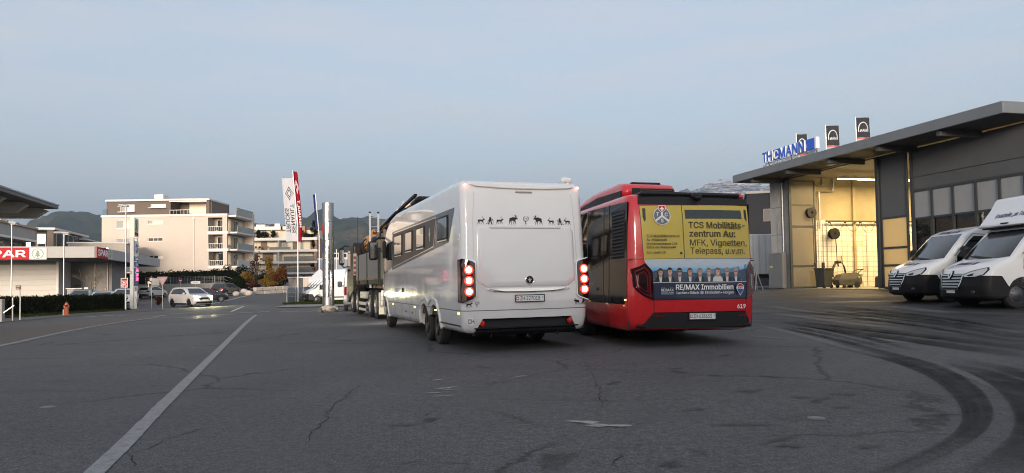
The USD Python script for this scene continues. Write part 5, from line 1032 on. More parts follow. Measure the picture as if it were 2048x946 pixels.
def make_garage():
    t = thing('lorry_garage', 'grey lorry garage with a broad overhanging roof and its lit bay standing open', 'garage', GP, GA)
    D = 14.0; HT = 5.85
    # left pier with its joints, downpipe and cabinet
    for k in range(4):
        obj('wall_panel', bx(0, .95, 0, .5, k * 1.47 + .004, k * 1.47 + 1.462, .012), CONC, t)
    obj('wall_panel', bx(.97, 1.5, .08, .5, 0, 5.85, .01), CONC_D, t)
    obj('downpipe', rod((1.16, -.04, 0), (1.16, -.04, 5.8), .045, 10), STEEL, t)
    cb = obj('meter_cabinet', bx(.10, 1.35, -.28, -.02, .05, 1.95, .015), mat('cabinet_grey', (.15, .155, .16), .5, nscale=2, namt=.1), t)
    obj('cabinet_door', bx(.14, 1.31, -.295, -.282, .12, 1.9), mat('cabinet_grey', (.15, .155, .16), .5), cb)
    obj('sticker', bx(.25, .50, -.302, -.296, 1.15, 1.26), mat('yellow_notice', (.5, .42, .1), .5), cb)
    obj('wall_pipe', rod((.72, -.03, 2.0), (.72, -.03, 3.6), .02, 6), STEEL, t)
    # outer shell
    obj('rear_wall', bx(0, 24, D, D + .3, 0, 6.0), HALLW, t)
    obj('side_wall', bx(0, .3, .5, D, 0, 6.0), HALLW, t)
    obj('end_wall', bx(23.7, 24, .3, D, 0, 6.0), HALLW, t)
    obj('ceiling', bx(0, 24, -.0, D, 6.0, 6.1), mat('hall_ceiling', (.35, .33, .28), .9), t)
    obj('floor', bx(.3, 23.7, -.15, D, -.2, .03), mat('hall_floor', (.22, .20, .17), .35, nscale=1.2, namt=.3), t)
    # bay wall facing the road: plaster above, tiles below
    obj('bay_wall', bx(.95, 1.24, .5, D, 0, 6.0), HALLW, t)
    r_ = np.random.default_rng(11); tw, th = .33, .28
    for i in range(22):
        for j in range(13):
            y0, z0 = 1.2 + i * tw, .04 + j * th
            obj('tile', bx(1.242, 1.262 + r_.uniform(0, .002), y0 + .010, y0 + tw - .010, z0 + .010, z0 + th - .010), TILEM[int(r_.choice(3, p=[.62, .28, .10]))], t)
    for y in (4.22, 8.4): obj('bay_column', bx(1.25, 1.36, y, y + .14, 0, 6.0), mat('column_ochre', (.34, .28, .17), .7, nscale=2, namt=.2), t)
    obj('wall_pipe', rod((1.36, 5.0, .1), (1.36, 5.0, 3.5), .022, 6), STEEL, t)
    obj('wall_pipe', tube([(1.35, 1.75, 3.4), (1.35, 1.75, 5.55), (1.35, 2.3, 5.6), (1.35, 2.35, 5.95)], .05, 8), STEEL, t)
    obj('wall_pipe', tube([(1.40, 2.05, 3.2), (1.40, 2.05, 5.2), (1.40, 2.9, 5.25), (1.40, 3.0, 5.95)], .055, 8), STEEL, t)
    for y in (2.0, 2.3, 2.55): obj('wall_pipe', rod((1.31, y, .9), (1.31, y, 3.6 - (y - 2) * .3), .018, 6), STEEL, t)
    ra = obj('cable_rail', bar((1.45, 2.4, 3.62), (1.45, 9.5, 3.62), .06, .08), DARKF, t)
    for k in range(7):
        y0 = 2.6 + k * .98; obj('hanging_cable', tube([(1.47, y0 + .98 * s, 3.6 - .62 * (1 - (2 * s - 1) ** 2) * (.7 + .3 * ((k * 7) % 3) / 2)) for s in np.linspace(0, 1, 13)], .012, 5), INK, ra)
        obj('rail_trolley', bx(1.43, 1.50, y0 - .05, y0 + .05, 3.52, 3.60), INK, ra)
    # hose reels
    for y, z, r, hang in ((1.35, 4.05, .28, 2.4), (2.75, 2.93, .30, 1.2)):
        rl = obj('hose_reel', [lathe([(.06, -.1), (r, -.1), (r, -.07), (r * .75, -.06), (r * .75, .06), (r, .07), (r, .1), (.06, .1)], 'x', 24, (1.62, y, z)), bx(1.26, 1.55, y - .12, y + .12, z - .14, z + .14)], PLASTIC, t, 30)
        obj('hose', tube([(1.66, y + .05, z - r * .8), (1.68, y + .07, z - r - .5), (1.66, y + .1, z - r - hang)], .018, 6), INK, rl)
        obj('hose_gun', bar((1.66, y + .1, z - r - hang), (1.66, y + .18, z - r - hang - .25), .05, .05), INK, rl)
    obj('switch_box', bx(1.26, 1.36, 1.60, 1.75, 2.75, 2.95), mat('switch_red', (.25, .03, .02), .5), t)
    obj('switch_box', bx(1.26, 1.36, 2.2, 2.32, 1.1, 1.4), INK, t)
    # folded door leaves
    def leaf(x0, x1, y, inplane, name='door_leaf', pane_z=((.12, 1.18), (1.26, 3.28), (3.36, 4.42), (4.50, 5.72)), solid_top=False):
        """a folding leaf; in the plane of the front, or square to it"""
        def bb(a0, a1, d0, d1, z0, z1, b=.006): return bx(x0 + a0, x0 + a1, y + d0, y + d1, z0, z1, b) if inplane else bx(x0 + d0, x0 + d1, y + a0, y + a1, z0, z1, b)
        w = x1
        fr = [bb(0, .09, -.04, .04, .05, HT - .06), bb(w - .09, w, -.04, .04, .05, HT - .06)] + [bb(.09, w - .09, -.038, .038, z - .045, z + .045) for z in [.08] + [(a[1] + b[0]) / 2 for a, b in zip(pane_z, pane_z[1:])] + [HT - .1]]
        l = obj(name, fr, DARKF, t)
        for k, (a, b) in enumerate(pane_z):
            top = solid_top and k == len(pane_z) - 1
            obj('leaf_panel' if top else 'pane', bb(.088, w - .088, -.012, .012, a - .02, b + .02, 0), GREYW if top else FROST, l)
        return l
    leaf(1.52, 1.62, .08, False)
    leaf(1.62, .14, .02, False)
    leaf(8.22, 1.52, -.06, True, pane_z=((.15, 1.0), (1.1, 1.75), (1.85, 3.05), (3.15, 5.70)), solid_top=True)
    for k, y in enumerate((-.12, .0, .12)): obj('door_leaf', bx(8.02 + .0, 8.20, y - .05, y + .05, .05, HT - .06, .01), DARKF, t)
    obj('door_track', bx(1.5, 9.9, -.10, .10, HT - .05, HT - .003), DARKF, t)
    obj('door_post', bx(9.86, 9.98, -.05, .3, 0, HT), DARKF, t)
    obj('door_sill', bx(1.5, 9.9, -.10, .12, -.1, .034), DARKF, t)
    # closed front to the right
    obj('front_wall', bx(9.98, 24, 0, .3, 4.66, HT - .002, .01), GREYW, t); obj('front_wall', bx(9.98, 24, .004, .3, 4.14, 4.645, .01), GREYW, t)
    fr = obj('window_frame', [bx(9.98, 24, -.05, .12, 4.04, 4.14), bx(9.98, 24, -.03, .10, 2.90, 2.98), bx(9.98, 24, -.03, .10, 1.40, 1.48), bx(9.98, 24, -.03, .10, 0, .12)], DARKF, t)
    mx = [9.98, 10.92, 11.92, 12.94, 13.92, 14.9, 15.9, 16.9, 17.9, 19.9, 21.9, 23.9]
    for i, x in enumerate(mx): obj('mullion', bx(x - .045, x + .045, -.06, .13, 0, 4.04), DARKF, t)
    for a, b in zip(mx, mx[1:]):
        obj('wall_panel', bx(a + .045, b - .045, .0, .06, 2.98, 4.04), PANW, t); obj('wall_panel', bx(a + .045, b - .045, .0, .06, .12, 1.40), GREYW, t)
        obj('pane', bx(a + .045, b - .045, .02, .032, 1.48, 2.90), HALLGLASS, t)
    # roof with overhang, beams below, a floodlight
    rf = obj('roof', bx(-.35, 15.9, -2.0, D + .5, 6.0 + .12, 6.22), mat('roof_sheet', (.10, .105, .11), .6), t)
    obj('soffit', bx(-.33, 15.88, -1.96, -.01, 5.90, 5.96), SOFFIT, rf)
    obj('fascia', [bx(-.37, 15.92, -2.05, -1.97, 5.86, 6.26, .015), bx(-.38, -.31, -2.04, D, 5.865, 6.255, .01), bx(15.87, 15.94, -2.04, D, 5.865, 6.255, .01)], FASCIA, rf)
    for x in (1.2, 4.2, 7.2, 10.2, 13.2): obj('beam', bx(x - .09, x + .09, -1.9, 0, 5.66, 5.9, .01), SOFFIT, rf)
    obj('floodlight', [bx(6.2, 6.65, -1.25, -.95, 5.74, 5.84, .02), rod((6.4, -1.1, 5.8), (6.4, -1.1, 5.92), .02, 6)], mat('lamp_body', (.45, .43, .36), .4), t)
    # tube lamps, the first of them in view under the lintel
    TUBE = glow('tube_lamp', (1.0, .80, .42), 14.0)
    for i, (x, y) in enumerate(((3.5, 1.6), (3.5, 4.9), (3.5, 8.2), (8.5, 3.2), (8.5, 7.5), (13.5, 3.2), (13.5, 7.5), (18.5, 5.0))):
        lm = obj('tube_lamp', bx(x - .10, x + .10, y - .05, y + 2.45, 5.62, 5.70, .02), mat('lamp_tray', (.6, .58, .5), .5), t)
        obj('lamp_tube', rod((x, y, 5.59), (x, y + 2.4, 5.59), .035, 10), TUBE, lm)
        for yy in (y + .3, y + 2.1): obj('lamp_hanger', rod((x, yy, 5.68), (x, yy, 6.0), .01, 5), STEEL, lm)
        L = UsdLux.RectLight.Define(stage, f'{t.GetPath()}/bay_light' + (f'_{i:03d}' if i else '')); L.CreateWidthAttr(.14); L.CreateHeightAttr(2.4); L.CreateIntensityAttr(72.0); L.CreateColorAttr(Gf.Vec3f(1.0, .71, .33))
        L.AddTransformOp().Set(Gf.Matrix4d(1, 0, 0, 0, 0, 1, 0, 0, 0, 0, 1, 0, x, y + 1.2, 5.54, 1))
    return t
garage = make_garage()

# things standing in the open bay
def bay(name, label, cat, x, y, rz=0): return thing(name, label, cat, gloc(x, y, .03), GA + rz)
b = bay('wheelie_bin', 'dark wheeled rubbish bin with its lid shut in the lit garage bay', 'bin', 2.45, 1.40, .2)
def frus(x0, x1, y0, y1, z0, X0, X1, Y0, Y1, z1): return trimesh.convex.convex_hull(np.array([(x, y, z0) for x in (x0, x1) for y in (y0, y1)] + [(x, y, z1) for x in (X0, X1) for y in (Y0, Y1)]))
BIN = mat('bin_dark', (.030, .032, .030), .5, nscale=3, namt=.2)
obj('body', frus(-.24, .24, -.26, .26, .06, -.31, .31, -.34, .34, .98), BIN, b)
ld = obj('lid', bx(-.35, .35, -.39, .38, .985, 1.05, .03), BIN, b); obj('handle', tube([(.38, -.25, .98), (.42, -.25, 1.02), (.42, .25, 1.02), (.38, .25, .98)], .018, 6), BIN, b)
for y in (-.26, .26): obj('wheel', lathe([(.001, -.03), (.1, -.03), (.1, .03), (.001, .03)], 'y', 16, (.22, y, .1)), RUBBER, b)
b = bay('pressure_washer', 'dark pressure washer on small wheels beside the rubbish bin in the garage', 'pressure washer', 2.7, 2.62, PI / 2 - .1)
# local x runs along the machine
WM = mat('washer_grey', (.07, .07, .062), .45, nscale=3, namt=.2)
hull = unary_union([Polygon([(-.62, .22), (-.66, .40), (-.45, .66), (-.10, .74), (.38, .76), (.58, .60), (.60, .24), (.4, .16), (-.5, .16)])]).buffer(.03)
m = ext(hull, .62); obj('body', warped(man(place(m, (0, .31, 0), (1, 0, 0), (0, 0, 1))), lambda V: np.column_stack([V[:, 0], V[:, 1] * (1 - .25 * np.clip((V[:, 2] - .45) / .35, 0, 1)), V[:, 2]]), .12), WM, b, 35)
obj('handle', tube([(.42, -.25, .72), (.60, -.25, .90), (.74, -.25, .95), (.74, .25, .95), (.60, .25, .90), (.42, .25, .72)], .022, 8), INK, b)
obj('lance_holder', bx(.52, .80, -.12, .12, .62, .72, .02), mat('grey_plastic', (.22, .22, .2), .5), b)
obj('panel_light', lathe([(.001, 0), (.05, 0), (.05, .02), (.001, .02)], 'y', 14, (.44, -.34, .55)), mat('pale_dial', (.5, .48, .4), .4), b)
for x, r in ((.34, .16), (-.38, .09)):
    for y in (-.30, .30): obj('wheel', lathe([(.001, -.035), (r * .5, -.045), (r, -.03), (r, .03), (r * .5, .045), (.001, .035)], 'y', 20, (x, y, r)), RUBBER, b)
obj('hose', [tube([(-.40 + .36 * math.cos(a), .05 + .05 * k, .72 + .62 * math.sin(a) + .04 * k) for a in np.linspace(-.3, PI + .3, 15)], .018, 6) for k in range(3)], INK, b)
obj('hose_hook', bx(-.52, -.28, .0, .35, 1.28, 1.42, .04), INK, b)
b = bay('canister', 'small dark spray canister with a thin lance by the right edge of the open garage', 'canister', 2.6, 4.62)
obj('body', lathe([(.001, 0), (.17, 0), (.18, .03), (.18, .48), (.14, .56), (.05, .6), (.001, .6)], 'z', 20), BIN, b, 30); obj('lance', tube([(0, 0, .58), (.05, .1, .8), (.05, .2, 1.05), (.05, .12, 1.15)], .012, 6), INK, b); obj('tray', bx(-.2, .2, -.1, .45, 0, .04), BIN, b)
b = bay('floor_squeegee', 'thin floor squeegee leaning on the tiled wall above the pressure washer', 'squeegee', 1.55, 3.35)
obj('handle', rod((.25, 0, .05), (-.25, .05, 1.75), .015, 6), INK, b); obj('blade', bx(.2, .3, -.3, .3, 0, .06), INK, b)

# roof sign
def make_sign():
    yp = -1.1; x0, z0 = gray(1528, 317, yp); x1, _ = gray(1613, 296, yp); x2, _ = gray(1631, 287, yp)
    BLUE = mat('sign_blue', (.02, .10, .55), .35); SW = mat('sign_white', (.78, .78, .78), .4)
    t = thing('roof_sign', 'blue and white company name sign standing on the garage roof edge', 'sign', gloc(0, yp), GA)
    zb = 6.72; h = .50
    text = 'THOMANN'; ws = [.9, 1.05, 1.15, 1.3, 1.1, 1.05, 1.05]; tot = sum(ws); x = x0
    lin = lambda m, xx, zz, off: place(m, (xx, off, zz), (1, 0, 0), (0, 0, 1))
    for i, (ch, w) in enumerate(zip(text, ws)):
        cw = (x1 - x0) * w / tot
        if i == 2:
            bk = obj('letter', lin(ext(sbox(-.03, -.02, cw + .01, h + .02), .05), x, zb, 0), BLUE, t)
            ring = disc(cw * .48, h * .5, h * .46).difference(disc(cw * .5, h * .52, h * .30)).difference(sbox(cw * .5, h * .3, cw, h * .5)); obj('letter_face', lin(ext(ring, .04, .05), x, zb, 0), SW, bk)
        else:
            m = txt(ch, h, cw * .86, True, 'l', .10); lt = obj('letter', lin(m, x + cw * .06, zb, 0), SW, t); obj('letter_face', lin(txt(ch, h, cw * .86, True, 'l', .02), x + cw * .06, zb, -.101), BLUE, lt)
        x += cw
    obj('sign_block', bx(x1 + .05, x2, -.05, .10, zb - .01, zb + h + .02, .01), BLUE, t); obj('block_edge', bx(x2, x2 + .12, -.05, .12, zb - .02, zb + h + .03), SW, t)
    obj('letter_row', lin(txt('NUTZFAHRZEUGE AG', .16, (x1 - x0) * 1.0, True, 'l', .04), x0, zb - .28, -.02), mat('sign_grey', (.30, .32, .34), .4), t)
    obj('sign_plate', bx(x1 + .1, x2, -.03, .03, zb - .30, zb - .10), mat('plate_blue_grey', (.16, .22, .28), .4), t)
    obj('sign_rail', [bar((x0, .06, zb - .05), (x2, .06, zb - .05), .04, .04), bar((x0, .06, zb - .33), (x2, .06, zb - .33), .04, .04)], STEEL, t)
    for x in np.linspace(x0 + .3, x2 - .05, 3): obj('sign_post', bx(x - .03, x + .03, .05, .11, 6.22, zb + .1), DARKF, t)
make_sign()

# ------------------------------------------------------------------ flags
def flagpole(name, label, base, top, fdir, fw, fh, content, flagmat, group=None, r=.055, lean=0.0):
    """fdir: unit xy direction in which the flag leaves its pole"""
    t = thing(name, label, 'flag', base, 0.0, group)
    obj('pole', tube([(0, 0, 0), (0, 0, top * .6), (lean, 0, top)], [r, r * .85, r * .6], 12), WHITE, t, 30)
    d = np.array([fdir[0], fdir[1], 0]); nrm = np.array([-d[1], d[0], 0])
    obj('pole_base', lathe([(.001, .25), (r * 1.5, .25), (r * 1.8, 0)], 'z', 14), STEEL, t)
    obj('flag_arm', rod(np.array([lean, 0, top - .06]), d * (fw + .04) + np.array([lean, 0, top - .02]), .016, 6), STEEL, t)
    def cloth(uv, off=0.0):     # (a along the arm, b down) -> 3-D with soft folds
        a, b = uv[:, 0], uv[:, 1]; k = b / fh
        s = .05 * np.sin(a * 5.0 / max(fw, .3) + 2.2 * k + .4) * (.25 + k) + .03 * np.sin(3.1 * k + 7 * a)
        P = d[None] * (a + .05)[:, None] + nrm[None] * (s + off)[:, None]; P[:, 2] = top - .08 - b + .02 * np.sin(4 * a / fw) * k; P[:, :2] += d[:2] * (.06 * k * np.sin(3 * k))[:, None]; P[:, 0] += lean * np.clip((P[:, 2] - .6 * top) / (.4 * top), 0, 1); return P
    n, m = 10, 36
    A, Bv = np.meshgrid(np.linspace(0, fw, n), np.linspace(0, fh, m), indexing='ij'); uv = np.column_stack([A.ravel(), Bv.ravel()]); i = np.arange(n * m).reshape(n, m)
    F = np.concatenate([np.stack([i[:-1, :-1].ravel(), i[1:, :-1].ravel(), i[1:, 1:].ravel()], 1), np.stack([i[:-1, :-1].ravel(), i[1:, 1:].ravel(), i[:-1, 1:].ravel()], 1)])
    f = obj('cloth', trimesh.Trimesh(cloth(uv), F, process=False), flagmat, t, True)
    for poly, m_, nm in content:
        g = poly if hasattr(poly, 'geom_type') else Polygon(poly); g = g.intersection(sbox(0, -fh, fw, 0))
        me = ext(g, .01); v, fc = np.array(me.vertices), np.array(me.faces); fc = fc[(v[fc][:, :, 2] > .005).all(1)]
        v, fc = trimesh.remesh.subdivide_to_size(v, fc, .12, max_iter=8)
        for off in (.006, -.006):
            obj(nm, trimesh.Trimesh(cloth(np.column_stack([v[:, 0], -v[:, 1]]), off), fc, process=False), m_, f)
    return t
def textpoly(text, h, w, bold=True):
    m = txt(text, h, w, bold, 'l', 1.0); m = m.slice_plane([0, 0, .5], [0, 0, 1]); f = m.faces; v = m.vertices
    top = [Polygon(v[q][:, :2]) for q in f if (v[q][:, 2] > .99).all()]
    return unary_union([p.buffer(.0008) for p in top if p.area > 1e-9])
CLOTH_W = usdkit.material(stage, LK + 'flag_white', {'d': ('diffuse_bsdf', {'color': (.62, .63, .66)}), 't': ('translucent_bsdf', {'color': (.55, .56, .60)}), 'm': ('mix_closure', {'fac': .35})}, [('d.BSDF', 'm.closure1'), ('t.BSDF', 'm.closure2')], surface='m.closure')
def clothmat(name, c): return usdkit.material(stage, LK + name, {'d': ('diffuse_bsdf', {'color': c}), 't': ('translucent_bsdf', {'color': c}), 'm': ('mix_closure', {'fac': .35})}, [('d.BSDF', 'm.closure1'), ('t.BSDF', 'm.closure2')], surface='m.closure')
CLOTH_R = clothmat('flag_red', (.42, .022, .03)); CLOTH_B = clothmat('flag_blue', (.045, .045, .16)); CLOTH_G = clothmat('flag_dark_grey', (.055, .058, .068)); CLOTH_L = clothmat('flag_pale', (.5, .5, .53))
def diamond(cx, cy, w, h):
    o = Polygon([(cx, cy + h), (cx + w, cy), (cx, cy - h), (cx - w, cy)])
    a = o.difference(affinity.scale(o, .80, .80)); b = affinity.scale(o, .62, .62).difference(affinity.scale(o, .42, .42))
    cut = LineString([(cx - w * .9, cy + h * .1), (cx - w * .1, cy - h * .9)]).buffer(.02); cut2 = LineString([(cx + w * .9, cy - h * .1), (cx + w * .1, cy + h * .9)]).buffer(.02)
    return unary_union([a.difference(cut), b.difference(cut2)])
def vert(text, h, w, x, y, mirror=True):
    """lettering turned to run down the cloth, seen from behind"""
    p = textpoly(text, h, w); p = affinity.rotate(p, 90, origin=(0, 0))          # now runs upward
    if mirror: p = affinity.scale(p, -1, 1, origin=(0, 0)) 
    return affinity.translate(p, x, y)
# forecourt flags at Y about 55 m
def base(u, v): 
    p = on(u, v); return p
fb = base(596, 607); 
_l = lambda u, Y: at(u, 500, Y)
Yf = fb[1]; topz = at(581, 341, Yf)[2]; sc = Yf / FPX
wf = 21 * sc
white_content = [(diamond(wf * .42, -1.35, .36, .62), INK, 'flag_emblem'), (affinity.translate(affinity.rotate(textpoly('RENAULT', .32, 2.5), 90, origin=(0, 0)), wf * .46, -4.8), INK, 'flag_text'), (affinity.translate(affinity.rotate(textpoly('TRUCKS', .32, 2.15), 90, origin=(0, 0)), wf * .93, -4.8), INK, 'flag_text')]
flagpole('flagpole', 'tall pole with a white flag bearing a black diamond and mirrored lettering', fb + [-.05, .15, 0], at(577, 354, Yf)[2] - fb[2], (-1, -.08), wf, 128 * sc, white_content, CLOTH_W, lean=-.40)
red_content = [(diamond(.24, -1.35, .20, .62), WHITEINK, 'flag_emblem'), (affinity.translate(affinity.scale(affinity.rotate(textpoly('RENAULT', .2, 2.4), 90, origin=(0, 0)), -1, 1, origin=(0, 0)), .14, -4.9), WHITEINK, 'flag_text')]
flagpole('flagpole', 'pole with a narrow red flag beside the white one', fb + [0, 0, 0], topz - fb[2], (.45, .89), .50, 142 * sc, red_content, CLOTH_R, lean=-.42)
fb2 = on(608, 603); flagpole('flagpole', 'white pole with a furled dark blue flag behind the red flag', fb2 + [.0, 5.5, 0], at(596, 388, fb2[1] + 5.5)[2] - fb2[2], (-.8, .6), .38, 3.6, [], CLOTH_B, lean=-.38)
fb3 = on(668, 600) + [0, 25, 0]; 
# three flags beyond the garage roof
for i, (u, vt, w, lab) in enumerate(((1592, 267, 20, 'dark grey flag on a pole, half hidden by the blue letters of the roof sign'), (1651, 250, 25, 'dark grey flag with a pale arch emblem just right of the roof sign'), (1711, 234, 26, 'dark grey flag with a pale arch emblem, highest above the garage roof'))):
    Y = 58.0; p = at(u, vt, Y); s = Y / FPX; z0 = gz(p[0], p[1])
    w_, h1 = w * s, 46 * s
    arch = LineString([(w_ * .5 + w_ * .34 * math.cos(a), -h1 * .52 + h1 * .32 * math.sin(a)) for a in np.linspace(-.25, PI + .25, 22)]).buffer(.035)
    tx = affinity.translate(affinity.scale(textpoly('MAN', .22, w_ * .5), -1, 1, origin=(0, 0)), w_ * .76, -h1 * .62)
    cont = [(arch, mat('flag_silver', (.45, .46, .48), .5), 'flag_emblem'), (tx, mat('flag_silver', (.45, .46, .48), .5), 'flag_text'), (sbox(0, -h1 * .93, w_, -h1 * .86), mat('flag_red_ink', (.35, .03, .03), .5), 'flag_band'), (sbox(0, -h1 * 3, w_, -h1 * .931), CLOTH_L, 'flag_band')]
    d = gux * .15 + np.array([.98, .1, 0]); d /= np.linalg.norm(d)
    flagpole('flagpole', lab, (p[0], p[1], z0), p[2] - z0, (d[0], d[1]), w_, h1 * 1.9, cont, CLOTH_G, lean=0.0)

# ------------------------------------------------------------------ the two parked vans in front of the garage
f1, f2 = np.array([11.5, 21.35]), np.array([11.36, 18.45])
van('delivery_van', 'white delivery van with plain low roof, parked nearest the open garage', (f1[0] + 5.5, f1[1], gz(11.8, 21.3)), PI / 2, WHITE, None, True)
van('delivery_van', 'white delivery van with a tall lettered box above its cab', (f2[0] + 5.5, f2[1], gz(11.7, 18.4)), PI / 2, WHITE, None, True, box=True)

# ------------------------------------------------------------------ dark block and trailer behind the bus
def block(name, label, cat, corner, yaw, w, d, h, wallm, wins, roofm=None, trim=None):
    t = thing(name, label, cat, corner, yaw)
    obj('wall', bx(0, w, 0, d, -1.5, h), wallm, t); obj('roof', bx(-.12, w + .12, -.12, d + .12, h, h + .28, .03), roofm or trim or wallm, t)
    return t
p = at(1498, 560, 72); 
dk = block('dark_office_block', 'dark grey office block with few windows between the bus and the garage', 'building', (p[0], p[1], gz(p[0], p[1])), -.28, 14, 12, at(1512, 388, 72)[2] - gz(p[0], p[1]), mat('dark_cladding', (.026, .028, .034), .7, spec=.12, nscale=.6, namt=.12), [], mat('pale_roof_edge', (.25, .25, .25), .6))
for x0, x1, z0, z1, lit in ((1.6, 2.3, 6.6, 7.7, 0), (3.2, 4.2, 6.7, 7.9, 0), (1.2, 2.9, 3.9, 4.7, 1), (4.2, 5.4, 3.9, 5.0, 0), (1.5, 2.4, 1.6, 2.6, 0)):
    wdw = obj('window', bx(x0 - .08, x1 + .08, -.06, .05, z0 - .08, z1 + .08), DARKF, dk); obj('pane', bx(x0, x1, -.075, -.062, z0, z1), mat('pale_blind', (.12, .125, .13), .6, spec=.2) if lit else mat('dull_pane', (.02, .022, .025), .35, spec=.2), wdw)
p = on(1518, 573); q = at(1512, 565, 47)
tr = thing('box_trailer', 'white box trailer with ribbed sides behind the back right corner of the bus', 'trailer', (q[0], 47, gz(q[0], 47)), .1)
obj('box', bx(-1.2, 2.4, 0, 9, .95, 3.62, .03), mat('trailer_white', (.55, .56, .57), .45, nscale=1, namt=.12), tr)
for x in np.arange(-1.0, 2.4, .42): obj('rib', bx(x, x + .05, -.03, 0, 1.0, 3.55), mat('trailer_rib', (.42, .43, .44), .5), tr)
obj('chassis', bx(-1.0, 2.2, .1, 8.8, .70, .95), PLASTIC, tr); obj('support_leg', [bx(.2, .32, 1.2, 1.35, 0, .8), bx(1.5, 1.62, 1.2, 1.35, 0, .8)], STEEL, tr)
for x in (-.9, 2.1):
    for y in (5.5, 6.8): wheel(tr, x, y, .5, .5, .3, STEEL, style='steel')
p = gloc(-.6, -.6); lt = thing('trestle', 'small folding trestle standing left of the garage pier', 'trestle', (p[0], p[1], gz(p[0], p[1])), .3)
for s in (-1, 1): obj('leg', bar((-.25, s * .25, 0), (0, s * .05, 1.05), .04, .04), STEEL, lt); obj('leg', bar((.25, s * .25, 0), (0, s * .05, 1.05), .04, .04), STEEL, lt)

# the workshop hall behind the photographer, mirrored in the glossy tails and shading the forecourt from the low glow
def rear_hall():
    t = thing('workshop_hall', 'grey gabled workshop hall standing behind the photographer', 'building', (4, -26, 0), .08)
    g = ext([(-22, -1), (-22, 7.2), (-3, 9.8), (22, 7.4), (22, -1)], 18.0); obj('wall', place(g, (0, 0, 0), (1, 0, 0), (0, 0, 1)), mat('hall_cladding', (.16, .16, .165), .7, nscale=.4, namt=.1), t)
    for k, x in enumerate((-19, -12.5, -6, .5, 7, 13.5)):
        f = obj('gate', bx(x, x + 5, .02, .10, 0, 4.6, .01), mat('gate_grey', (.28, .28, .28), .6), t); obj('pane', bx(x + .3, x + 4.7, .11, .13, 2.6, 3.8), WINGL2, f)
    obj('roof', [prism_y([(-22.4, 7.25), (-3, 9.92), (-3, 10.2), (-22.4, 7.5)], -18.4, .5), prism_y([(-3, 9.92), (22.4, 7.45), (22.4, 7.7), (-3, 10.2)], -18.4, .5)], FASCIA, t)
WINGL2 = mat('gate_glass', (.03, .034, .038), .05, spec=.9)
def prism_y(poly, y0, y1):
    m = ext(poly, 1.0); V = m.vertices.copy(); m.vertices = np.column_stack([V[:, 0], y0 + V[:, 2] * (y1 - y0), V[:, 1]])
    if m.volume < 0: m.invert()
    return m
rear_hall()
# ------------------------------------------------------------------ left side of the road
class Frame:
    """an upright frame turned by yaw about its origin: x to the right, y away, z up"""
    def __init__(s, P0, yaw):
        s.P = np.asarray(P0, float); s.yaw = yaw; s.x = np.array([math.cos(yaw), math.sin(yaw), 0]); s.y = np.array([-math.sin(yaw), math.cos(yaw), 0])
    def loc(s, x, y, z=0.0): return s.P + s.x * x + s.y * y + np.array([0, 0, z])
    def hit(s, u, v, yp=0.0):
        d = ray(u, v); o = np.array([0, 0, CAMH]); t = ((s.P + s.y * yp - o) @ s.y) / (d @ s.y); q = o + t * d - s.P; return float(q @ s.x), float(q[2])
    def hitx(s, u, v, xp=0.0):
        d = ray(u, v); o = np.array([0, 0, CAMH]); t = ((s.P + s.x * xp - o) @ s.x) / (d @ s.x); q = o + t * d - s.P; return float(q @ s.y), float(q[2])
RD = math.radians(16.6)
CREAM = mat('render_cream', (.52, .455, .39), .85, nscale=.35, namt=.07, bump=.12, bscale=30)
BEIGE2 = mat('render_beige', (.52, .44, .34), .85, nscale=.35, namt=.08)
BROWN = mat('clinker_brown', (.125, .098, .078), .8, nscale=.8, namt=.14)
WTRIM = mat('white_trim', (.66, .64, .60), .6, nscale=1.0, namt=.05)
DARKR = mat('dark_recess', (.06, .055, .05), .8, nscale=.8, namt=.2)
BLIND = [mat('blind_cream', (.74, .66, .50), .6, nscale=.6, namt=.06), mat('blind_grey', (.30, .30, .29), .6, nscale=.6, namt=.06), mat('blind_white', (.66, .65, .62), .5, nscale=.6, namt=.05)]
WINGL = mat('window_glass', (.03, .034, .038), .03, spec=.9)
def quad_leaves(C, size, r_, flat=0.0):
    """one small folded leaf card at every point of C"""
    n = len(C); a = r_.normal(size=(n, 3)); a /= np.linalg.norm(a, axis=1)[:, None]; b = np.cross(a, r_.normal(size=(n, 3))); b /= np.linalg.norm(b, axis=1)[:, None]
    s = size * r_.uniform(.6, 1.3, (n, 1)); A, B = a * s, b * s * .6
    V = np.stack([C - A, C - B, C + A, C + B], 1).reshape(-1, 3); i = np.arange(n) * 4
    return trimesh.Trimesh(V, np.concatenate([np.stack([i, i + 1, i + 2], 1), np.stack([i, i + 2, i + 3], 1)]), process=False)
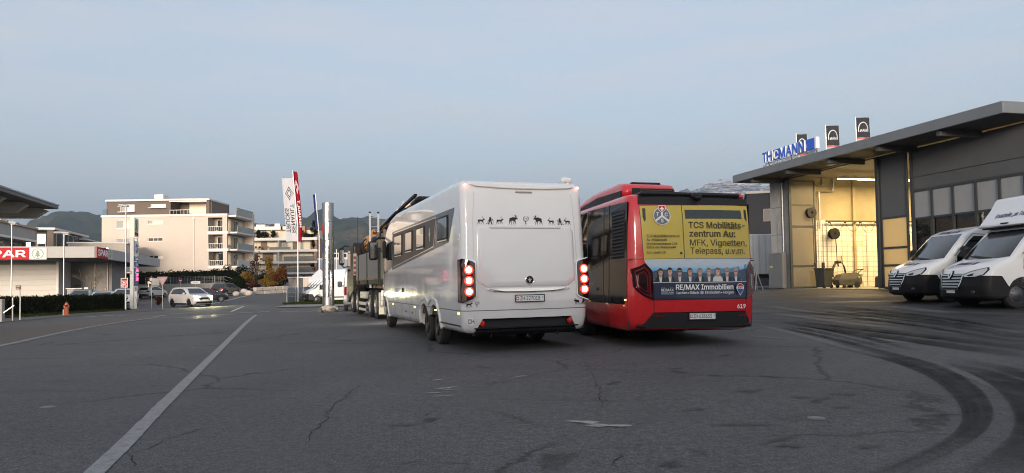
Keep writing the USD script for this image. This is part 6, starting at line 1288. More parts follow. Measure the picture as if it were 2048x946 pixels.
def hedge(name, label, P, Q, w, h, n, leaf, mt, seed, z0=0.0, group=None, rough=.06):
    """a clipped hedge from P to Q (ground points)"""
    P, Q = np.asarray(P, float), np.asarray(Q, float); r_ = np.random.default_rng(seed); L = np.linalg.norm((Q - P)[:2]); yaw = math.atan2(Q[1] - P[1], Q[0] - P[0])
    t = thing(name, label, 'hedge', P + [0, 0, z0], yaw, group); dz = Q[2] - P[2]
    core = bx(.06, L - .06, -w / 2 + .10, w / 2 - .10, -.3, h - .12); core.vertices[:, 2] += dz * core.vertices[:, 0] / L; obj('stems', core, mat('hedge_core', (.012, .014, .008), .95), t)
    k = r_.choice(4, n, p=[.42, .30, .20, .08]); x = r_.uniform(0, L, n); y = r_.uniform(-w / 2, w / 2, n); z = r_.uniform(0, h, n); e = r_.normal(0, rough, n)
    bump = .05 * np.sin(x * 3.1) + .05 * np.sin(x * 1.3 + 1) + .04 * np.sin(x * 7.7)
    y = np.where(k == 0, -w / 2 + e, np.where(k == 2, w / 2 + e, y)); z = np.where(k == 1, h + e + bump * .6, z); x = np.where(k == 3, np.where(r_.random(n) < .5, 0, L) + e, x)
    C = np.column_stack([x, y, z + dz * x / L]); obj('leaves', quad_leaves(C, leaf, r_), mt, t); return t
def shrub(name, label, base_, w, h, n, leaf, mt, seed, cat='shrub', trunk=0.0, group=None, lobes=7, shape=1.0):
    r_ = np.random.default_rng(seed); t = thing(name, label, cat, base_, 0, group); parts = []
    z0 = trunk
    st = [tube([(0, 0, -.2), (r_.normal(0, .05), r_.normal(0, .05), z0 + (h - z0) * .5)], [.03 + .012 * h, .012 * h], 7)]
    cs = []
    for i in range(lobes):
        a = r_.uniform(0, 2 * PI); rr = w * .30 * math.sqrt(r_.random()); zz = z0 + (h - z0) * r_.uniform(.18, .86); c = np.array([rr * math.cos(a), rr * math.sin(a), zz]); k = 1 - .55 * abs(zz - z0 - (h - z0) * .4) / (h - z0) * shape
        cs.append((c, np.array([w * .27 * k, w * .27 * k, (h - z0) * .2])))
        st.append(tube([(0, 0, z0 * .8 + .1 * h), tuple(c * .6 + np.array([0, 0, z0 * .3])), tuple(c)], [.010 * h, .006 * h, .003 * h], 5))
    per = n // lobes; Cs = []
    for c, rad in cs:
        d = r_.normal(size=(per, 3)); d /= np.linalg.norm(d, axis=1)[:, None]; q = r_.random(per) ** .45; Cs.append(c + d * rad * q[:, None])
    obj('trunk', st, mat('bark_brown', (.07, .055, .042), .9, nscale=6, namt=.3), t, 30)
    obj('crown', quad_leaves(np.vstack(Cs), leaf, r_), mt, t); return t
LEAF_D = leafmat('leaf_dark_green', (.008, .013, .005), (.035, .05, .016), .9); LEAF_H = leafmat('leaf_hedge', (.018, .021, .010), (.070, .074, .028), 1.4)
LEAF_Y = leafmat('leaf_yellow', (.15, .09, .018), (.42, .26, .05), .9); LEAF_O = leafmat('leaf_rust', (.09, .035, .012), (.25, .10, .03), .9); LEAF_B = leafmat('leaf_brown_red', (.07, .03, .02), (.18, .08, .05), .9)

# fuel station canopy
E_ = at(117, 412, 35.0); FC = Frame((E_[0], E_[1], gz(E_[0], E_[1])), RD)
zt = E_[2] - FC.P[2]
cn = thing('station_canopy', 'broad flat canopy with pale cross beams and a lit tube beneath, top left', 'canopy', FC.P, RD)
CAN = mat('canopy_grey', (.14, .14, .14), .6, nscale=1, namt=.12); PALEB = mat('beam_pale', (.36, .34, .30), .7, nscale=1, namt=.12)
obj('roof', bx(-16, 0, -18, 0, zt - .16, zt, .01), CAN, cn); obj('roof_edge', [bx(-16, .03, -18.03, .03, zt - .005, zt + .06), ], mat('canopy_edge', (.30, .32, .34), .4, metal=.3), cn)
for y in (-.5, -3.1, -5.7, -8.3, -10.9): 
    m = ext([(-16, 0), (-.55, 0), (-.25, -.12), (-.75, -.50), (-16, -.60)], .32); obj('beam', place(m, (0, y, zt - .19), (1, 0, 0), (0, 0, 1)), PALEB, cn)
for y in (-1.9, -4.6): 
    lm = obj('tube_lamp', bx(-7, -2.6, y - .15, y + .15, zt - .73, zt - .67, .01), PALEB, cn); obj('lamp_tube', bx(-6.9, -2.7, y - .10, y + .10, zt - .765, zt - .732), glow('canopy_tube', (1.0, .82, .5), 7.0), lm)
for x, y in ((-9, -3), (-9, -13)): obj('column', bx(x - .2, x + .2, y - .2, y + .2, -.1, zt - .75, .03), PALEB, cn)

# supermarket
C_ = at(190, 515.5, 66.0); FS = Frame((C_[0], C_[1], gz(C_[0], C_[1])), RD)
sm = thing('supermarket', 'low pale supermarket with a broad flat roof band and red lettered signs', 'supermarket', FS.P, RD)
zb = C_[2] - FS.P[2]; ztp = zb + 1.05
FASC = mat('roof_band_grey', (.38, .37, .35), .7, nscale=.6, namt=.08); SMW = mat('market_wall', (.26, .245, .225), .8, nscale=.7, namt=.12)
obj('roof', [bx(-30, 0, .02, 31, zb + .02, ztp - .05)], mat('market_roof', (.09, .09, .088), .8), sm)
for x0 in np.arange(-30, 0, 5.0): obj('roof_band', bx(x0 + .008, x0 + 4.992, -.08, .02, zb, ztp, .012), FASC, sm)
for y0 in np.arange(.02, 31, 5.2): obj('roof_band', bx(0, .10, y0 + .008, y0 + 5.19, zb, ztp, .012), FASC, sm)
xg = FS.hit(115, 560, 10)[0]; xr = FS.hit(224, 560, 14)[0]
obj('wall', bx(xg, xr, 14, 20, -.3, zb + .02), SMW, sm)
for k in range(8): obj('gate_slat', bx(-30, xg - .1, 10 - .02, 10.1, .05 + k * .53, .05 + k * .53 + .522, .008), mat('gate_white', (.55, .54, .50), .6, nscale=.6, namt=.06), sm)
obj('gate_frame', bx(xg - .1, xg + .12, 9.9, 14, -.3, zb + .02), WTRIM, sm); obj('wall', bx(-30, xg - .1, 10.1, 20, -.3, zb + .02), SMW, sm)
x_, z_ = FS.hit(118, 600, 13.9); dr = obj('side_door', bx(xg + .5, xg + 1.5, 13.93, 13.99, 0, 2.2), mat('door_grey', (.12, .12, .125), .5), sm); obj('door_handle', bx(xg + 1.35, xg + 1.4, 13.89, 13.93, 1.0, 1.15), STEEL, dr)
for u in (215, 190): xq = FS.hit(u, 560, 13.9)[0]; obj('downpipe', rod((xq, 13.9, 0), (xq, 13.9, zb), .05, 8), WTRIM, sm)
SIGNR = mat('sign_red', (.40, .018, .022), .6, spec=.15)
def tree_mark(): 
    t_ = [(0, .95), (.22, .55), (.12, .55), (.32, .22), (.18, .22), (.42, -.15), (.10, -.15), (.10, -.38), (-.10, -.38), (-.10, -.15), (-.42, -.15), (-.18, .22), (-.32, .22), (-.12, .55), (-.22, .55)]
    return affinity.translate(Polygon(t_), 0, -.30)
def market_sign(parent, o, ex, wr, ww, h):
    """red lettered field of width wr, then a white field of width ww with the ringed fir tree"""
    ey = (0, 0, 1)
    b = obj('sign_board', place(bx(0, wr, 0, h, 0, .06, .005), o, ex, ey), SIGNR, parent); obj('sign_letters', place(txt('SPAR', h * .56, wr * .86, True, 'l', .02), np.asarray(o) + np.asarray(ex) * wr * .07 + np.array([0, 0, h * .22]) + np.cross(ex, ey) * .06, ex, ey), WHITEINK, b)
    w = obj('sign_board', place(bx(wr, wr + ww, 0, h, 0, .06, .005), o, ex, ey), WTRIM, parent); c = np.asarray(o) + np.asarray(ex) * (wr + ww * .48) + np.array([0, 0, h * .5]) + np.cross(ex, ey) * .061
    ring = disc(0, 0, h * .44, 40).difference(disc(0, 0, h * .385, 40)); obj('sign_mark', place(ext(unary_union([ring, affinity.scale(tree_mark(), h * .5, h * .5, origin=(0, 0))]), .015), c, ex, ey), mat('sign_green', (.02, .12, .04), .4), w)
xa, za = FS.hit(59, 519, -.1); xb, _ = FS.hit(93.5, 519, -.1); _, z1 = FS.hit(59, 495.5, -.1); wr = xb - xa; 
market_sign(sm, (xa - 4.1, -.09, za), (1, 0, 0), 4.1, xb - xa, z1 - za)
ya, za = FS.hitx(191.5, 514, .1); yb, _ = FS.hitx(214, 518, .1); yc, _ = FS.hitx(222, 519, .1); z1 = FS.hitx(191.5, 495, .1)[1]
market_sign(sm, (.11, max(ya, .05), zb + .02), (0, 1, 0), yb - ya, yc - yb, ztp - zb - .04)
# trolley shelter by the wall
p = FS.hit(134, 590, 2); sh = thing('trolley_shelter', 'grey box shelter with a pale flat top by the supermarket wall', 'shelter', FS.loc(FS.hit(134, 590, 6)[0], 6), RD)
obj('side_panel', bx(0, 1.2, 0, .05, 0, 1.7), mat('shelter_grey', (.28, .27, .25), .6), sh); obj('side_panel', bx(0, .05, .05, 2, 0, 1.7), mat('shelter_grey', (.28, .27, .25), .6), sh); obj('roof', bx(-.1, 1.35, -.1, 2.1, 1.7, 1.8, .02), WTRIM, sh); obj('notice', bx(1.5, 1.85, .0, .04, 1.5, 1.85), WTRIM, sh); obj('notice_post', rod((1.67, .05, 0), (1.67, .05, 1.5), .03, 6), STEEL, sh)

# houses above the supermarket
p = at(73, 456, 100); FH = Frame((p[0], p[1], 1.2), RD); hz = p[2] - 1.2
hA = thing('terrace_house', 'pale terrace house with a long balcony band under a projecting roof', 'house', FH.P, RD)
obj('wall', bx(-12, -1.6, -22, -.5, -1, hz - .3), mat('house_wall', (.30, .27, .23), .8, nscale=.5, namt=.1), hA)
obj('roof', bx(-12, .2, -22, .2, hz - .3, hz, .03), mat('house_roof_edge', (.36, .27, .20), .7), hA); obj('column', bx(-.5, .0, -.6, .0, -1, hz - .3), mat('house_wall', (.30, .27, .23), .8), hA)
zz = FH.hitx(68, 477, 0)[1]; obj('balcony_parapet', bx(-.15, 0, -22, -.6, zz - .2, zz + 1.5), mat('parapet_grey', (.34, .33, .31), .7), hA); obj('balcony_floor', bx(-1.7, .05, -22, -.1, zz - .5, zz - .2), WTRIM, hA)
for y in (-4, -8, -12, -16, -20): w_ = obj('window', bx(-1.65, -1.58, y, y + 2.6, zz, zz + 2.2), WTRIM, hA); obj('pane', bx(-1.6, -1.57, y + .1, y + 2.5, zz + .1, zz + 2.1), WINGL, w_)
for y in (-5, -10, -15, -20): w_ = obj('window', bx(-1.65, -1.58, y, y + 3, zz - 3.2, zz - .8), WTRIM, hA); obj('pane', bx(-1.6, -1.57, y + .1, y + 2.9, zz - 3.1, zz - .9), WINGL, w_)
p = at(107, 456, 115); FB = Frame((p[0], p[1], 1.2), RD); hz = p[2] - 1.2
hB = thing('flat_roofed_house', 'brown flat roofed house with white roof edge behind the supermarket', 'house', FB.P, RD)
zf = FB.hit(90, 495, 0)[1] - 2
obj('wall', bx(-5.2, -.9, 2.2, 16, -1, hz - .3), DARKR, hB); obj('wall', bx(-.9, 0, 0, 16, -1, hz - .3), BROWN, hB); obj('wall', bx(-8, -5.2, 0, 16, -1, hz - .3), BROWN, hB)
obj('roof', bx(-8.3, .3, -.3, 19, hz - .3, hz + .05, .03), WTRIM, hB); obj('roof_slab', bx(-8.1, .9, 14, 26, hz - 1.0, hz - .75), WTRIM, hB)
for y in (1.5, 4.5, 7.5, 10.5): w_ = obj('window', bx(-.02, .05, y, y + 2.5, hz - 3.0, hz - .6), WTRIM, hB); obj('pane', bx(.051, .07, y + .1, y + 2.4, hz - 2.9, hz - .7), WINGL, w_)
for x in (-4.6, -3.0): w_ = obj('window', bx(x, x + 1.3, 2.15, 2.2, hz - 3.2, hz - .8), WTRIM, hB); obj('pane', bx(x + .1, x + 1.2, 2.10, 2.149, hz - 3.1, hz - .9), WINGL, w_)
p = at(136, 484, 108); FW = Frame((p[0], p[1], 1), RD)
wl = thing('white_annexe', 'low white annexe wall with a dark window strip left of the large apartment block', 'building', FW.P, RD); hz = p[2] - 1
obj('wall', bx(0, 8, 0, 8, -1, hz - .25), CREAM, wl); obj('roof', bx(-.15, 8.2, -.15, 8.2, hz - .25, hz, .02), WTRIM, wl); w_ = obj('window', bx(3.2, 5.6, -.03, .05, hz - 1.9, hz - .8), WTRIM, wl); obj('pane', bx(3.3, 5.5, -.05, -.031, hz - 1.8, hz - .9), WINGL, wl)

# ------------------------------------------------------------------ the large apartment block
p = at(205, 545, 120); FA = Frame((p[0], 120.0, 1.2), 0.0)
c2 = lambda a, b: (200 + a * .25377, 380 + b * .25370)
hx = lambda a, yp=0: FA.hit(*c2(a, 300), yp)[0]
def hzv(a, b, yp=0): return FA.hit(*c2(a, b), yp)[1]
apt = thing('apartment_block', 'large beige apartment block with a brown attic storey and corner balconies', 'building', FA.P, 0.0)
XL, XR = hx(14), hx(1000); Zs = hzv(430, 204)                      # main body: left, right, top under the white band
def opening(a0, a1, b0, b1): 
    am = (a0 + a1) / 2; return sbox(hx(a0), hzv(am, b1), hx(a1), hzv(am, b0))
wins = [(130, 232, 240, 302), (372, 494, 237, 269), (132, 236, 381, 440), (377, 495, 375, 405), (382, 497, 514, 541), (134, 236, 520, 580)]
logs = [(851, 964, 216, 326), (853, 966, 350, 462), (856, 969, 486, 596)]
wall = sbox(XL, -2, XR, Zs - .15)
for o in wins: wall = wall.difference(opening(*o))
for o in logs: wall = wall.difference(opening(*o))
obj('wall', place(ext(wall, .35), (0, .35, 0), (1, 0, 0), (0, 0, 1)), CREAM, apt)
obj('wall', bx(XL, XL + .35, .36, 15, -2, Zs - .15), CREAM, apt); obj('rear_wall', bx(XL, XR - 2.6, 14.6, 15, -2, Zs - .15), CREAM, apt)
def window(parent, op, k, y=.12, split=1, blind=0.0):
    x0, z0, x1, z1 = op.bounds; f = .09
    fr = op.difference(sbox(x0 + f, z0 + f, x1 - f, z1 - f))
    w_ = obj('window', place(ext(fr, .14), (0, y + .10, 0), (1, 0, 0), (0, 0, 1)), WTRIM, parent); obj('sill', bx(x0 - .12, x1 + .12, -.07, y, z0 - .07, z0 + .02), WTRIM, w_)
    n = split; ws = (x1 - x0 - 2 * f) / n
    for i in range(n):
        a, b = x0 + f + i * ws, x0 + f + (i + 1) * ws
        m_ = BLIND[k[i]] if k[i] is not None else WINGL
        obj('pane' if k[i] is None else 'blind', bx(a + .03, b - .03, y + .05, y + .08, z0 + f, z1 - f), m_, w_)
        if i: obj('mullion', bx(a - .04, a + .04, y - .02, y + .10, z0 + f, z1 - f), WTRIM, w_)
for o, k in zip(wins, ((1, 0), (1, 0, 0), (1, 1), (None, None, None), (None, None, 0), (1, 1))): window(apt, opening(*o), k, split=len(k))
obj('cornice', bx(XL - .12, XR + .1, -.14, 8.3, Zs - .15, Zs + .22, .02), WTRIM, apt)
r_ = np.random.default_rng(21)
for i, o in enumerate(logs):
    x0, z0, x1, z1 = opening(*o).bounds; x1b = XR - .3
    lg = obj('loggia', [bx(x0 - .1, XR - .32, 2.6, 2.8, z0, z1), bx(x0 - .15, x0 - .02, .36, 2.8, z0, z1)], BEIGE2, apt)
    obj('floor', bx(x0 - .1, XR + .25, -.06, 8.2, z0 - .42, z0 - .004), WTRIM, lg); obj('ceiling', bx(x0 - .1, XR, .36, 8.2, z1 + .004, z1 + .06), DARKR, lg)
    gl = obj('sliding_door', bx(x0 + .5, x1 - .7, 2.54, 2.59, z0 + .05, z1 - .25), WTRIM, lg); obj('pane', bx(x0 + .6, x0 + 1.5, 2.51, 2.539, z0 + .12, z1 - .3), WINGL, gl); obj('blind', bx(x0 + 1.55, x1 - .8, 2.51, 2.539, z0 + .12, z1 - .3), BLIND[0], gl)
    obj('railing', [bx(x0, x1, .06, .10, z0 + .85, z0 + .90)] + [bx(x, x + .03, .07, .09, z0, z0 + .86) for x in np.arange(x0 + .05, x1, .35)], STEEL, lg)
    if i == 2: obj('glass_screen', [bx(x, x + .5, .10, .12, z0 + .95, z1 - .1) for x in np.arange(x0 + .7, x1 - .5, .6)], pane('screen_glass'), lg)
    for k in range(2 + i % 2):                                     # chairs and tables on the balcony
        q = x0 + .4 + k * .8 + r_.uniform(0, .2); obj('balcony_chair', [bx(q, q + .45, 1.2, 1.65, z0 + .40, z0 + .45), bx(q, q + .45, 1.6, 1.65, z0 + .45, z0 + .85)] + [bx(q + a, q + a + .04, 1.2 + b, 1.24 + b, z0, z0 + .4) for a in (0, .41) for b in (0, .41)], PLASTIC, lg)
    # side balcony, seen along the flank: slab and parapet
    obj('balcony_slab', bx(XR + .0, XR + 1.55, .5, 8.2, z0 - .34, z0 - .08, .01), WTRIM, lg)
    for y in np.arange(.6, 8.0, 1.52): obj('parapet_panel', bx(XR + 1.48, XR + 1.53, y, y + 1.48, z0 - .30, z0 + .95, .006), mat('parapet_glass', (.33, .34, .32), .2, coat=.3), lg)
    obj('side_wall', bx(XR - .3, XR - .28 + .02, 2.8, 8.2, z0 - .05, z1 + .1), BEIGE2, lg); wd = obj('window', bx(XR - .26, XR - .22, 3.4, 7.4, z0 + .1, z1 - .3), WTRIM, lg); obj('pane', bx(XR - .219, XR - .20, 3.5, 5.3, z0 + .2, z1 - .4), WINGL, wd); obj('blind', bx(XR - .219, XR - .20, 5.4, 7.3, z0 + .2, z1 - .4), BLIND[0], wd)
obj('pier', bx(XR - .001, XR + .02, .0, .5, -2, Zs - .15), CREAM, apt); obj('pier', bx(XR - .4, XR + 1.5, 8.2, 8.7, -2, Zs + .9), CREAM, apt); obj('ground_wall', bx(XR - .4, XR + 1.2, .6, 8.2, -2, hzv(900, 610)), BEIGE2, apt)
obj('downpipe', rod((hx(741), -.08, 0), (hx(741), -.08, Zs - .4), .06, 8), WTRIM, apt); obj('downpipe_head', bx(hx(741) - .16, hx(741) + .16, -.16, .0, Zs - .65, Zs - .3), WTRIM, apt)
# attic storey
Za = hzv(430, 73, .5); xa0, xa1, xn, xe = hx(52, .6), hx(862, .6), hx(556, .6), hx(838, .6)
aw = sbox(xa0, Zs + .22, xn, Za - .3)
awin = [(158, 271, 113, 173), (398, 518, 112, 144)]
for o in awin: aw = aw.difference(sbox(hx(o[0], .6), hzv(300, o[3], .6), hx(o[1], .6), hzv(300, o[2], .6)))
obj('attic_wall', place(ext(aw, .3), (0, .9, 0), (1, 0, 0), (0, 0, 1)), BROWN, apt)
for o, k in zip(awin, ((1, 2), (2,))):
    window(apt, sbox(hx(o[0], .6), hzv(300, o[3], .6), hx(o[1], .6), hzv(300, o[2], .6)), k, y=.70, split=len(k))
obj('attic_wall', [bx(xn - .3, xn, .92, 4.2, Zs + .22, Za - .3), bx(xn, xe, 4.0, 4.3, Zs + .22, Za - .3), bx(xe, xa1, .6, 8, Zs + .22, Za - .3), bx(xa0, xa0 + .3, .92, 12, Zs + .22, Za - .3)], BROWN, apt)
td = obj('terrace_door', bx(hx(706, 4), hx(842, 4) - .1, 3.92, 3.99, Zs + .25, Zs + .25 + 2.3), WTRIM, apt); xx = np.linspace(hx(712, 4), hx(838, 4) - .15, 3)
for a, b in zip(xx, xx[1:]): obj('blind', bx(a + .05, b - .05, 3.88, 3.919, Zs + .35, Zs + 2.4), BLIND[0], td)
obj('attic_roof', bx(xa0 - .1, xa1 + .15, .25, 9, Za - .3, Za, .02), WTRIM, apt); obj('awning_box', bx(xn - .2, xe + .1, .5, .75, Za - .5, Za - .32), STEEL, apt)
obj('terrace_railing', [bx(xn, xe, .3, .34, Zs + .95, Zs + 1.0)] + [bx(x, x + .03, .3, .33, Zs + .2, Zs + .96) for x in np.arange(xn, xe, .6)], STEEL, apt)
obj('terrace_table', [bx(xn + .6, xn + 2.0, 2.0, 2.8, Zs + .85, Zs + .92), bx(xn + .7, xn + .78, 2.1, 2.2, Zs + .2, Zs + .85), bx(xn + 1.8, xn + 1.9, 2.1, 2.2, Zs + .2, Zs + .85)], PLASTIC, apt)
obj('roof_block', bx(hx(427, 3), hx(497, 3), 3, 5, Za, Za + 1.15, .02), WTRIM, apt); obj('roof_block', bx(hx(518, 3), hx(572, 3), 3, 5, Za, Za + .25), WTRIM, apt)
obj('terrace_screen', bx(hx(22, .3), hx(52, .3), .3, .36, Zs + .2, Zs + 1.3), pane('screen_glass'), apt)
for y in np.arange(.6, 8.2, 1.6): obj('terrace_parapet', bx(XR + 1.3, XR + 1.36, y, y + 1.56, Zs + .0, Zs + 1.3), mat('parapet_glass', (.33, .34, .32), .2), apt)
obj('terrace_slab', bx(XR - .2, XR + 1.4, .4, 8.3, Zs - .3, Zs), WTRIM, apt); obj('roof_screen', bx(XR - 3.2, XR - 3.0, 1.0, 8.5, Zs + .2, Za - .35), BROWN, apt)

# ------------------------------------------------------------------ the second apartment block, warm in the glow
p = at(482, 560, 172); FD = Frame((p[0], 172.0, 1.5), 0.0)
ap2 = thing('balcony_block', 'cream apartment block with four long balcony storeys and potted bushes on top', 'building', FD.P, 0.0)
c3 = lambda a, b: (470 + a * .33827, 330 + b * .33827)
gx = lambda a, yp=0: FD.hit(*c3(a, 480), yp)[0]
gzz = lambda b, yp=0: FD.hit(*c3(220, b), yp)[1]
x0, x1 = gx(44), gx(483)
WARMW = mat('render_warm', (.68, .585, .44), .85, nscale=.3, namt=.06); PANB = mat('panel_brown', (.20, .13, .085), .7, nscale=.5, namt=.15); PAR = mat('parapet_taupe', (.19, .17, .145), .7, nscale=.6, namt=.08)
obj('body', bx(x0 + .2, x1 - .2, 2.2, 12, -3, gzz(383)), WARMW, ap2)
slabs = [(362, 382), (431, 447), (502, 516), (571, 584), (636, 648)]
for i, (b0, b1) in enumerate(slabs):
    s_ = obj('balcony_slab', bx(x0 - (.0 if i else .4), x1 + (.15 if i else -8.5), -.3 if i else .8, 2.3, gzz(b1), gzz(b0), .02), WTRIM, ap2)
obj('attic_roof', bx(x1 - 9, x1 - 6.2, .8, 2.3, gzz(382), gzz(362), .02), WTRIM, ap2)
bands = [(383, 430), (448, 501), (517, 570), (585, 635), (649, 700)]
r_ = np.random.default_rng(17)
for i, (b0, b1) in enumerate(bands):
    zt_, zb_ = gzz(b0), gzz(b1); x = x0 + .4; xe_ = x1 - .9 if i else x1 - 9.2
    while x < xe_ - .5:
        w_ = r_.choice([1.1, 1.6, 2.2, 2.6]); w_ = min(w_, xe_ - x); kind = r_.random()
        if kind < .62:
            f = obj('window', bx(x, x + w_ - .08, 2.12, 2.19, zb_ + .05, zt_ - .12), WTRIM, ap2); hw = (w_ - .3) / 2
            obj('blind' if r_.random() < .75 else 'pane', bx(x + .1, x + .1 + hw - .03, 2.07, 2.119, zb_ + .12, zt_ - .2), BLIND[0] if r_.random() < .75 else WINGL, f); obj('blind', bx(x + .14 + hw, x + w_ - .2, 2.07, 2.119, zb_ + .12, zt_ - .2), BLIND[r_.choice([0, 0, 2, 1])], f)
        elif kind < .82: obj('wall_panel', bx(x, x + w_ - .02, 2.10, 2.19, zb_ + .02, zt_ - .05), PANB if r_.random() < .6 else WARMW, ap2)
        x += w_
    if i in (1, 2, 3):
        xm = gx(205 if i == 1 else 290 if i == 2 else 300)
        xq = gx(330) if i == 1 else gx(470)
        for a in np.arange(xm, xq, 2.4): obj('parapet_panel', bx(a, min(a + 2.36, xq), -.28, -.20, zb_ - .05, zb_ + (.62 if i == 1 else 1.15)), PAR, ap2)
        obj('partition', bx(gx(255), gx(258), -.2, 2.1, zb_, zt_), WTRIM, ap2)
    if i:
        for k in range(5):
            q = r_.uniform(x0 + .6, gx(200)); obj('balcony_chair', [bx(q, q + .5, .6, 1.1, zb_ + .42, zb_ + .47), bx(q, q + .5, 1.05, 1.1, zb_ + .47, zb_ + .95), bx(q + .05, q + .1, .65, .7, zb_, zb_ + .42), bx(q + .4, q + .45, .65, .7, zb_, zb_ + .42)], PLASTIC if k % 2 else PANB, ap2)
obj('end_pier', bx(gx(470), x1, -.1, 12, -3, gzz(432)), mat('pier_clay', (.33, .20, .13), .8, nscale=.5, namt=.1), ap2)
for a in (118, 205, 340): obj('attic_post', bx(gx(a), gx(a) + .35, .9, 2.2, gzz(430), gzz(383)), BEIGE2, ap2)
obj('roof_block', bx(gx(124, 3), gx(176, 3), 3, 6, gzz(362), gzz(345), .02), WTRIM, ap2); obj('roof_block', bx(gx(234, 3), gx(265, 3), 3, 6, gzz(362), gzz(340), .02), WTRIM, ap2); obj('chimney_pipe', rod((gx(182, 3), 3, gzz(362)), (gx(182, 3), 3, gzz(334)), .08, 6), STEEL, ap2)
obj('attic_wing', bx(gx(385), gx(408), .8, 3, gzz(430), gzz(362)), mat('pier_clay', (.33, .20, .13), .8), ap2)
for i, (a, s_) in enumerate(((87, .75), (140, .85), (174, .85), (218, .8), (60, .5))):
    q = FD.loc(gx(a), .3, gzz(431)); shrub('potted_bush', ['brown leafed potted bush on the upper terrace of the cream block', 'round clipped bush second from the end of the row on the upper terrace', 'round clipped bush third along on the upper terrace of the cream block', 'round clipped bush nearest the white flag on the upper terrace', 'smallest low bush at the left end of the upper terrace'][i], q, 2.6 * s_, 2.3 * s_, 500, .16, LEAF_B if i == 0 else LEAF_D, 300 + i, cat='bush')
for i, (a, b0, h, w, mt) in enumerate(((462, 425, 4.3, 1.9, LEAF_D), (395, 425, 2.0, 3.0, LEAF_B), (440, 428, 1.0, 3.4, LEAF_D))):
    shrub('terrace_bush', ['tall narrow evergreen standing on the right end of the cream block roof terrace', 'reddish bush on the roof terrace beside the flag poles', 'low green planting between the reddish bush and the tall evergreen'][i], FD.loc(gx(a), .5, gzz(431)), w, h, 700, .18, mt, 320 + i, cat='bush', shape=.5)
for i, (a, b) in enumerate(((462, 498), (462, 632))): shrub('terrace_bush', ['round dark bush at the right end of the third balcony storey', 'round dark bush at the right end of the lowest balcony storey'][i], FD.loc(gx(a), .1, gzz(b)), 1.7, 2.1, 500, .16, LEAF_D, 330 + i, cat='bush')

# pale blue works hall and tall cream block beyond the vans
p = at(636, 560, 165); t = block('works_hall', 'pale blue works hall with a row of windows behind the parked white vans', 'building', (p[0], 165, 1.0), 0.0, 18, 10, at(660, 519, 165)[2] - 1.0, mat('hall_blue', (.24, .28, .34), .7, nscale=.4, namt=.08), [], WTRIM)
t_h = at(660, 519, 165)[2] - 1
obj('upper_storey', bx(.5, 16, 2, 9.5, t_h + .28, at(660, 505, 165)[2] - 1), CREAM, t)
for i in range(8):
    a = .8 + i * 2.0; w_ = obj('window', bx(a, a + 1.3, -.05, .05, 2.3, 3.6), WTRIM, t); obj('pane', bx(a + .1, a + 1.2, -.07, -.051, 2.4, 3.5), WINGL if i % 3 else BLIND[2], w_)
    w_ = obj('window', bx(a + .2, a + 1.5, 1.94, 2.0, t_h + .5, t_h + 1.5), WTRIM, t); obj('pane', bx(a + .3, a + 1.4, 1.92, 1.939, t_h + .55, t_h + 1.4), WINGL, w_)
p = at(808, 560, 112); t = thing('cream_block', 'plain cream building top showing just above the motorhome roof', 'building', (p[0], 112, .5), 0.0); hh = at(826, 403, 112)[2] - .5
obj('wall', bx(0, 6, 0, 9, -.5, hh - .25), BEIGE2, t); obj('roof', bx(-.1, 6.1, -.1, 9.1, hh - .25, hh, .02), WTRIM, t); obj('wing', prism_x([(0, -.5), (0, hh - 1.2), (9, hh - 1.2), (9, -.5)], -1.2, -.002), mat('wing_grey', (.24, .26, .29), .6), t)
w_ = obj('window', bx(.75, 1.6, -.06, .05, hh - 1.4, hh - .85), WTRIM, t); obj('pane', bx(.85, 1.5, -.08, -.061, hh - 1.3, hh - .95), BLIND[2], w_)

# ------------------------------------------------------------------ retaining wall, fence, planting along the side road
def ground_at(u, Y, dz=0.0): 
    p = at(u, 570, Y); return np.array([p[0], Y, gz(p[0], Y) + dz])
RY = 99.0
wl_pts = [ground_at(268, RY), ground_at(448, RY)]
Lw = np.linalg.norm((wl_pts[1] - wl_pts[0])[:2]); rw = thing('retaining_wall', 'pale concrete retaining wall below the apartment hedge with a sloping end', 'wall', (wl_pts[0][0], RY, 0), 0.0)
zt_ = at(380, 567, RY)[2]
n_ = 6
for i in range(n_): obj('wall_panel', bx(i * Lw / n_ + .02, (i + 1) * Lw / n_ - .02, 0, .3, -.6, zt_ + .04 * (i - 3) * .4, .015), mat('retaining_concrete', (.40, .365, .32), .85, nscale=.6, namt=.16), rw)
m = ext([(Lw, -.6), (Lw, zt_ + .06), (Lw + 3.0, .55), (Lw + 3.0, -.6)], .3); obj('sloping_end', place(m, (0, .3, 0), (1, 0, 0), (0, 0, 1)), mat('retaining_concrete', (.40, .365, .32), .85), rw)
fn = thing('mesh_fence', 'thin wire mesh fence on posts above the retaining wall', 'fence', (wl_pts[0][0], RY + .2, zt_), 0.0)
FT = at(380, 553.5, RY)[2] - zt_
for x in np.arange(1.5, Lw + .1, 1.17): obj('post', rod((x, 0, -.1), (x, 0, FT), .025, 6), GREYPAINT, fn)
obj('wire_mesh', [bx(1.5, Lw, -.008, .008, z, z + .018) for z in np.linspace(.1, FT - .02, 6)] + [bx(x, x + .014, -.007, .007, .1, FT) for x in np.arange(1.5, Lw, .39)], GREYPAINT, fn)
obj('sloping_rail', [bar((Lw, 0, FT), (Lw + 4.2, -.5, -.4), .03, .03), bar((Lw, 0, FT * .5), (Lw + 4.2, -.5, -.9), .02, .02)] + [rod((Lw + k * 1.05, -.12 * k, FT - 1.9 - .62 * k), (Lw + k * 1.05, -.12 * k, FT - .62 * k), .02, 5) for k in (1, 2, 3)], GREYPAINT, fn)
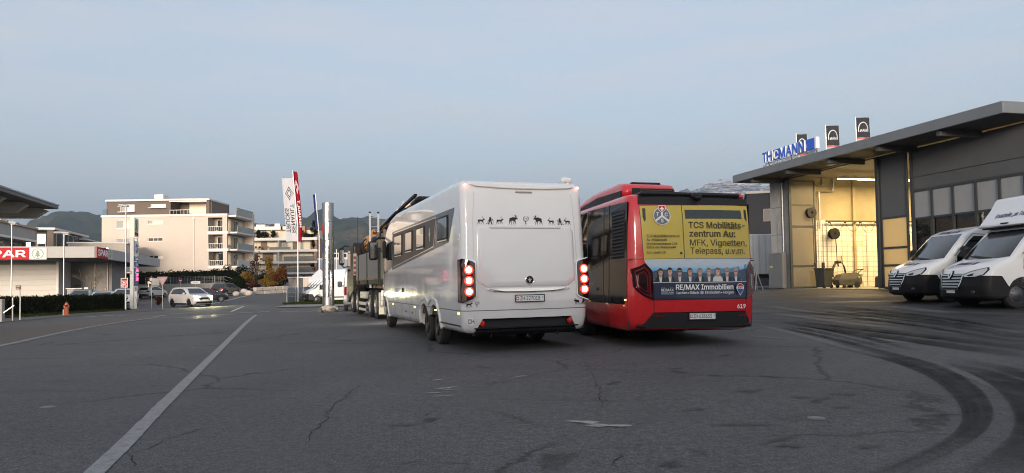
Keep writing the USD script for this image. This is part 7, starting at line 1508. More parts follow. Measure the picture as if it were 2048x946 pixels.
hedge('tall_hedge', 'long dark hedge running behind the wire fence below the apartment block', ground_at(222, 106), ground_at(470, 108), 1.6, at(350, 547, 106)[2] - gz(-50, 106), 9000, .15, LEAF_D, 41, rough=.16)
hedge('clipped_hedge', 'clipped brown green hedge along the road in front of the blue cars', on(-14, 634.5), on(241, 620.5), 1.1, 1.12, 16000, .07, LEAF_H, 42)
for i, (u, Y, w, h, mt, lab) in enumerate(((452, 104, 4.5, 3.4, LEAF_D, 'large dark shrub at the end of the wire fence'), (468, 106, 4.0, 4.0, LEAF_D, 'dark bushy shrub right of the apartment block corner'), (474, 98, 2.6, 2.0, LEAF_D, 'low dark shrub above the sloping wall end'), (490, 108, 3.8, 3.6, LEAF_D, 'dark shrub behind the small yellow tree'), (520, 108, 4.5, 3.4, LEAF_D, 'dark round shrub between the two yellow trees'), (560, 112, 4.0, 2.6, LEAF_D, 'dark shrub right of the rust coloured tree'), (536, 100, 3.0, 1.5, LEAF_Y, 'low yellowing shrub above the stone blocks'), (482, 99, 2.2, 1.3, LEAF_B, 'small reddish shrub left of the stone blocks'), (510, 100, 3.2, 1.2, LEAF_B, 'low brown shrub in the middle of the planted bank'))):
    shrub('shrub', lab, ground_at(u, Y, -.1 if h > 2 else .5), w, h, 1500, .13, mt, 60 + i)
for i, (u, Y, w, h, mt, lab) in enumerate(((495, 101, 2.2, 2.9, LEAF_Y, 'small yellow tree on the bank left of the cream block'), (539, 104, 2.0, 4.6, LEAF_Y, 'tall narrow golden tree in front of the cream block'), (556, 103, 3.0, 4.2, LEAF_O, 'broad rust coloured tree left of the flag poles'), (513, 103, 2.4, 5.6, LEAF_B, 'thin trunked tree with sparse brown leaves'))):
    shrub('autumn_tree', lab, ground_at(u, Y, .2), w, h, 1500 if i != 3 else 240, .14, mt, 80 + i, cat='tree', trunk=h * (.12 if i != 3 else .35), shape=.8)
st = thing('stone_block_wall', 'low wall of rough pale stone blocks along the bend of the side road', 'wall', (0, 0, 0), 0)
r_ = np.random.default_rng(9); A0, A1 = ground_at(478, 93), ground_at(566, 99); dd = A1 - A0; Ls = np.linalg.norm(dd[:2]); ang = math.atan2(dd[1], dd[0])
for row in range(2):
    x = -.2 * row
    while x < Ls:
        w_ = r_.uniform(.75, 1.35); m = bx(0, w_ - .05, -.3 + r_.normal(0, .04), .35, 0, .50 - .03 * r_.random(), .07); m.vertices += r_.normal(0, .015, m.vertices.shape)
        T = trimesh.transformations.rotation_matrix(ang, [0, 0, 1]); T[:3, 3] = A0 + dd * (x / Ls) + [0, .15 * row, -.05 + .50 * row]; m.apply_transform(T)
        if not (row == 1 and x < 2.2): obj('stone_block', m, mat(f'stone_pale_{int(r_.integers(3))}', tuple(np.array([.40, .36, .31]) * r_.uniform(.85, 1.15)), .9, nscale=1.6, namt=.2, bump=.3), st)
        x += w_
for i, (u, v, s_) in enumerate(((487, 583, .65), (497, 578, .5), (472, 587, .45))):
    b_ = trimesh.creation.icosphere(2, s_); b_.vertices *= [1, .8, .75]; b_.vertices += .12 * (meshkit.fbm(b_.vertices * 2 + i * 3, 3)[:, None] - .5); b_.apply_translation(ground_at(u, 94 - i, s_ * .5)); tag(obj('boulder', b_, mat('boulder_pale', (.46, .42, .37), .9, nscale=2, namt=.15), None, 35), ['largest pale boulder at the left end of the stone block wall', 'smaller pale boulder behind the largest one', 'small pale boulder near the dark parked car'][i], 'boulder')
gh = thing('garage_hut', 'small pale flat roofed hut behind the flag poles', 'hut', ground_at(577, 108), 0.0); hh = at(590, 554, 108)[2] - gz(at(577, 570, 108)[0], 108)
obj('wall', bx(0, 6.5, 0, 5, -.3, hh - .15), CREAM, gh); obj('roof', bx(-.15, 6.7, -.15, 5.1, hh - .15, hh), WTRIM, gh); obj('door', bx(1.3, 2.2, -.05, .02, 0, 2.0), DARKF, gh); 

# ------------------------------------------------------------------ lamps, signs and small things
def lamp_post(label, base_, H, arm, head=True, r=.07):
    t = thing('street_lamp', label, 'street lamp', base_)
    obj('pole', tube([(0, 0, 0), (0, 0, 1.2), (0, 0, 1.25), (0, 0, H)], [r, r, r * .75, r * .5], 10), STEEL, t, 30)
    if head:
        hd = obj('lamp_head', warped(man(bx(min(0, arm) - .18, max(0, arm) + .18, -.16, .16, H - .02, H + .13, .05)), lambda V: V + np.column_stack([V[:, 0] * 0, V[:, 0] * 0, -.12 * V[:, 0]]), .3), GREYPAINT, t, 30); obj('lamp_glass', bx(arm - .25, arm + .10, -.12, .12, H - .06 - .12 * arm, H - .02 - .12 * arm), LAMP_CLEAR, hd)
    return t
b1 = on(251, 621); lamp_post('tall street lamp beside the pylon sign, carrying a red and white board', b1, at(248, 413, b1[1])[2] - b1[2], -.35)
b2 = at(127, 612, 54); b2[2] = gz(b2[0], 54); lamp_post('street lamp rising behind the clipped hedge in front of the supermarket', b2, at(127, 467, 54)[2] - b2[2], .25); obj('lamp_head', bx(-.75, -.15, -.14, .14, at(127, 466, 54)[2] - b2[2] - .02, at(127, 466, 54)[2] - b2[2] + .12, .05), GREYPAINT, '/World/street_lamp_001')
b3 = at(22, 622, 50); b3[2] = gz(b3[0], 50); lamp_post('plain tall mast below the canopy beam near the left edge', b3, 6.4, .2, True)
FP = Frame(b1, RD)
sb = thing('direction_board', 'red and white direction board fixed to the street lamp pole', 'sign', b1 + [0, -.12, 0], .1)
x0_, z1_ = FP.hit(243, 556, 0); x1_, z0_ = FP.hit(258, 575, 0)
obj('board', bx(x0_, x1_, -.02, .02, z0_, z1_, .006), WTRIM, sb)
hh = z1_ - z0_; ww = x1_ - x0_
obj('board_field', [bx(x0_ + .05, x1_ - .05, -.026, -.021, z1_ - .05 - hh * .22, z1_ - .05)] + [bx(x0_ + .05, x1_ - .05, -.026, -.021, z0_ + .05 + k * hh * .20, z0_ + .05 + k * hh * .20 + hh * .16) for k in range(3)], SIGNR, sb)
r_ = np.random.default_rng(3); obj('board_text', [bx(x0_ + ww * a, x0_ + ww * b, -.032, -.0265, z0_ + .05 + k * hh * .20 + hh * .05, z0_ + .05 + k * hh * .20 + hh * .11) for k, a, b in ((0, .15, .45), (0, .62, .85), (1, .2, .7), (2, .3, .62), (2, .7, .85))], WHITEINK, sb)
nb = thing('street_name_sign', 'small brown street name plate high on the street lamp pole', 'sign', b1 + [.1, -.1, 0], .05); _, zq = FP.hit(258, 546, 0); obj('plate', bx(0, .42, -.01, .01, zq - .05, zq + .12, .004), mat('sign_brown', (.16, .09, .06), .5), nb); obj('plate_letters', [bx(.05 + .09 * k, .11 + .09 * k, -.016, -.011, zq, zq + .06) for k in range(4)], WTRIM, nb)
# pylon sign
pb = on(267.5, 618); FY = Frame(pb, RD); zz = lambda v: FY.hit(262, v, 0)[1]
py = thing('pylon_sign', 'tall price pylon with a glowing white top box and pink lit figures', 'sign', pb, RD)
PY = 1.62
for y in (.02, 1.32): obj('post', bx(-.30, -.02, y, y + .26, 0, zz(474), .02), GREYPAINT, py)
tb = obj('light_box', bx(-.30, -.0, 0, PY, zz(474), zz(434), .015), glow('box_glow', (1.0, .88, .60), .75), py)
ex, ey = (0, 1, 0), (0, 0, 1); zc = (zz(434) + zz(474)) / 2
ring = affinity.scale(disc(0, 0, 1, 40).difference(disc(0, 0, .86, 40)), .62, .48, origin=(0, 0)); mk = affinity.scale(tree_mark(), .52, .52, origin=(0, 0))
obj('box_face', bx(.001, .012, .03, PY - .03, zz(474) + .03, zz(434) - .03), mat('box_face_white', (.62, .64, .62), .3), tb)
obj('box_mark', place(ext(unary_union([ring, mk]), .02), (.013, PY / 2, zc + .16), ex, ey), mat('sign_green', (.02, .12, .04), .4), tb); obj('box_letters', [place(bx(.2, PY - .2, 0, .26, 0, .015), (.013, 0, zc - .64), ex, ey), place(txt('SPAR', .17, .9, True, 'c', .01), (.029, PY / 2, zc - .60), ex, ey)], SIGNR, tb)
BLU = mat('pylon_blue', (.03, .09, .24), .35)
f1_ = obj('panel', bx(-.02, .02, .22, PY, zz(511), zz(481), .004), WTRIM, py)
cc = (zz(511) + zz(481)) / 2; colobj('panel_mark', [(place(ext(affinity.scale(disc(0, 0, 1), .52, .40, origin=(0, 0)), .01), (.021, .92, cc), ex, ey), (.03, .12, .36)), (place(ext(sbox(-.62, -.10, .62, .10), .01), (.032, .92, cc), ex, ey), (.78, .78, .78)), (place(txt('TAMOIL', .14, 1.1, True, 'c', .01), (.043, .92, cc - .07), ex, ey), (.4, .03, .04))], printmat(), f1_)
for v0, v1, tx in ((512, 522, 'Car Wash'), (523, 534, 'Shop')):
    q = obj('panel', bx(-.02, .02, .22, PY, zz(v1), zz(v0), .004), BLU, py); obj('panel_letters', place(txt(tx, .17, .95 if len(tx) > 4 else .6, True, 'c', .01), (.021, .92, zz((v0 + v1) / 2) - .08), ex, ey), WHITEINK, q)
q = obj('panel', bx(-.02, .02, .22, PY, zz(573), zz(535), .004), BLU, py); LED = glow('price_led', (1.0, .10, .22), 2.6)
for v, tx in ((540, '1.74'), (549, '1.79'), (558, '1.92')): obj('price_figures', place(txt(tx, .24, .85, True, 'c', .012), (.021, 1.05, zz(v + 3)), ex, ey), LED, q)
obj('meter_box', bx(-.04, .02, .5, PY - .1, zz(583), zz(574), .01), mat('box_face_white', (.62, .64, .62), .3), py); obj('cable', tube([(.05, .35, 1.0), (.18, .5, .3), (.10, .9, .04), (.2, 1.3, .02)], .015, 6), INK, py)
for y in (.15, 1.45): obj('foot_plate', bx(-.40, .10, y - .25, y + .25, 0, .04), STEEL, py)

def post_sign(name, label, base_, H, r=.03):
    t = thing(name, label, 'road sign', base_); obj('post', rod((0, 0, -.05), (0, 0, H), r, 8), GREYPAINT, t, 30); return t
q = on(325, 617); t = post_sign('give_way_sign', 'downward pointing triangular give way sign in front of the white car', q, at(325, 555, q[1])[2] - q[2]); zt_ = at(325, 554.5, q[1])[2] - q[2]
tri = Polygon([(-.38, 0), (.38, 0), (0, -.66)]).buffer(.04); obj('plate', place(ext(tri, .012), (0, -.04, zt_), (1, 0, 0), (0, 0, 1)), mat('faded_sign_red', (.30, .16, .16), .4), t); obj('plate_field', place(ext(affinity.scale(tri, .62, .62), .004), (0, -.053, zt_), (1, 0, 0), (0, 0, 1)), mat('faded_sign_white', (.36, .28, .28), .4), t)
q = on(303, 617); t = post_sign('round_road_sign', 'slim post with a small red edged round sign and a white arrow plate', q, at(303, 553, q[1])[2] - q[2]); zt_ = at(303, 559, q[1])[2] - q[2]
obj('plate', place(ext(disc(0, 0, .22), .012), (0, -.035, zt_), (.6, .8, 0), (0, 0, 1)), mat('sign_red', (.42, .025, .03), .35), t); obj('plate_field', place(ext(disc(0, 0, .14), .004), (0, -.05, zt_), (.6, .8, 0), (0, 0, 1)), WTRIM, t); obj('arrow_plate', [bx(-.30, -.03, -.03, -.01, zt_ - .35, zt_ - .15), bx(-.28, -.20, -.03, -.01, zt_ - .62, zt_ - .36)], mat('cream_plate', (.62, .56, .40), .5), t); obj('grey_board', bx(.04, .64, .0, .02, zt_ - .50, zt_ + .10), mat('shelter_grey2', (.27, .27, .26), .5), t)
q = ground_at(361, 90); t = post_sign('small_round_sign', 'small red and white round sign in front of the wire fence', q, at(361, 558, 90)[2] - q[2]); zt_ = at(361, 561, 90)[2] - q[2]
obj('plate', place(ext(disc(0, 0, .22), .012), (0, -.035, zt_), (1, 0, 0), (0, 0, 1)), SIGNR, t); obj('plate_field', place(ext(sbox(-.16, -.04, .16, .04), .004), (0, -.049, zt_), (1, 0, 0), (0, 0, 1)), WTRIM, t)
q = ground_at(391, 88); t = post_sign('arrow_sign', 'white arrow shaped direction sign pointing left above the white car', q, at(391, 563, 88)[2] - q[2]); zt_ = at(391, 565, 88)[2] - q[2]
obj('plate', place(ext([(-.62, 0), (-.45, .17), (.6, .17), (.6, -.17), (-.45, -.17)], .02), (0, -.03, zt_), (1, 0, 0), (0, 0, 1)), WTRIM, t); obj('plate_letters', bx(-.3, .4, -.058, -.051, zt_ - .04, zt_ + .04), mat('pale_letters', (.35, .33, .30), .5), t)
q = ground_at(429, 95); t = thing('mast', 'thin grey mast in front of the retaining wall near the dark car', 'mast', q); obj('pole', rod((0, 0, 0), (0, 0, at(429, 552, 95)[2] - q[2]), .035, 8), GREYPAINT, t); obj('cap', lathe([(.05, 0), (.05, .06), (.001, .09)], 'z', 10, (0, 0, at(429, 552, 95)[2] - q[2])), GREYPAINT, t)
# left edge: gate post, bollard, small sign
q = on(2, 644); t = thing('gate_post', 'square concrete gate post with a slanting rail at the left edge', 'gate post', q); hh = at(2, 598, q[1])[2] - q[2]; obj('post', bx(-.22, .12, -.12, .12, -.1, hh, .02), CONC, t); obj('rail', bar((.1, 0, hh * .38), (.62, .1, hh * .72), .05, .05), STEEL, t)
q = on(25, 642); t = thing('steel_bollard', 'plain steel bollard right of the concrete gate post', 'bollard', q); hh = at(25, 596, q[1])[2] - q[2]; obj('post', rod((0, 0, -.05), (0, 0, hh), .04, 10), STEEL, t); obj('cap', lathe([(.045, 0), (.045, .02), (.001, .03)], 'z', 12, (0, 0, hh)), STEEL, t); obj('foot', lathe([(.001, .02), (.09, .02), (.09, 0)], 'z', 12), STEEL, t)
q = on(40, 640.5); t = thing('plate_sign', 'small dark name plate on a slim post before the hedge', 'sign', q); hh = at(40, 571, q[1])[2] - q[2]; obj('post', rod((0, 0, -.05), (0, 0, hh), .035, 8), STEEL, t); obj('plate', bx(-.22, .06, -.05, -.03, hh - .22, hh + .0), mat('sign_brown', (.16, .09, .06), .5), t); obj('plate_letters', [bx(-.18, .02, -.056, -.051, hh - .08, hh - .05), bx(-.18, -.05, -.056, -.051, hh - .16, hh - .13)], WTRIM, t)
# hydrant
q = on(133, 630.5); t = thing('hydrant', 'faded orange fire hydrant standing in front of the hedge', 'hydrant', q); ORG = mat('hydrant_orange', (.50, .13, .06), .5, nscale=3, namt=.2)
obj('body', lathe([(.001, 0), (.17, 0), (.17, .06), (.12, .08), (.12, .42), (.15, .44), (.15, .50), (.12, .52), (.11, .70), (.07, .80), (.001, .83)], 'z', 20), ORG, t, 30)
obj('outlet', [lathe([(.001, 0), (.06, 0), (.06, .1), (.001, .1)], 'y', 14, (0, -.22, .55)), lathe([(.001, 0), (.05, 0), (.05, .34), (.001, .34)], 'x', 14, (-.17, 0, .60))], ORG, t, 30); obj('cap', lathe([(.001, 0), (.05, 0), (.05, .04), (.03, .05), (.03, .09), (.001, .1)], 'z', 10, (0, 0, .82)), PLASTIC, t); obj('band', lathe([(.125, 0), (.125, .1)], 'z', 20, (0, 0, .56)), PLASTIC, t)
q = on(126.5, 631); t = thing('marker_stake', 'short white marker stake beside the orange hydrant', 'stake', q); obj('stake', rod((0, 0, 0), (0, 0, .38), .025, 8), WTRIM, t); obj('cap', lathe([(.028, 0), (.028, .03), (.001, .04)], 'z', 8, (0, 0, .38)), SIGNR, t)
# bare tree by the supermarket
q = np.array([at(184, 600, 60)[0], 60, 0]); q[2] = gz(q[0], 60); t = thing('bare_tree', 'small bare tree with a spray of thin twigs before the supermarket wall', 'tree', q)
r_ = np.random.default_rng(12); BK = mat('twig_brown', (.13, .105, .075), .9, nscale=6, namt=.3); tr_, tw = [tube([(0, 0, -.1), (.02, 0, .9), (-.02, .02, 1.5)], [.07, .055, .045], 8)], []
def grow(p, d, L, r, k):
    pts = [p]; 
    for _ in range(3): d = d + r_.normal(0, .10, 3) + [0, 0, .05]; d /= np.linalg.norm(d); pts.append(pts[-1] + d * L / 3)
    (tr_ if k > 2 else tw).append(tube(pts, np.linspace(r, r * .55, 4), 5 if k > 1 else 4, False))
    if k > 0:
        for _ in range(3 if k > 1 else 4):
            e = d + r_.normal(0, .36, 3); e[2] = max(e[2], .15); grow(pts[r_.integers(2, 4)], e / np.linalg.norm(e), L * r_.uniform(.6, .85), r * .55, k - 1)
for a in np.linspace(0, 2 * PI, 6)[:-1]: grow(np.array([0, 0, 1.45]), np.array([.5 * math.cos(a), .5 * math.sin(a), .86]), .85, .032, 3)
obj('trunk', tr_, BK, t, 40); obj('crown', tw, BK, t)
# person between the cars: a dark coat, brown hair, walking away
q = np.array([at(211, 590, 63.5)[0], 63.5, 0]); q[2] = gz(q[0], 63.5); t = thing('person', 'person in a dark coat and with short brown hair walking between the parked cars', 'person', q, .5)
def body_from(bones, joints):
    M = m3.Manifold()
    for a, b in bones:
        (pa, ra), (pb, rb) = joints[a], joints[b]; M = M + m3.Manifold.hull(m3.Manifold.sphere(ra, 16).translate(pa) + m3.Manifold.sphere(rb, 16).translate(pb))
    m = tm(M.refine_to_length(.05)); m = trimesh.Trimesh(m.vertices, m.faces); trimesh.smoothing.filter_taubin(m, iterations=6); return m
J = dict(pel=((0, 0, .95), .14), wai=((0, 0, 1.12), .13), che=((0, 0, 1.34), .15), nek=((0, .02, 1.50), .06), hed=((0, .03, 1.62), .09), crn=((0, .02, 1.68), .088), shl=((-.19, 0, 1.43), .06), shr=((.19, 0, 1.43), .06), ell=((-.25, .05, 1.15), .045), elr=((.25, -.04, 1.15), .045), wrl=((-.24, -.10, .93), .032), wrr=((.24, .10, .93), .032), hal=((-.24, -.13, .84), .035), har=((.24, .14, .84), .035), hil=((-.09, 0, .9), .10), hir=((.09, 0, .9), .10), knl=((-.10, -.10, .50), .06), knr=((.10, .06, .50), .06), anl=((-.10, .08, .10), .042), anr=((.10, -.10, .10), .042), tol=((-.10, -.06, .05), .035), tor=((.10, -.24, .05), .035))
obj('body', body_from([('hed', 'crn'), ('nek', 'hed'), ('che', 'nek'), ('wrl', 'hal'), ('wrr', 'har'), ('wai', 'che')], J), mat('skin', (.42, .26, .19), .55), t, 50)
J2 = {k: (p_, r * 1.12) for k, (p_, r) in J.items()}
obj('coat', body_from([('pel', 'wai'), ('wai', 'che'), ('che', 'shl'), ('che', 'shr'), ('shl', 'ell'), ('shr', 'elr'), ('ell', 'wrl'), ('elr', 'wrr'), ('pel', 'hil'), ('pel', 'hir')], J2), mat('coat_dark', (.018, .02, .028), .8), t, 50)
obj('trousers', body_from([('hil', 'knl'), ('hir', 'knr'), ('knl', 'anl'), ('knr', 'anr'), ('anl', 'tol'), ('anr', 'tor'), ('hil', 'hir')], J2), mat('trousers_dark', (.03, .032, .045), .8), t, 50)
hr = trimesh.creation.icosphere(3, .098); hr.vertices = hr.vertices[:] * [1, 1.05, 1]; hr.apply_translation((0, .04, 1.675)); obj('hair', hr.slice_plane([0, -.045, 1.62], [0, .7, .7]), mat('hair_brown', (.05, .03, .02), .7), t, 50)

# ------------------------------------------------------------------ cars
def car_at(u, Y, ang, kind, paint, label, **k):
    p = at(u, 590, Y); L = dict(suv=4.48, estate=4.6, hatch=4.1)[kind]; f = np.array([-math.sin(ang), math.cos(ang), 0]); c = np.array([p[0], Y, gz(p[0], Y)]) - f * L / 2
    return car(k.pop('name', 'parked_car'), label, 'car', c, ang, kind, paint, **k)
car_at(382, 60.5, math.radians(-126), 'suv', mat('soft_white_paint', (.55, .535, .52), .25, coat=.5), 'white off-roader turning into the road with its headlights on', lights=True, rim=mat('dark_alloy', (.12, .12, .125), .25, metal=.8), name='white_car')
car_at(166, 62, PI + .25, 'suv', BLUE_P, 'dark blue car with roof rails behind the clipped hedge', rail=True)
car_at(207, 58.0, PI + .45, 'estate', BLUE2_P, 'pale blue car whose roof shows just above the hedge')
car_at(250, 66, PI + .35, 'suv', mat('pearl_paint', (.55, .55, .54), .25, coat=.6), 'white car with dark windows half hidden by the pylon sign')
car_at(306, 90, -.15, 'hatch', mat('cream_white_paint', (.62, .60, .55), .25, coat=.6), 'white hatchback parked with its tail towards the road')
car_at(416, 74, -1.1, 'hatch', DARK_P, 'black hatchback partly hidden behind the white car')
car_at(453, 92, -.20, 'suv', DARK_P, 'dark car seen from behind at the foot of the sloping wall')
q = ground_at(314, 66); b_ = shrub('low_bush', 'small brown bush beside the posts left of the white car', on(318, 611), 1.1, .95, 500, .07, LEAF_B, 95)
# headlamp beams of the turning car
for i, (u, v) in enumerate(((408, 598), (428, 597))):
    pass

# ------------------------------------------------------------------ white vans by the flag poles, railing, tent, steel column
for i, (dx, dy) in enumerate(((0, 0), (-1.0, 2.6), (-2.0, 5.2), (-3.0, 7.8))):
    fr = np.array([at(608, 590, 61)[0] + dx, 61 + dy]); ang = math.radians(108); f = np.array([-math.sin(ang), math.cos(ang)]); tl = fr - f * 5.5
    van('parked_van', ['white van with a dark bumper, nearest of the row behind the steel railing', 'white van second in the row behind the steel railing', 'white van third in the row behind the steel railing', 'white van furthest back in the row behind the steel railing'][i], (tl[0], tl[1], gz(fr[0], fr[1])), ang, WHITE, 'white vans parked in a row by the flag poles', detail=(i == 0))
p = at(672, 600, 70); t = thing('box_van', 'tall plain white van body right of the steel column', 'van', (p[0], 70, gz(p[0], 70)), math.radians(108 - 18)); 
obj('body', bx(-1.05, 1.05, -5.5, 0, .45, 3.0, .10), WHITE, t); obj('side_moulding', bx(-1.07, -1.05, -5.4, -.1, .75, .95), PLASTIC, t); obj('side_moulding', bx(1.05, 1.07, -5.4, -.1, .75, .95), PLASTIC, t); obj('nose', loft([(0, .45), (0, 2.4), (.3, 2.3), (1.0, 1.45), (1.5, 1.2), (1.65, .6), (1.55, .4)], 2.0, .1, 4), WHITE, t, 38); obj('door_window', bx(-1.01, -.985, .05, .7, 1.45, 2.1), CARGLASS, t); obj('door_window', bx(.985, 1.01, .05, .7, 1.45, 2.1), CARGLASS, t)
for s in (-1, 1):
    for y in (-4.3, .75): wheel(t, s * .92, y, .35, .35, .22, STEEL, style='steel')
p = at(640, 600, 78); t = thing('pavilion_tent', 'white pointed pavilion roof rising behind the parked vans', 'tent', (p[0], 78, gz(p[0], 78)), .3); hz = at(641, 537, 78)[2] - gz(p[0], 78)
ap = (0, 0, hz); e_ = hz - 1.25; cs = [(-1.3, -1.3, e_), (1.3, -1.3, e_), (1.3, 1.3, e_), (-1.3, 1.3, e_)]
V = [ap] + cs + [(c[0], c[1], e_ - .3) for c in cs]; F = [(0, 1, 2), (0, 2, 3), (0, 3, 4), (0, 4, 1)] + sum([[(1 + k, 5 + k, 5 + (k + 1) % 4), (1 + k, 5 + (k + 1) % 4, 1 + (k + 1) % 4)] for k in range(4)], [])
obj('canopy', trimesh.Trimesh(np.array(V), np.array(F), process=False), mat('tent_white', (.6, .62, .66), .6), t)
for c in cs: obj('leg', rod((c[0], c[1], 0), (c[0], c[1], e_), .03, 8), STEEL, t)
obj('edge_band', rod((1.32, -1.32, e_), (.02, -.02, hz + .02), .035, 6), mat('band_dark_red', (.16, .03, .03), .6), t)
q = on(668, 606); t = thing('thin_mast', 'thin white mast between the steel column and the crane lorry', 'mast', (q[0] + .6, q[1] + 25, 0)); p = at(673, 500, q[1] + 25); t.GetAttribute('xformOp:transform'); obj('pole', rod((p[0] - q[0] - .6, 0, 0), (p[0] - q[0] - .6, 0, p[2]), .05, 8), WHITE, t); obj('cap', trimesh.creation.icosphere(1, .08).apply_translation((p[0] - q[0] - .6, 0, p[2])), WHITE, t)
# railing and end screen
q0, q1, q2 = on(574, 609), on(617, 606.5), on(632, 606); t = thing('steel_railing', 'low galvanised railing with a grey end screen at the van parking', 'railing', (0, 0, 0)); hh = at(617, 578, q1[1])[2] - q1[2]
q3 = on(690, 604.5)
for q in (q0, q1, q2, q3): obj('post', rod(q - [0, 0, .1], q + [0, 0, hh], .035, 8), STEEL, t)
obj('rail', tube([q0 + [0, 0, hh * .78], q1 + [0, 0, hh * .80], q2 + [0, 0, hh * .8], q3 + [0, 0, hh * .4]], .022, 6), STEEL, t); obj('rail', tube([q0 + [0, 0, hh * .5], q1 + [0, 0, hh * .55], q2 + [0, 0, hh * .55]], .018, 6), STEEL, t)
sc0 = q0 + [0, .0, 0]; sc1 = q0 + np.array([-.02 * 9, 9.0, 0]) + [.9, 0, 0]; sc1[2] = gz(sc1[0], sc1[1])
for k in range(5):
    a, b = sc0 + (sc1 - sc0) * (k / 5 + .01), sc0 + (sc1 - sc0) * ((k + 1) / 5 - .01); dd = b - a; m = bx(0, np.linalg.norm(dd[:2]), -.02, .02, .08, hh * 1.15, .006); T = trimesh.transformations.rotation_matrix(math.atan2(dd[1], dd[0]), [0, 0, 1]); T[:3, 3] = a; m.apply_transform(T); obj('screen_panel', m, mat('screen_grey', (.20, .21, .23), .5), t)
# polished steel column
q = on(657, 622); t = thing('steel_column', 'tall polished oval steel advertising column before the crane lorry', 'column', q, .15); zt_ = at(655, 405, q[1])[2] - q[2]; wpx = q[1] / FPX
seams = [622, 594, 556, 519, 480, 444, 405.5]; SS = mat('brushed_steel', (.24, .25, .265), .16, metal=1.0, nscale=3, namt=.06); rx = 11.3 * wpx
def oval(z0, z1, rx, ry, n=40): 
    m = lathe([(.001, z0), (1, z0), (1, z1), (.001, z1)], 'z', n); m.vertices[:, 0] *= rx; m.vertices[:, 1] *= ry; return m
for i, (a, b) in enumerate(zip(seams, seams[1:])):
    za_, zb_ = at(656, a, q[1])[2] - q[2], at(656, b, q[1])[2] - q[2]
    obj('plinth' if i == 0 else 'column_panel', oval(max(za_, 0.0) + .012, zb_ - .012, rx * (1.02 if i == 0 else 1), rx * .52), mat('plinth_steel', (.16, .165, .175), .35, metal=.8) if i == 0 else SS, t, 40)
obj('core', oval(.02, zt_ - .02, rx * .97, rx * .5), DARKF, t); 
for v, m_, h_ in ((458, SIGNR, .5), (496, mat('column_blue', (.03, .04, .16), .4), .55)):
    z_ = at(650, v, q[1])[2] - q[2]; a = np.linspace(PI + .25, PI + .85, 6); P_ = [(rx * 1.012 * math.cos(x), rx * .53 * math.sin(x)) for x in a]; V = []; F = []
    for k, (x, y) in enumerate(P_): V += [(x, y, z_ - h_ / 2), (x, y, z_ + h_ / 2)]
    for k in range(len(P_) - 1): F += [(2 * k, 2 * k + 2, 2 * k + 3), (2 * k, 2 * k + 3, 2 * k + 1)]
    obj('column_badge', trimesh.Trimesh(np.array(V), np.array(F), process=False), m_, t)
sk_ = thing('weighted_cloth', 'crumpled pale cover and stones heaped at the foot of the steel column', 'cover', on(659, 624), 0.0)
r_ = np.random.default_rng(4); m = trimesh.creation.icosphere(4, .5); m.vertices *= [1.05, .7, .42]; m.vertices += (meshkit.fbm(m.vertices * 4, 4)[:, None] - .5) * m.vertices * .9; m.vertices[:, 2] = np.maximum(m.vertices[:, 2], -.12); obj('cloth', m.apply_translation((.1, -.3, .16)), mat('cloth_pale', (.42, .37, .30), .9, nscale=4, namt=.2), sk_, 50)
for k in range(3):
    m = trimesh.creation.icosphere(2, .16); m.vertices += (meshkit.fbm(m.vertices * 5 + k, 3)[:, None] - .5) * .12; obj('stone', m.apply_translation((-.35 + .35 * k, -.55, .1)), mat('stone_dark', (.10, .095, .09), .9), sk_, 40)
# ------------------------------------------------------------------ crane lorry in front of the motorhome
TY = math.radians(20.0); tc_, ts_ = math.cos(TY), math.sin(TY); tl = np.array([-4.55, 24.4]); c0 = tl + np.array([tc_, ts_]) * 1.25
t = thing('crane_lorry', 'crane lorry with grey drop sides, an upright ladder and dark folded crane arms', 'lorry', (c0[0], c0[1], gz(*c0)), TY)
BOARD = mat('drop_side_grey', (.16, .16, .155), .6, metal=.1, nscale=1.5, namt=.15); RUST = mat('timber_edge', (.24, .15, .09), .8, nscale=3, namt=.3); ORANGE = mat('crane_orange', (.40, .17, .035), .4, coat=.3, nscale=2, namt=.1); CRANE = mat('crane_black', (.010, .010, .011), .5, spec=.2, nscale=2, namt=.2); CHROMER = mat('lorry_rim', (.35, .35, .34), .35, metal=.8)
obj('chassis', [bx(-.45, -.32, .2, 9, .90, 1.24), bx(.32, .45, .2, 9, .90, 1.24)], CRANE, t)
obj('bed', bx(-1.25, 1.25, .15, 5.95, 1.24, 1.40, .01), CRANE, t)
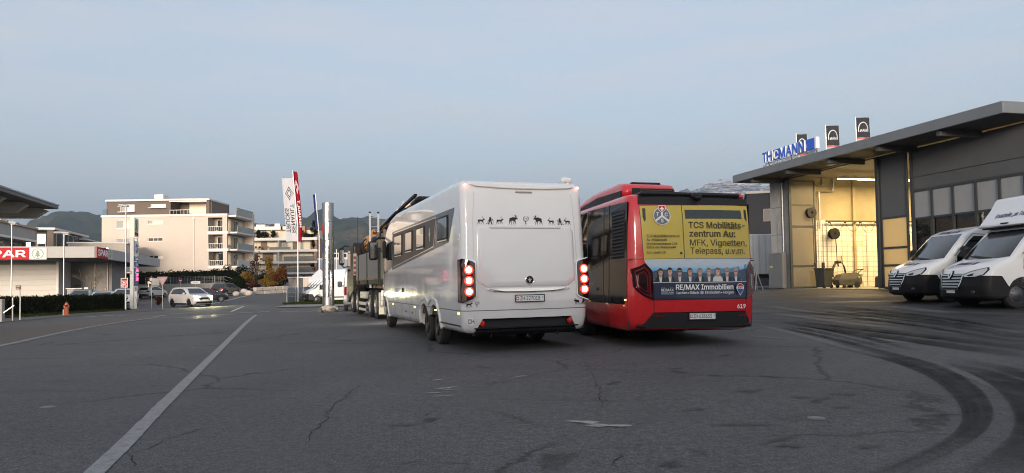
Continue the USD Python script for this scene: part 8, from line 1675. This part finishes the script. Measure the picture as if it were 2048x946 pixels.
for s in (-1, 1):
    for y0, y1 in ((.22, 2.75), (2.80, 5.05), (5.10, 5.92)):
        b = obj('side_board', bx(s * 1.22, s * 1.27, y0, y1, 1.46, 2.44, .01), BOARD, t); obj('board_edge', bx(s * 1.215, s * 1.276, y0, y1, 1.40, 1.475, .006), RUST, b)
        for z in (1.75, 2.1): obj('board_rib', bx(s * 1.268, s * 1.278, y0 + .03, y1 - .03, z, z + .03), BOARD, b)
    for y in (.18, 2.775, 5.075): obj('stake', bx(s * 1.19, s * 1.29, y - .05, y + .05, 1.24, 2.5, .008), CRANE, t)
    for y in (1.42, 2.85): wheel(t, s * 1.02, y, .52, .52, .32, CHROMER, style='steel'); 
    for y in (1.42, 2.85): wheel(t, s * .72, y, .52, .52, .28, CHROMER, style='steel') 
    for y in (6.15, 7.75): wheel(t, s * 1.05, y, .52, .52, .31, CHROMER, style='steel')
    obj('mudguard', tube([(s * .95, .75, .75), (s * .95, .95, 1.0)], .03, 6), PLASTIC, t)
    obj('mudguard', [prism_x([(y + .62 * math.cos(a), .52 + .62 * math.sin(a)) for a in np.linspace(.1, PI - .1, 12)] + [(y + .58 * math.cos(a), .52 + .58 * math.sin(a)) for a in np.linspace(PI - .1, .1, 12)], s * .88, s * 1.22) for y in (6.15, 7.75)], PLASTIC, t, 30)
    tb_ = obj('tool_box', bx(s * .8, s * 1.2, 3.75, 5.2, .98 - .30, .96, .02), mat('alu_box', (.45, .45, .44), .4, metal=.5, nscale=2, namt=.15), t); obj('side_guard', [bx(s * 1.19, s * 1.23, 3.6, 5.4, .42, .55, .01), bx(s * 1.19, s * 1.23, 3.6, 5.4, .20, .30, .01)], mat('alu_box', (.45, .45, .44), .4), t)
    # mirrors on long arms
    mi = obj('mirror', bx(s * 1.38, s * 1.62, 9.0, 9.14, 2.15, 2.95, .05), PLASTIC, t); obj('mirror_arm', [tube([(s * 1.15, 8.9, 3.0), (s * 1.35, 9.05, 3.05), (s * 1.5, 9.07, 2.95)], .03, 6), tube([(s * 1.15, 8.9, 2.1), (s * 1.4, 9.05, 2.05), (s * 1.5, 9.07, 2.15)], .03, 6)], PLASTIC, mi); obj('mirror_glass', bx(s * 1.41, s * 1.59, 8.985, 8.999, 2.25, 2.85), CHROME, mi)
cab = obj('cab', loft([(7.05, .95), (7.05, 2.9), (7.3, 3.1), (8.6, 3.1), (9.1, 2.7), (9.35, 1.7), (9.4, .6), (9.2, .45), (7.3, .9)], 2.46, .1, 5), mat('cab_paint', (.02, .015, .013), .4, spec=.25), t, 38)
obj('cab_window', [bx(s * 1.225, s * 1.236, 8.0, 8.9, 1.85, 2.65) for s in (-1, 1)], CARGLASS, cab); obj('step', [bx(s * 1.1, s * 1.24, 8.6, 9.2, .45, .9, .02) for s in (-1, 1)], PLASTIC, cab)
obj('warning_stripes', [prism_x([(6.98, 1.7 + k * .22), (7.02, 1.7 + k * .22), (7.02, 1.82 + k * .22), (6.98, 1.82 + k * .22)], -1.22, -1.10) for k in range(4)], mat('stripe_dull_red', (.20, .03, .025), .6), t); obj('warning_board', bx(-1.23, -1.09, 7.0, 7.04, 1.65, 2.6), mat('board_dull_white', (.35, .34, .32), .6), t)
# tail
tg = obj('tail_board', bx(-1.2, 1.2, .12, .17, 1.40, 2.35, .01), mat('tail_green', (.06, .065, .045), .7, nscale=3, namt=.3), t); obj('tail_bar', bx(-1.2, 1.2, .05, .14, .50, .66, .02), WTRIM, t)
for s in (-1, 1):
    l_ = obj('tail_lamp_panel', bx(s * .65, s * 1.2, .02, .06, .68, 1.02, .01), mat('reflex_white', (.72, .72, .66), .4), t); obj('tail_lamp', bx(s * .80, s * 1.12, -.01, .02, .80, .92, .01), mat('lamp_orange', (.6, .16, .03), .2), l_)
    obj('mud_flap', bx(s * .75, s * 1.2, .55, .58, .18, .95), mat('flap_pale', (.55, .52, .42), .6), t)
obj('number_plate', bx(-.26, .26, .015, .045, .52, .64), PLATEW, t)
# ladder standing behind the boards
ld = thing('ladder', 'silver ladder standing upright on the lorry bed', 'ladder', (c0[0], c0[1], gz(*c0)), TY); LAD = mat('ladder_aluminium', (.58, .58, .58), .3, metal=.7)
for x in (-1.12, -.80): obj('rail', bar((x, 2.95, 1.1), (x + .02, 3.1, 3.98), .045, .07), LAD, ld)
for k in range(8): obj('rung', rod((-1.11, 2.96 + .018 * k, 1.3 + .36 * k), (-.79, 2.96 + .018 * k, 1.3 + .36 * k), .022, 6), LAD, ld)
for x in (-1.10, -.78): obj('cap', bx(x - .04, x + .04, 3.06, 3.14, 3.98, 4.05, .01), INK, ld)
# crane
obj('crane_base', [bx(-.9, .9, 6.1, 6.9, 1.0, 1.7, .05), bx(-.45, .45, 6.25, 6.85, 1.7, 2.9, .06)], CRANE, t)
obj('crane_column', [bx(-.8, .3, 6.15, 6.85, 2.7, 3.35, .12), bx(-.55, .15, 6.2, 6.8, 3.3, 3.62, .10)], ORANGE, t)
obj('crane_valves', [bx(-1.15, -.75, 6.2, 6.8, 1.9, 2.5, .04), tube([(-1.0, 6.1, 2.5), (-1.1, 6.0, 2.9), (-.8, 6.1, 3.2)], .03, 6), tube([(-.9, 6.1, 2.4), (-1.05, 5.9, 2.7), (-.7, 6.1, 3.0)], .03, 6)], PLASTIC, t)
for x, z0_, z1_, y1_ in ((-.45, 3.45, 4.30, -.35), (-.20, 3.22, 4.16, -.1), (.02, 3.02, 4.04, .0), (-.68, 2.95, 3.88, .25), (.20, 2.80, 3.90, .4)): obj('crane_arm', bar((x, 6.3, z0_), (x + .40, y1_, z1_), .10, .085), CRANE, t)
obj('crane_tip', [bx(-.05, .9, -.75, -.1, 4.10, 4.22, .03), bar((.1, -.4, 4.2), (.15, 1.2, 4.16), .12, .1)], CRANE, t); obj('ram', [rod((-.3, 5.8, 3.5), (-.05, 2.0, 4.1), .05, 8), rod((-.5, 5.6, 3.45), (-.15, 1.0, 4.2), .035, 8)], CHROME, t)
obj('hydraulic_hose', [tube([(-.4 + .1 * k, 6.2, 3.3), (-.2 + .1 * k, 4.5, 3.75 + .04 * k), (-.05 + .1 * k, 2.5, 4.0 + .03 * k), (.25 + .1 * k, .3, 4.25)], .018, 5) for k in range(4)], PLASTIC, t)
load = thing('timber_load', 'upright brown boards and dark bundles stacked on the lorry bed', 'timber', (c0[0], c0[1], gz(*c0)), TY); r_ = np.random.default_rng(8)
for k in range(9): obj('plank', bx(-1.1 + .12 * (k % 2), -1.02 + .12 * (k % 2), .5 + .22 * k, .70 + .22 * k, 1.09, 2.85 + r_.uniform(-.2, .35), .008), mat(f'plank_brown_{k % 3}', tuple(np.array([.14, .115, .09]) * (.8 + .25 * (k % 3))), .85, nscale=3, namt=.25), load)
obj('bundle', [trimesh.creation.icosphere(2, .42).apply_translation((-.6, 4.4, 2.6)), trimesh.creation.icosphere(2, .38).apply_translation((-.75, 3.7, 2.75)), trimesh.creation.icosphere(2, .36).apply_translation((-.5, 5.2, 2.5)), bx(-.95, .9, 3.2, 5.7, 1.09, 2.3, .1)], mat('bundle_dark', (.028, .03, .028), .8, nscale=4, namt=.4), load, 30)
obj('antenna', rod((-.9, 8.0, 3.0), (-.9, 8.0, 4.3), .012, 5), INK, cab)

# silver van ahead of the lorry
p = at(687, 600, 38.0); va = math.radians(13.0); o = np.array([p[0] + 1.03 * math.cos(va), 38.0 + 1.03 * math.sin(va)])
van('silver_van', 'silver van parked just ahead of the crane lorry', (o[0], o[1], gz(*o)), va, SILVER_P, None, False, detail=True)

# ------------------------------------------------------------------ hills and mountain
def ridge_mesh(pts, D0, Dc, D1, na, nd, amp, seed, base_=-20.0, fine=.10):
    """terrain whose crest at the distance Dc follows the surveyed sight lines; it falls off in front and behind"""
    us = np.array([q[0] for q in pts], float); vs = np.array([q[1] for q in pts], float)
    u = np.linspace(us[0], us[-1], na); v = np.interp(u, us, vs)
    D = np.concatenate([np.linspace(D0, Dc, nd * 2 // 3), np.linspace(Dc, D1, nd // 3 + 1)[1:]])
    V = np.zeros((na, len(D), 3))
    for i in range(na):
        c = at(u[i], v[i], Dc); d = ray(u[i], v[i]); k = c[0] / c[1]
        for j, y in enumerate(D): V[i, j] = (k * y, y, c[2])
    f = np.where(D <= Dc, (D - D0) / (Dc - D0), 1 - (D - Dc) / (D1 - Dc)); f = np.clip(f, 0, 1); f = f * f * (3 - 2 * f) * .55 + f * .45
    e = np.minimum(1, np.minimum(np.arange(na), na - 1 - np.arange(na)) / (na * .06)); 
    P = V.reshape(-1, 3); nz = (meshkit.fbm(np.column_stack([P[:, 0] / (Dc * .05), P[:, 1] / (Dc * .06), np.zeros(len(P))]), 6, seed) - .5).reshape(na, len(D)); nz2 = (meshkit.fbm(np.column_stack([P[:, 0] / (Dc * .008), P[:, 1] / (Dc * .01), np.zeros(len(P))]), 4, seed + 9) - .5).reshape(na, len(D))
    crest = np.exp(-((D - Dc) / (Dc * .06)) ** 2)
    V[:, :, 2] = base_ + (V[:, :, 2] - base_) * f[None] * 1.0 + amp * nz * (1 - .85 * crest[None]) * (f[None] > .02) * np.minimum(1, f[None] * 3) + amp * fine * nz2
    V[:, :, 2] = base_ - 30 + (V[:, :, 2] - base_ + 30) * e[:, None]
    i = np.arange(na * len(D)).reshape(na, len(D)); F = np.concatenate([np.stack([i[:-1, :-1].ravel(), i[1:, :-1].ravel(), i[1:, 1:].ravel()], 1), np.stack([i[:-1, :-1].ravel(), i[1:, 1:].ravel(), i[:-1, 1:].ravel()], 1)])
    return trimesh.Trimesh(V.reshape(-1, 3), F, process=False)
forest = usdkit.material(stage, LK + 'hill_forest', {'g': ('geometry', {}), 'n': ('noise_texture', {'scale': .0035, 'detail': 8.0, 'roughness': .65}), 'r': ('rgb_ramp', {'ramp': [(.36, (.014, .020, .012)), (.5, (.026, .033, .018)), (.56, (.045, .05, .028)), (.64, (.07, .06, .036))]}),
    'n2': ('noise_texture', {'scale': .05, 'detail': 5.0, 'roughness': .7}), 'r2': ('rgb_ramp', {'ramp': [(.35, (.55, .55, .55)), (.65, (1.5, 1.5, 1.5))]}), 'm': ('mix', {'mix_type': 'multiply', 'fac': 1.0}), 'b': ('bump', {'strength': 1.0, 'distance': 14.0}), 'd': ('diffuse_bsdf', {'roughness': .9})},
    [('g.position', 'n.vector'), ('n.fac', 'r.fac'), ('g.position', 'n2.vector'), ('n2.fac', 'r2.fac'), ('r.color', 'm.color1'), ('r2.color', 'm.color2'), ('n2.fac', 'b.height'), ('b.normal', 'd.normal'), ('m.color', 'd.color')], surface='d.BSDF')
struct('hills', ridge_mesh([(-500, 470), (-200, 460), (0, 462), (50, 465), (80, 452), (104, 442), (118, 437.5), (127, 435.5), (134, 437.5), (150, 437), (172, 438.5), (190, 439), (215, 442), (300, 452), (380, 456), (440, 452), (470, 450), (510, 456), (550, 452), (585, 450.5), (600, 448.5), (615, 446), (630, 444), (645, 443), (672, 442), (690, 441), (715, 443), (738, 441.5), (760, 446), (800, 448), (900, 455), (1050, 470), (1250, 480), (1400, 478), (1700, 470), (2100, 460), (2500, 470)], 900, 2600, 4200, 360, 60, 150, 5), forest, True)
rock = usdkit.material(stage, LK + 'mountain_rock', {'g': ('geometry', {}), 'map': ('mapping', {'rotation': (0, .22, 0), 'scale': (.0024, .0024, .018)}), 'n': ('noise_texture', {'scale': 1.0, 'detail': 7.0, 'roughness': .62, 'distortion': .6}), 'sep': ('separate_xyz', {}), 'h': ('map_range', {'from_min': 250.0, 'from_max': 590.0, 'to_min': -.20, 'to_max': .16}), 'a': ('math', {'math_type': 'add'}),
    'r': ('rgb_ramp', {'ramp': [(.44, (.022, .021, .024)), (.50, (.04, .037, .038)), (.525, (.5, .51, .54)), (.55, (.035, .032, .034)), (.595, (.03, .028, .03)), (.62, (.52, .53, .56)), (.65, (.03, .03, .03)), (.72, (.5, .5, .53))]}), 'b': ('bump', {'strength': 1.0, 'distance': 40.0}), 'd': ('diffuse_bsdf', {'roughness': .8})},
    [('g.position', 'map.vector'), ('map.vector', 'n.vector'), ('g.position', 'sep.vector'), ('sep.z', 'h.value'), ('n.fac', 'a.value1'), ('h.result', 'a.value2'), ('a.value', 'r.fac'), ('r.color', 'd.color'), ('n.fac', 'b.height'), ('b.normal', 'd.normal')], surface='d.BSDF')
struct('mountain', ridge_mesh([(1080, 470), (1200, 430), (1300, 402), (1345, 390), (1362, 385), (1380, 379), (1398, 377), (1412, 371), (1425, 367), (1436, 363), (1444, 360.5), (1450, 362), (1458, 361), (1470, 363), (1484, 363.5), (1498, 367), (1510, 370), (1522, 373), (1536, 374), (1550, 373), (1600, 378), (1750, 385), (2000, 400), (2300, 450)], 2900, 4300, 5800, 420, 60, 210, 8, fine=.26), rock, True)

# ------------------------------------------------------------------ evening haze over the valley
hz_m = usdkit.material(stage, LK + 'haze_air', {'v': ('principled_volume', {'color': (.58, .76, 1.0), 'density': HAZE, 'anisotropy': .2})}, [], volume='v.volume')
tag(obj('haze', bx(-13000, 16000, -3500, 15000, -80, 1500), hz_m), 'thin bluish evening haze lying over the whole valley', 'haze', kind='stuff')
# headlamp beams of the turning white car, thrown on the road before it
wc = stage.GetPrimAtPath('/World/white_car')
for i, s in enumerate((-1, 1)):
    l = UsdLux.DiskLight.Define(stage, str(wc.GetPath()) + '/headlamp_beam' + ('' if i == 0 else '_001')); l.CreateRadiusAttr(.07); l.CreateIntensityAttr(3.0); l.CreateNormalizeAttr(True); l.CreateColorAttr(Gf.Vec3f(1, .9, .5))
    a = -.10; z = np.array([.45 if s > 0 else .25, -1, -a]); z /= np.linalg.norm(z); z = np.array([z[0] * 0.0, -math.cos(.16), math.sin(.16)]); x = np.array([1, 0, 0.]); y = np.cross(z, x)
    l.AddTransformOp().Set(Gf.Matrix4d(*x, 0, *y, 0, *z, 0, s * .68, 4.62, .78, 1)); sh = UsdLux.ShapingAPI.Apply(l.GetPrim()); sh.CreateShapingConeAngleAttr(32.0); sh.CreateShapingConeSoftnessAttr(.6)
